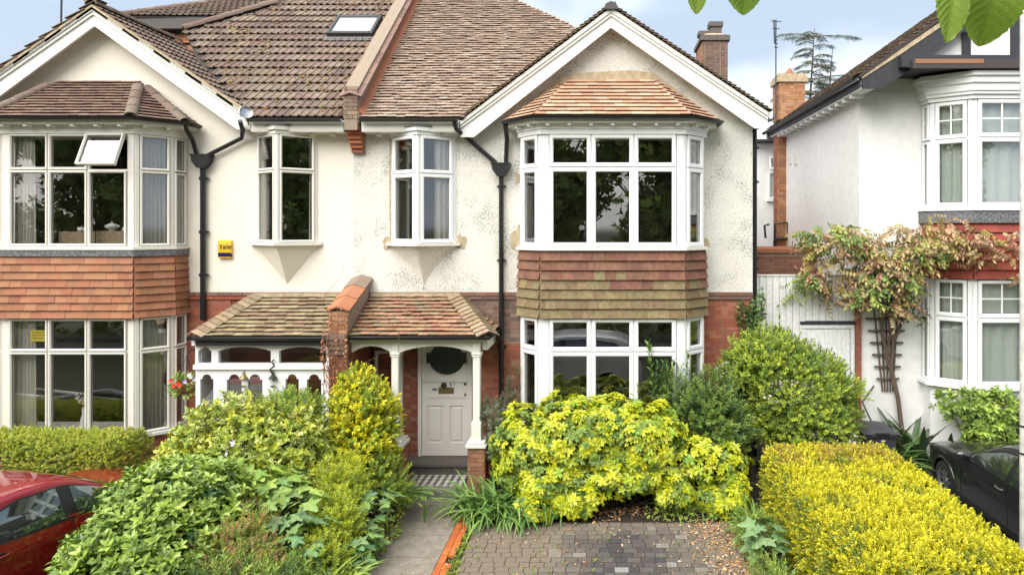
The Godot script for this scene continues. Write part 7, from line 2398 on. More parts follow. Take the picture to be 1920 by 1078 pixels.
func build_basket() -> void:
	rng.seed = 71
	var c := at(347, 722, 0.75)
	var t := thing("hanging_basket", "hanging basket with red, white and mauve flowers by the cream house's bay", "flower basket", c - Vector3(0, 0.2, 0))
	var b := MB.new()
	b.lathe([Vector2(0.0, -0.17), Vector2(0.10, -0.15), Vector2(0.17, -0.07), Vector2(0.19, 0.02), Vector2(0.175, 0.02)], 14, Transform3D(Basis(), c))
	part(t, "basket", b, M["twig"])
	var hook := c + Vector3(0.02, 0.52, 0)
	for i in 3:
		var a := TAU * i / 3.0
		pipe(t, "chain", [c + Vector3(cos(a) * 0.18, 0.02, sin(a) * 0.18), hook], 0.005, "iron", 4)
	pipe(t, "hook_bracket", [hook, hook + Vector3(0.03, 0.05, 0), hook + Vector3(0.02, 0.08, -0.1), Vector3(hook.x + 0.02, hook.y + 0.06, 0.37)], 0.01, "iron", 5)
	foliage(t, "foliage", "leaf", [[c + Vector3(0, 0.05, 0), Vector3(0.24, 0.16, 0.22)], [c + Vector3(0, -0.08, 0.05), Vector3(0.2, 0.12, 0.2)]], 260, FRESH + MID, {"lo": 0.05, "hi": 0.09, "shell": 0.5, "gap": -1.0})
	for q in [[0.02, 0.08, 0.24, Color(0.62, 0.02, 0.015)], [-0.05, 0.04, 0.25, Color(0.60, 0.03, 0.02)], [0.06, 0.05, 0.25, Color(0.66, 0.05, 0.02)], [-0.12, 0.12, 0.2, Color(0.55, 0.02, 0.03)], [0.14, 0.2, 0.12, Color(0.72, 0.70, 0.68)], [0.17, 0.17, 0.12, Color(0.70, 0.68, 0.66)], [0.12, 0.10, 0.2, Color(0.42, 0.32, 0.6)], [0.22, 0.12, 0.1, Color(0.55, 0.42, 0.62)], [-0.2, 0.10, 0.1, Color(0.6, 0.25, 0.35)]]:
		part(t, "flower", K["flower"].tinted(q[3]), M["petal"], grow(c + Vector3(q[0], q[1], q[2]), Vector3(0.2, 0.9, -0.3), Vector3(0, 0.4, 1), 0.045))


func hazel_leaf(w: float, wob: float) -> MB:
	# a broad toothed leaf with sunk veins, hanging tip down: length 1 along y
	var b := MB.new()
	var rows := []
	var R := 28; var C := 18
	for i in R + 1:
		var row := []
		var k := float(i) / R
		var hw := w * 0.5 * pow(sin(PI * minf(1.0, pow(k, 0.72) * 0.985 + 0.012)), 0.55)
		hw *= 1.0 + (0.06 if i % 2 else -0.02)
		for j in C + 1:
			var s := float(j) / C * 2.0 - 1.0
			var vein := k - absf(s) * 0.28
			var pl := absf(fposmod(vein * 9.0, 1.0) - 0.5) * 0.05 * minf(1.0, absf(s) * 4.0)
			row.append(Vector3(s * hw, k, absf(s) * hw * 0.22 + pl - 0.18 * k * k + sin(k * 5.0 + s * wob) * 0.035))
		rows.append(row)
	b.grid(rows)
	var g := b
	# the midrib stands proud
	var pts := []
	for i in 9:
		var k := i / 8.0
		pts.append(Vector3(0, k * 0.97, -0.18 * k * k + sin(k * 5.0) * 0.035 + 0.004))
	g.tint = Color(1.25, 1.2, 1.3)
	g.tube(pts, 0.014, 0.004, 5)
	return g


func build_near_branch() -> void:
	rng.seed = 19
	var z := 10.3
	var t := thing("overhanging_branch", "large fresh green toothed leaves hanging into the top of the view from a branch", "tree branch", at(1600, -120, z))
	var b := MB.new()
	b.tube([at(2300, -330, z - 0.2), at(1900, -190, z), at(1600, -120, z), at(1330, -75, z)], 0.012, 0.005, 6)
	part(t, "twig", b, M["bark"])
	var k0 := Kit.new(hazel_leaf(0.92, 1.5)); var k1 := Kit.new(hazel_leaf(0.52, 2.5)); var k2 := Kit.new(hazel_leaf(0.60, 0.8))
	for q in [[1862, -62, 0.0, -1.0, -0.10, 0.29, k0], [1786, -50, -0.05, -1.0, 0.15, 0.262, k1], [1306, -48, 0.02, -1.0, 0.2, 0.150, k2], [1392, -62, 0.06, -1.0, 0.1, 0.178, k0], [1500, -150, 0.4, -0.4, 0.1, 0.16, k0], [2020, -120, 0.1, -1.0, 0.1, 0.22, k0]]:
		var base := at(q[0], q[1], z)
		part(t, "leaf", q[6].tinted([Color(0.24, 0.36, 0.05), Color(0.28, 0.40, 0.06), Color(0.20, 0.33, 0.05)][rng.randi() % 3]), M["leaf"], grow(base, Vector3(q[2], q[3], q[4]), Vector3(0.12, 0.25, 1), q[5] * 0.95))
		pipe(t, "leaf_stalk", [base, base + Vector3(-0.01, 0.06, 0.0), at(q[0] - 15, -130, z)], 0.003, "bark", 4)


func build_street_trees() -> void:
	# across the road; the panes mirror them
	rng.seed = 23
	var spots := [Vector3(-33.0, 0, 19.5), Vector3(-28.0, 0, 18.8), Vector3(-23.0, 0, 20.0), Vector3(-18.2, 0, 18.7), Vector3(-13.5, 0, 19.5), Vector3(-8.0, 0, 20.0), Vector3(-2.5, 0, 18.8), Vector3(2.8, 0, 20.2), Vector3(8.5, 0, 18.6), Vector3(14.5, 0, 20.0)]
	var labels := ["street tree across the road, furthest left, mirrored in the cream house's bay", "street tree across the road, second from the left, mirrored in the cream house's bay", "street tree across the road mirrored in the middle lights of the cream house's bay", "street tree across the road mirrored in the right lights of the cream house's bay", "street tree across the road mirrored in the cream house's oriel, left of another", "street tree across the road mirrored in the cream house's oriel", "street tree across the road mirrored in the pebble-dashed house's oriel", "street tree across the road mirrored in the upper right bay", "street tree across the road facing the side gate", "street tree across the road facing the white house"]
	for i in spots.size():
		var p: Vector3 = spots[i]
		var t := thing("street_tree", labels[i], "tree", p, "trees across the road")
		var H := rng.randf_range(10.5, 12.5)
		var b := MB.new()
		b.tube([p, p + Vector3(0.1, 2.5, 0), p + Vector3(-0.1, 5.0, 0.1), p + Vector3(0.2, H * 0.8, 0)], 0.28, 0.06, 9)
		for k in 8:
			var a := TAU * k / 8.0
			b.tube([p + Vector3(0, 2.6 + k * 0.35, 0), p + Vector3(cos(a) * 1.3, 4.2 + k * 0.4, sin(a) * 1.3), p + Vector3(cos(a) * 2.5, 5.2 + k * 0.5, sin(a) * 2.4)], 0.10, 0.03, 6)
		part(t, "trunk", b, M["bark"])
		var bl := []
		for k in 9:
			var a := rng.randf() * TAU
			var y := lerpf(3.6, H - 1.5, rng.randf())
			bl.append([p + Vector3(cos(a) * 1.5, y, sin(a) * 1.3), Vector3(1.7, 1.15, 1.5)])
		bl.append([p + Vector3(0, H - 1.6, 0), Vector3(1.8, 1.4, 1.6)])
		bl.append([p + Vector3(0, 3.2, 0), Vector3(2.4, 1.1, 1.8)])
		foliage(t, "crown", "laurel_sprig", bl, 2300, [Color(0.20, 0.28, 0.06), Color(0.26, 0.34, 0.07), Color(0.15, 0.22, 0.05), Color(0.32, 0.38, 0.08)], {"lo": 0.35, "hi": 0.6, "shell": 0.5, "wild": 0.8, "gap": -0.08, "freq": 0.7, "floor": 1.8})
	var v := []
	for i in 14:
		v.append([Vector3(-32 + i * 3.6, 0.9, 17.2 + (i % 2) * 0.4), Vector3(1.9, 1.1, 0.6)])
	var h := thing("roadside_hedge", "loose green hedge along the far side of the road, seen only in the panes", "hedge", Vector3(0, 0, 17.3))
	foliage(h, "foliage", "laurel_sprig", v, 2600, [Color(0.24, 0.31, 0.06), Color(0.30, 0.36, 0.07), Color(0.18, 0.25, 0.05)], {"lo": 0.2, "hi": 0.35, "shell": 0.5, "wild": 0.7})

# ---------------------------------------------------------------- cars and small things

func prof_at(p: Array, z: float) -> float:
	for i in p.size() - 1:
		if z <= p[i + 1].x:
			var a: Vector2 = p[maxi(i - 1, 0)]; var b: Vector2 = p[i]; var c: Vector2 = p[i + 1]; var d: Vector2 = p[mini(i + 2, p.size() - 1)]
			var h := c.x - b.x
			var t := clampf((z - b.x) / h, 0, 1)
			var m0 := (c.y - a.y) / maxf(0.01, c.x - a.x) * h
			var m1 := (d.y - b.y) / maxf(0.01, d.x - b.x) * h
			var s := (c.y - b.y)
			m0 = clampf(m0, minf(0, 3 * s), maxf(0, 3 * s)); m1 = clampf(m1, minf(0, 3 * s), maxf(0, 3 * s))
			var t2 := t * t; var t3 := t2 * t
			return b.y * (2 * t3 - 3 * t2 + 1) + m0 * (t3 - 2 * t2 + t) + c.y * (-2 * t3 + 3 * t2) + m1 * (t3 - t2)
	return p[-1].y


func car_half(o: Dictionary, z: float, y: float) -> float:
	var k := absf(2.0 * z / o.L)
	var e := maxf(0.0, (absf(z) - (o.L / 2 - 0.55)) / 0.55)
	var w: float = o.W / 2 * (1.0 - 0.05 * pow(k, 4.0)) * (1.0 - 0.22 * e * e)
	var f: float = (y - o.belt * 0.72) / 0.6
	w *= 1.0 - 0.05 * f * f
	# a crease along the flank under the handles
	w += 0.012 * exp(-pow((y - o.belt + 0.16) / 0.05, 2.0))
	if y > o.belt:
		w -= (y - o.belt) * 0.42
	return w


func car_section(o: Dictionary, z: float) -> Array:
	var top := prof_at(o.top, z)
	var r := 0.07 if top < o.belt + 0.10 else 0.11
	var ys := maxf(top - r, o.sill + 0.1)
	var half := []
	for j in 22:
		var y := lerpf(o.sill, ys, j / 21.0)
		half.append(Vector3(car_half(o, z, y), y, z))
	var w := car_half(o, z, ys)
	for j in range(1, 9):
		var a := PI / 2 * j / 8.0
		half.append(Vector3(w * pow(maxf(cos(a), 0.0), 0.42), ys + (top - ys) * pow(sin(a), 0.85), z))
	half[-1].x = 0.0
	var full := []
	for q: Vector3 in half: full.append(q)
	for i in range(half.size() - 2, -1, -1):
		full.append(Vector3(-half[i].x, half[i].y, half[i].z))
	return full


func car_patch(o: Dictionary, s: float, cols: Array, out: float, rows := 6) -> MB:
	# a panel lying on the flank: cols hold (z, lower y, upper y); s is the side
	var b := MB.new()
	var g := []; var h := []
	for i in rows + 1:
		var row := []; var rin := []
		for c: Vector3 in cols:
			var y := lerpf(c.y, c.z, float(i) / rows)
			row.append(Vector3(s * (car_half(o, c.x, y) + out), y, c.x))
			rin.append(Vector3(s * (car_half(o, c.x, y) - 0.01), y, c.x))
		g.append(row); h.append(rin)
	b.grid(g, true, s > 0)
	for i in cols.size() - 1:
		for e in [0, rows]:
			b.quad(g[e][i], g[e][i + 1], h[e][i + 1], h[e][i])
	return b


func fine(cols: Array, n := 5) -> Array:
	var r := []
	for i in cols.size() - 1:
		for k in n:
			r.append(cols[i].lerp(cols[i + 1], float(k) / n))
	r.append(cols[-1])
	return r


func car(called: String, label: String, pos: Vector3, turn: float, o: Dictionary) -> void:
	var t := thing(called, label, "car", pos, "", turn)
	var N := 110
	var sec := []
	for i in N + 1:
		sec.append(car_section(o, lerpf(-o.L / 2, o.L / 2, float(i) / N)))
	var b := MB.new()
	var C: int = sec[0].size()
	var nn := []
	for i in N + 1:
		var row := []
		for j in C:
			var du: Vector3 = sec[i][mini(j + 1, C - 1)] - sec[i][maxi(j - 1, 0)]
			var dv: Vector3 = sec[mini(i + 1, N)][j] - sec[maxi(i - 1, 0)][j]
			row.append(dv.cross(du).normalized())
		nn.append(row)
	for i in N:
		for j in C - 1:
			var m: Vector3 = (sec[i][j] + sec[i + 1][j + 1]) / 2
			var cut := false
			for az: float in o.axles:
				if absf(m.x) > 0.5 and Vector2(m.z - az, m.y - o.wheel).length() < o.wheel + 0.055: cut = true
			if cut: continue
			b.tri_n(sec[i][j], sec[i + 1][j], sec[i + 1][j + 1], nn[i][j], nn[i + 1][j], nn[i + 1][j + 1])
			b.tri_n(sec[i][j], sec[i + 1][j + 1], sec[i][j + 1], nn[i][j], nn[i + 1][j + 1], nn[i][j + 1])
	for e in [0, N]:
		var c := Vector3(0, 0.45, sec[e][0].z)
		for j in C - 1:
			if e == 0: b.tri(c, sec[e][j], sec[e][j + 1])
			else: b.tri(c, sec[e][j + 1], sec[e][j])
	part_in(t, "body", b, M[o.paint])
	part_in(t, "underbody", boxed(Vector3(-o.W / 2 + 0.2, o.sill - 0.02, -o.L / 2 + 0.2), Vector3(o.W / 2 - 0.2, 0.5, o.L / 2 - 0.2)), M["car_trim"])
	for s in [-1.0, 1.0]:
		var fw: Array = o.front_window; var rw: Array = o.rear_window
		part_in(t, "window_trim", car_patch(o, s, fine(o.trim), 0.003), M["car_trim"])
		part_in(t, "side_window", car_patch(o, s, fine(fw), 0.008), M["car_glass"])
		part_in(t, "side_window", car_patch(o, s, fine(rw), 0.008), M["car_glass"])
		# sills and shut lines
		part_in(t, "sill_trim", car_patch(o, s, fine([Vector3(-o.L * 0.27, o.sill, o.sill + 0.09), Vector3(o.L * 0.27, o.sill, o.sill + 0.09)], 20), 0.006, 2), M["car_trim"])
		for zz: Vector3 in o.seams:
			var q := MB.new()
			var pts := []
			for k in 13:
				var y := lerpf(o.sill + 0.1, o.belt - 0.01, k / 12.0)
				var z: float = zz.x + zz.y * pow(1.0 - k / 12.0, 2.0) * 0.35
				pts.append(Vector3(s * (car_half(o, z, y) + 0.0005), y, z))
			q.tube(pts, 0.005, 0.005, 5)
			part_in(t, "shut_line", q, M["car_trim"])
		for hz: float in o.handles:
			var hd := MB.new()
			var y: float = o.belt - 0.13
			var pts := []
			for k in 9:
				var z := hz + (k / 8.0 - 0.5) * 0.2
				pts.append(Vector3(s * (car_half(o, z, y) + 0.006 + 0.028 * sin(PI * k / 8.0)), y, z))
			hd.tube(pts, 0.014, 0.014, 8)
			part_in(t, "door_handle", hd, M[o.get("handle", o.paint)])
			var cup := car_patch(o, s, fine([Vector3(hz - 0.06, y - 0.035, y + 0.03), Vector3(hz + 0.05, y - 0.035, y + 0.03)], 4), 0.002, 3)
			part_in(t, "handle_cup", cup, M["car_trim"])
		# mirror
		var mz: float = o.mirror
		var mb := MB.new()
		var mw := car_half(o, mz, o.belt + 0.05)
		var g := []
		for i in 9:
			var row := []
			for j in 17:
				var a := TAU * j / 16.0; var ph := PI * i / 8.0 - PI / 2
				row.append(Vector3(s * (mw + 0.15) + cos(ph) * cos(a) * 0.13, o.belt + 0.10 + sin(ph) * 0.075, mz - cos(ph) * sin(a) * 0.085))
			g.append(row)
		mb.grid(g)
		var mp := part_in(t, "wing_mirror", mb, M[o.get("mirror_paint", o.paint)])
		var arm := MB.new()
		arm.tube([Vector3(s * (mw - 0.02), o.belt + 0.03, mz), Vector3(s * (mw + 0.08), o.belt + 0.06, mz)], 0.025, 0.03, 6)
		part_in(mp, "mirror_arm", arm, M["car_trim"])
		for az: float in o.axles:
			wheel(t, s, az, o)
			var lip := MB.new()
			var pts := []
			for k in 17:
				var a := PI * k / 16.0
				var z: float = az + cos(a) * (o.wheel + 0.06); var y: float = o.wheel + sin(a) * (o.wheel + 0.06)
				pts.append(Vector3(s * (car_half(o, z, maxf(y, o.sill)) - 0.004), y, z))
			lip.tube(pts, 0.022, 0.022, 6)
			part_in(t, "wheel_arch", lip, M[o.paint])
			var well := MB.new()
			well.lathe([Vector2(o.wheel + 0.06, -0.25), Vector2(o.wheel + 0.06, 0.0)], 24, Transform3D(Basis(Vector3.BACK, Vector3.RIGHT * s, Vector3.UP * s), Vector3(s * (o.W / 2 - 0.03), o.wheel, az)))
			part_in(t, "wheel_well", well, M["car_trim"])
		var tl := car_patch(o, s, fine([Vector3(o.L / 2 - 0.34, o.belt - 0.15, o.belt - 0.02), Vector3(o.L / 2 - 0.02, o.belt - 0.18, o.belt - 0.04)], 6), 0.006)
		part_in(t, "tail_lamp", tl, M["tail_lamp"])
		var hl := car_patch(o, s, fine([Vector3(-o.L / 2 + 0.03, o.belt - 0.32, o.belt - 0.22), Vector3(-o.L / 2 + 0.42, o.belt - 0.24, o.belt - 0.13)], 6), 0.006)
		part_in(t, "headlight", hl, M["steel"])
	# windscreen and rear window follow the skin
	for q in [o.screen, o.back_screen]:
		var g := []
		for i in 11:
			var z := lerpf(q[0], q[1], i / 10.0)
			var s := car_section(o, z)
			var row := []
			for j in range(24, C - 24):
				row.append(s[j] + Vector3(0, 0.005, 0))
			g.append(row)
		var wb := MB.new()
		wb.grid(g, true, true)
		part_in(t, "windscreen" if q == o.screen else "rear_screen", wb, M["car_glass"])


func wheel(t: Node, s: float, az: float, o: Dictionary) -> void:
	var r: float = o.wheel
	var xf := Transform3D(Basis(Vector3.BACK, Vector3.RIGHT * s, Vector3.UP * s), Vector3(s * (o.W / 2 - 0.10), r, az))
	var b := MB.new()
	b.lathe([Vector2(r * 0.66, -0.12), Vector2(r * 0.97, -0.11), Vector2(r, -0.06), Vector2(r, 0.04), Vector2(r * 0.97, 0.07), Vector2(r * 0.72, 0.085), Vector2(r * 0.66, 0.06)], 28, xf)
	var w := part_in(t, "wheel", b, M["rubber"])
	var d := MB.new()
	d.lathe([Vector2(r * 0.70, 0.07), Vector2(r * 0.66, 0.075), Vector2(r * 0.62, 0.02), Vector2(0.0, -0.04)], 28, xf)
	part_in(w, "rim", d, M["car_trim"])
	var k := MB.new()
	for i in 10:
		var a := TAU * i / 10.0
		var p := Vector3(cos(a), 0, sin(a)); var q := Vector3(-sin(a), 0, cos(a))
		var sp := Transform3D(Basis(p, Vector3.UP, p.cross(Vector3.UP)), Vector3.ZERO)
		k.box(Vector3(r * 0.14, 0.025, -0.017), Vector3(r * 0.67, 0.05, 0.017), xf * sp)
	k.lathe([Vector2(r * 0.17, 0.03), Vector2(r * 0.15, 0.06), Vector2(0.0, 0.065)], 14, xf)
	k.lathe([Vector2(r * 0.70, 0.06), Vector2(r * 0.69, 0.08), Vector2(r * 0.645, 0.07), Vector2(r * 0.63, 0.03)], 28, xf)
	part_in(w, "spokes", k, M["alloy"])


func build_cars() -> void:
	car("parked_car", "red hatchback parked on the left drive", Vector3(-7.60, 0, 3.75), deg_to_rad(-15), {
		"L": 3.95, "W": 1.70, "belt": 0.92, "sill": 0.22, "paint": "red_paint", "wheel": 0.31, "axles": [-1.22, 1.28],
		"top": [Vector2(-1.975, 0.60), Vector2(-1.85, 0.76), Vector2(-1.3, 0.93), Vector2(-0.85, 0.97), Vector2(-0.10, 1.35), Vector2(0.35, 1.42), Vector2(1.0, 1.39), Vector2(1.5, 1.29), Vector2(1.85, 0.97), Vector2(1.975, 0.70)],
		"trim": [Vector3(-0.82, 0.905, 0.925), Vector3(-0.30, 0.90, 1.19), Vector3(0.05, 0.90, 1.30), Vector3(0.6, 0.91, 1.315), Vector3(0.95, 0.925, 1.24), Vector3(1.14, 0.95, 1.13), Vector3(1.22, 1.0, 1.05)],
		"front_window": [Vector3(-0.74, 0.925, 0.94), Vector3(-0.30, 0.925, 1.16), Vector3(0.0, 0.925, 1.27)],
		"rear_window": [Vector3(0.16, 0.93, 1.29), Vector3(0.6, 0.935, 1.29), Vector3(0.92, 0.95, 1.22), Vector3(1.10, 0.98, 1.11), Vector3(1.16, 1.02, 1.05)],
		"seams": [Vector3(0.08, 0.0, 0), Vector3(1.05, -0.45, 0), Vector3(-0.95, 0.0, 0)], "handles": [0.92, -0.12], "mirror": -0.62, "screen": [-0.80, -0.20], "back_screen": [1.52, 1.80]})
	car("parked_car", "black car parked nose to the wall on the white house's drive", Vector3(6.70, 0, 2.55), 0.0, {
		"L": 4.5, "W": 1.80, "belt": 0.96, "sill": 0.22, "paint": "black_car_paint", "wheel": 0.33, "axles": [-1.37, 1.38], "handle": "steel",
		"top": [Vector2(-2.25, 0.58), Vector2(-2.12, 0.76), Vector2(-1.5, 0.93), Vector2(-0.78, 1.01), Vector2(0.0, 1.38), Vector2(0.5, 1.45), Vector2(1.1, 1.40), Vector2(1.75, 1.12), Vector2(2.15, 1.0), Vector2(2.25, 0.7)],
		"trim": [Vector3(-0.74, 0.945, 0.965), Vector3(-0.25, 0.94, 1.20), Vector3(0.15, 0.94, 1.33), Vector3(0.7, 0.95, 1.36), Vector3(1.2, 0.965, 1.25), Vector3(1.5, 0.99, 1.10)],
		"front_window": [Vector3(-0.62, 0.965, 0.98), Vector3(-0.25, 0.965, 1.16), Vector3(0.15, 0.965, 1.295), Vector3(0.42, 0.965, 1.325)],
		"rear_window": [Vector3(0.52, 0.97, 1.33), Vector3(0.8, 0.975, 1.32), Vector3(1.15, 0.985, 1.23), Vector3(1.40, 1.01, 1.11)],
		"seams": [Vector3(-0.80, 0.0, 0), Vector3(0.47, 0.0, 0), Vector3(1.3, -0.3, 0)], "handles": [0.30, 1.15], "mirror": -0.50, "screen": [-0.72, -0.06], "back_screen": [1.2, 1.68]})
	car("parked_car", "silver-white estate car at the kerb, mirrored in the lower right bay window", Vector3(-1.25, -0.06, 8.3), deg_to_rad(90), {
		"L": 4.7, "W": 1.84, "belt": 1.22, "sill": 0.30, "paint": "white_car_paint", "wheel": 0.36, "axles": [-1.42, 1.42],
		"top": [Vector2(-2.35, 0.82), Vector2(-2.2, 1.06), Vector2(-1.5, 1.22), Vector2(-0.95, 1.28), Vector2(-0.25, 1.66), Vector2(0.3, 1.75), Vector2(1.3, 1.72), Vector2(1.95, 1.58), Vector2(2.25, 1.22), Vector2(2.35, 0.9)],
		"trim": [Vector3(-0.80, 1.205, 1.225), Vector3(-0.35, 1.20, 1.47), Vector3(0.1, 1.20, 1.61), Vector3(1.0, 1.21, 1.62), Vector3(1.6, 1.23, 1.53), Vector3(1.85, 1.26, 1.36)],
		"front_window": [Vector3(-0.70, 1.225, 1.24), Vector3(-0.35, 1.225, 1.44), Vector3(0.1, 1.225, 1.575)],
		"rear_window": [Vector3(0.22, 1.23, 1.59), Vector3(1.0, 1.235, 1.58), Vector3(1.5, 1.25, 1.51), Vector3(1.75, 1.28, 1.38)],
		"seams": [Vector3(0.15, 0.0, 0), Vector3(1.2, -0.5, 0), Vector3(-1.0, 0.0, 0)], "handles": [0.0, 1.05], "mirror": -0.62, "screen": [-0.88, -0.32], "back_screen": [2.0, 2.2]})


func build_small_things() -> void:
	# pale boards heaped on the left drive outside the view; the lower panes mirror them
	rng.seed = 55
	var bp := thing("board_heap", "heap of pale boards mirrored in the cream house's lower bay window", "boards", Vector3(-12.2, 0, 5.0))
	for i in 7:
		var bd := MB.new()
		bd.box(Vector3(-1.1, -0.015, -0.6), Vector3(1.1, 0.015, 0.6), Transform3D(Basis.from_euler(Vector3(rng.randf_range(0.1, 0.4), rng.randf_range(-0.3, 0.3), rng.randf_range(-0.12, 0.2))), Vector3(rng.randf_range(-0.5, 0.5), 0.32 + i * 0.05, rng.randf_range(-0.2, 0.2))))
		part_in(bp, "board", bd, M["fence_white" if i > 2 else "cardboard"])
	part_in(bp, "rubble", boxed(Vector3(-1.2, 0, -0.7), Vector3(1.2, 0.3, 0.7)), M["soil"])
	# alarm box
	var al := thing("alarm_box", "yellow alarm box with a dark blue lower strip on the cream wall", "alarm", Vector3(-7.07, 4.07, 0))
	var b := MB.new()
	var prof := PackedVector2Array([Vector2(0, 4.13), Vector2(0.055, 4.15), Vector2(0.065, 4.30), Vector2(0.055, 4.37), Vector2(0.03, 4.395), Vector2(0, 4.40)])
	b.prism(prof, -7.19, -6.945, Transform3D(Basis(Vector3.BACK, Vector3.UP, Vector3.LEFT), Vector3.ZERO) * Transform3D(Basis(), Vector3(0, 0, 14.135)))
	part(al, "case", b, M["alarm_yellow"])
	part(al, "strobe", face([Vector2(-7.185, 4.085), Vector2(-6.955, 4.085), Vector2(-6.948, 4.165), Vector2(-7.19, 4.165)], 0.0, 0.06), M["alarm_blue"])
	part(al, "case", face([Vector2(-7.19, 4.07), Vector2(-6.945, 4.07), Vector2(-6.94, 4.084), Vector2(-7.195, 4.084)], 0.0, 0.064), M["alarm_yellow"])
	text(al, "lettering", "Yale", 0.115, Vector3(-7.165, 4.205, 0.064), M["iron"], "Droid Sans")
	# satellite dish
	var ds := thing("satellite_dish", "small grey satellite dish at the foot of the cream gable's roof", "satellite dish", Vector3(-6.45, 6.55, 0.45))
	var dm := MB.new()
	var dt := Transform3D(Basis(Vector3(1, 0, 0), -0.35) * Basis(Vector3.UP, 0.7) * Basis(Vector3.RIGHT, PI / 2), Vector3(-6.43, 6.70, 0.52))
	dm.lathe([Vector2(0.0, 0.0), Vector2(0.07, 0.008), Vector2(0.115, 0.03), Vector2(0.12, 0.026), Vector2(0.07, -0.002), Vector2(0.0, -0.012)], 18, dt)
	part(ds, "dish", dm, M["steel"])
	pipe(ds, "bracket", [Vector3(-6.43, 6.70, 0.50), Vector3(-6.44, 6.60, 0.46), Vector3(-6.45, 6.5, 0.36)], 0.012, "gutter_grey", 6)
	# wheelie bin
	var bn := thing("wheelie_bin", "dark grey wheelie bin standing behind the golden hedge", "bin", Vector3(4.92, 0, 0.45))
	var q := MB.new()
	var a := [Vector3(-0.21, 0.06, 0.22), Vector3(0.21, 0.06, 0.22), Vector3(0.21, 0.06, -0.2), Vector3(-0.21, 0.06, -0.2)]
	var c := [Vector3(-0.28, 0.98, 0.32), Vector3(0.28, 0.98, 0.32), Vector3(0.28, 0.98, -0.34), Vector3(-0.28, 0.98, -0.34)]
	for i in 4:
		var j := (i + 1) % 4
		q.quad(a[i], a[j], c[j], c[i])
	q.quad(a[3], a[2], a[1], a[0])
	q.box(Vector3(-0.30, 0.93, -0.36), Vector3(0.30, 0.985, 0.345))
	part_in(bn, "body", q, M["bin_plastic"])
	var lid := MB.new()
	var rows := []
	for i in 9:
		var row := []
		var z := lerpf(0.37, -0.36, i / 8.0)
		for j in 9:
			var x := lerpf(-0.31, 0.31, j / 8.0)
			row.append(Vector3(x, 1.0 + 0.075 * (1.0 - pow(absf(x) / 0.31, 4.0)) * (1.0 - pow(absf(z + 0.03) / 0.36, 4.0)), z))
		rows.append(row)
	lid.grid(rows, true, false)
	lid.box(Vector3(-0.315, 0.975 + 0.012, -0.365), Vector3(0.315, 1.0, 0.375))
	part_in(bn, "lid", lid, M["bin_plastic"])
	part_in(bn, "lid_handle", boxed(Vector3(-0.12, 1.0, 0.36), Vector3(0.12, 1.03, 0.40)), M["rubber"])
	part_in(bn, "label_plate", boxed(Vector3(0.0, 0.86, 0.316), Vector3(0.07, 0.88, 0.322)), M["fence_white"])
	for s in [-1, 1]:
		var w := MB.new()
		w.lathe([Vector2(0.0, -0.03), Vector2(0.10, -0.03), Vector2(0.10, 0.03), Vector2(0.0, 0.03)], 16, Transform3D(Basis(Vector3.BACK, Vector3.RIGHT, Vector3.UP), Vector3(s * 0.24, 0.10, -0.26)))
		part_in(bn, "wheel", w, M["rubber"])
	# slim white post at the right edge
	var po := thing("white_post", "slim white post with two dark cable clips at the right edge of the view", "post", Vector3(5.585, 0, 3.8))
	var pm := MB.new()
	pm.tube([Vector3(5.585, 0, 3.8), Vector3(5.585, 8.2, 3.8)], 0.07, 0.065, 20)
	part(po, "pole", pm, M["pole_white"])
	for y in [2.02, 1.66]:
		var cl := MB.new()
		cl.lathe([Vector2(0.071, -0.012), Vector2(0.078, -0.012), Vector2(0.078, 0.012), Vector2(0.071, 0.012)], 20, Transform3D(Basis(Vector3.BACK, 0.15), Vector3(5.585, y, 3.8)))
		part(po, "clip", cl, M["iron"])
	# carriage lamps on the white porch screen
	for k in 2:
		var p := Vector3(-6.215, 1.98, 1.0) if k == 0 else Vector3(-5.70, 1.98, 1.02)
		var ln := thing("carriage_lamp", "small brass lantern between the left arched lights of the white porch" if k == 0 else "black scrolled iron lantern before the white porch screen", "lantern", p - Vector3(0, 0.1, 0))
		var lb := MB.new()
		lb.lathe([Vector2(0.0, 0.16), Vector2(0.012, 0.15), Vector2(0.02, 0.11), Vector2(0.07, 0.06), Vector2(0.075, 0.045), Vector2(0.02, 0.05)], 8, Transform3D(Basis(), p))
		lb.lathe([Vector2(0.035, -0.10), Vector2(0.045, -0.085), Vector2(0.02, -0.08)], 8, Transform3D(Basis(), p))
		part(ln, "cap", lb, M["brass" if k == 0 else "iron"])
		var gl := MB.new()
		gl.lathe([Vector2(0.04, -0.08), Vector2(0.062, 0.045)], 8, Transform3D(Basis(), p))
		part(ln, "glass", gl, M["glass"])
		pipe(ln, "bracket", [p + Vector3(0, 0.13, 0), p + Vector3(0, 0.24 if k else 0.18, -0.01), p + Vector3(0.0, 0.22, -0.06), p + Vector3(0, 0.0, -0.035)], 0.008, "brass" if k == 0 else "iron", 6)
		if k == 1:
			pipe(ln, "scroll", [p + Vector3(0, 0.12, 0), p + Vector3(-0.05, 0.2, 0), p + Vector3(0.03, 0.27, 0), p + Vector3(-0.02, 0.33, 0), p + Vector3(0.02, 0.37, 0)], 0.014, "iron", 6)
	build_window_things()


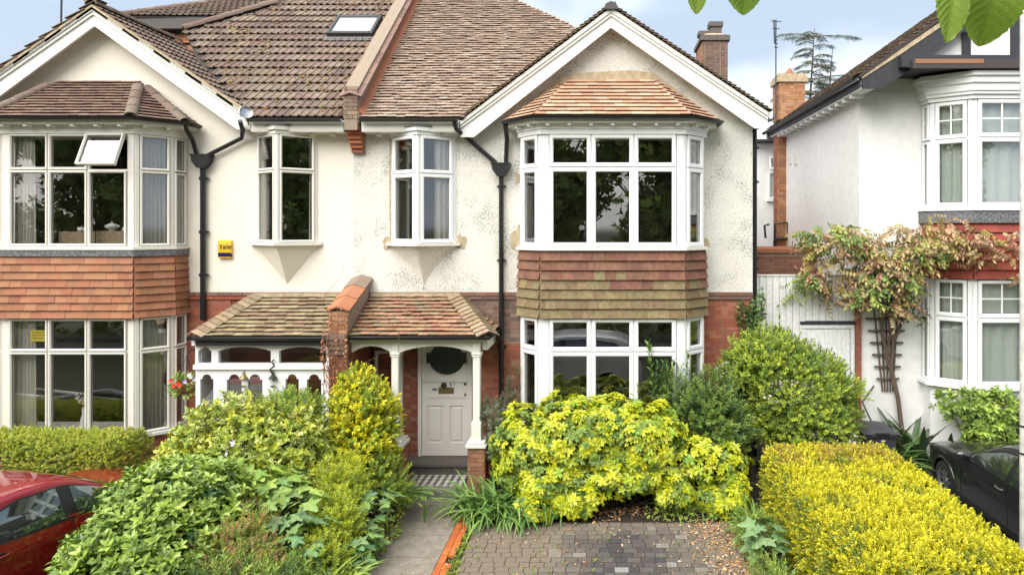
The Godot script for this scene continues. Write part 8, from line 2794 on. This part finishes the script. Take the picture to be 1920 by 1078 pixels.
func build_window_things() -> void:
	# curtains of the cream house
	var g := "curtains of the cream house"
	curtain("pale curtain gathered at the left of the cream house's upper bay", Vector3(-10.50, 6.25, 0.62), Vector3(-10.12, 6.25, 0.66), 4.32, 5.0, "curtain", g)
	curtain("pale curtain behind the angled light of the cream house's upper bay", Vector3(-8.36, 6.25, 0.66), Vector3(-7.98, 6.25, 0.30), 4.32, 7.0, "curtain", g)
	curtain("pale curtain gathered at the left of the cream house's lower bay", Vector3(-10.50, 3.02, 0.62), Vector3(-10.08, 3.02, 0.66), 1.0, 5.0, "curtain", g)
	curtain("pale curtain behind the angled light of the cream house's lower bay", Vector3(-8.36, 3.02, 0.66), Vector3(-8.02, 3.02, 0.32), 1.0, 6.0, "curtain", g)
	curtain("pale curtain drawn back at the right of the cream house's oriel window", Vector3(-5.48, 6.3, 0.06), Vector3(-5.40, 6.3, -0.02), 4.4, 2.0, "curtain", g)
	curtain("white curtain behind the right-hand light of the pebble-dashed house's oriel", Vector3(-3.12, 6.25, 0.18), Vector3(-2.86, 6.25, -0.02), 4.38, 3.0, "curtain", "curtains of the pebble-dashed house")
	# low unit with boxes and crockery
	var cb := thing("storage_box", "pair of worn brown boxes standing in the cream house's upper bay window", "box", Vector3(-9.1, 4.31, 0.45))
	part(cb, "box", boxed(Vector3(-9.70, 4.31, 0.30), Vector3(-9.06, 4.56, 0.64)), M["cardboard"])
	part(cb, "box", boxed(Vector3(-9.04, 4.31, 0.28), Vector3(-8.42, 4.57, 0.64)), M["cardboard"])
	var tp := thing("tureen", "white china tureen with a lid on the brown box upstairs", "crockery", Vector3(-8.85, 4.571, 0.5))
	var b := MB.new()
	b.lathe([Vector2(0.0, 0.0), Vector2(0.05, 0.005), Vector2(0.05, 0.02), Vector2(0.10, 0.06), Vector2(0.11, 0.09), Vector2(0.105, 0.10), Vector2(0.06, 0.13), Vector2(0.015, 0.14), Vector2(0.02, 0.16), Vector2(0.0, 0.17)], 20)
	part_in(tp, "bowl", b, M["ceramic"])
	for s in [-1.0, 1.0]:
		var h := MB.new()
		h.tube([Vector3(s * 0.10, 0.07, 0), Vector3(s * 0.14, 0.085, 0), Vector3(s * 0.105, 0.10, 0)], 0.01, 0.01, 6)
		part_in(tp, "handle", h, M["ceramic"])
	for k in 3:
		var x: float = [-9.42, -9.32, -8.62][k]
		var cu := thing("cup", ["white cup at the left on the brown box upstairs", "white jug next to the cup on the brown box upstairs", "white crumpled ornament right of the tureen"][k], "crockery", Vector3(x, 4.562 if k < 2 else 4.571, 0.5))
		var cm := MB.new()
		cm.lathe([Vector2(0.0, 0.0), Vector2(0.035, 0.003), Vector2(0.05, 0.03), Vector2(0.05 - 0.015 * k, 0.075), Vector2(0.044 - 0.015 * k, 0.075), Vector2(0.03, 0.02), Vector2(0.0, 0.012)], 14)
		part_in(cu, "bowl", cm, M["ceramic"])
	# vases
	for k in 2:
		var p := Vector3(-9.28, 1.0, 0.60) if k == 0 else Vector3(-5.97, 4.37, 0.24)
		var v := thing("vase", "slim white vase of dried white flowers in the cream house's lower bay" if k == 0 else "round pale vase holding knobbly twigs in the cream house's oriel", "vase", p)
		var vm := MB.new()
		if k == 0:
			vm.lathe([Vector2(0.0, 0.0), Vector2(0.06, 0.0), Vector2(0.07, 0.08), Vector2(0.055, 0.2), Vector2(0.03, 0.30), Vector2(0.032, 0.42), Vector2(0.026, 0.42), Vector2(0.02, 0.3)], 18)
		else:
			vm.lathe([Vector2(0.0, 0.0), Vector2(0.05, 0.0), Vector2(0.075, 0.07), Vector2(0.06, 0.15), Vector2(0.04, 0.18), Vector2(0.03, 0.17)], 18)
		part_in(v, "jar", vm, M["ceramic"])
		rng.seed = 300 + k
		var tw := MB.new(); var xs := []; var cs := []
		for i in 9:
			var top := Vector3(rng.randf_range(-0.14, 0.14) + 0.04 * k, (0.42 if k == 0 else 0.17) + rng.randf_range(0.12, 0.36), rng.randf_range(-0.06, 0.06))
			var s0 := Vector3(0, 0.40 if k == 0 else 0.15, 0)
			tw.tube([s0, s0.lerp(top, 0.5) + Vector3(0.01, 0.02, 0), top], 0.003, 0.002, 4)
			for j in 7:
				xs.append(Transform3D(Basis().scaled(Vector3.ONE * rng.randf_range(0.035, 0.06)), p + s0.lerp(top, rng.randf_range(0.55, 1.0)) + Vector3(rng.randf_range(-0.03, 0.03), rng.randf_range(-0.02, 0.03), 0.0)))
				cs.append(Color(0.7, 0.68, 0.62))
		part_in(v, "twigs", tw, M["twig"])
		many(v, "dried_flowers", K["flower_cluster"].white, M["petal"], xs, cs)
	var n := thing("window_notice", "yellow printed notice stuck inside the cream house's lower bay window", "notice", Vector3(-10.02, 2.6, 0.72))
	part(n, "sheet", boxed(Vector3(-10.12, 2.62, 0.742), Vector3(-9.82, 2.82, 0.744)), M["yellow_paper"])
	for i in 3:
		part(n, "printed_line", boxed(Vector3(-10.09, 2.77 - i * 0.05, 0.7445), Vector3(-9.85 - i * 0.02, 2.785 - i * 0.05, 0.7455)), M["twig"])


# ---------------------------------------------------------------- sky and light

func cloud_cover() -> ImageTexture:
	var w := 768; var h := 384
	var f := FastNoiseLite.new()
	f.seed = 8
	f.noise_type = FastNoiseLite.TYPE_SIMPLEX_SMOOTH
	f.frequency = 1.0
	f.fractal_octaves = 6
	f.fractal_gain = 0.52
	var data := PackedByteArray()
	data.resize(w * h * 4)
	for y in h:
		var up := (0.5 - (y + 0.5) / h) * PI
		var cy := sin(up); var cr := cos(up)
		for x in w:
			var a := TAU * (x + 0.5) / w
			var p := Vector3(cos(a) * cr, cy * 2.2, sin(a) * cr) * 1.9
			var n := f.get_noise_3d(p.x, p.y + 3.0, p.z)
			var c := smoothstep(-0.10, 0.42, n)
			var i := (y * w + x) * 4
			var shade := int(clampf(235.0 + 40.0 * f.get_noise_3d(p.x * 2.0, p.y * 2.0 - 0.6, p.z * 2.0), 190.0, 255.0))
			data[i] = shade; data[i + 1] = shade; data[i + 2] = mini(255, shade + 4); data[i + 3] = int(c * 255.0)
	return ImageTexture.create_from_image(Image.create_from_data(w, h, false, Image.FORMAT_RGBA8, data))


func _ready() -> void:
	# camera: lens level at bedroom-sill height, picture area shifted to the left and down
	var cam := Camera3D.new()
	cam.name = "camera"
	cam.position = EYE
	cam.near = 0.1
	cam.far = 400.0
	cam.projection = Camera3D.PROJECTION_FRUSTUM
	cam.keep_aspect = Camera3D.KEEP_HEIGHT
	cam.size = 0.1 * 1078.0 / 1280.0
	cam.frustum_offset = Vector2(-0.1 * 170.0 / 1280.0, -0.1 * 109.0 / 1280.0)
	add_child(cam)
	cam.current = true
	# sky with bright broken cloud, and a veiled sun high on the left behind the camera
	var env := Environment.new()
	env.background_mode = Environment.BG_SKY
	var sm := ProceduralSkyMaterial.new()
	sm.sky_top_color = lin(0.26, 0.345, 0.47)
	sm.sky_horizon_color = lin(0.37, 0.42, 0.48)
	sm.sky_curve = 0.25
	sm.ground_bottom_color = lin(0.12, 0.12, 0.10)
	sm.ground_horizon_color = lin(0.30, 0.32, 0.33)
	sm.sun_angle_max = 1.0
	sm.sky_cover = cloud_cover()
	sm.sky_cover_modulate = Color(0.56, 0.55, 0.53, 1.0)
	var sky := Sky.new()
	sky.sky_material = sm
	env.sky = sky
	env.tonemap_mode = Environment.TONE_MAPPER_LINEAR
	env.tonemap_exposure = 2.0
	env.sdfgi_enabled = true
	env.ssao_enabled = true
	env.ssil_enabled = true
	var we := WorldEnvironment.new()
	we.name = "world_environment"
	we.environment = env
	add_child(we)
	var sun := DirectionalLight3D.new()
	sun.name = "sun"
	sun.light_color = Color(1.0, 0.988, 0.97)
	sun.light_energy = 0.9
	sun.light_angular_distance = 60.0
	sun.shadow_enabled = true
	add_child(sun)
	sun.look_at_from_position(Vector3(-6.0, 12.0, 9.5), Vector3.ZERO)

	make_materials()
	rng.seed = 1
	make_kits()
	make_plant_kits()
	rng.seed = 2
	build_ground()
	build_left_house()
	build_right_house()
	build_white_house()
	build_side_structures()
	build_far_tree()
	build_cars()
	build_small_things()
	build_plants()
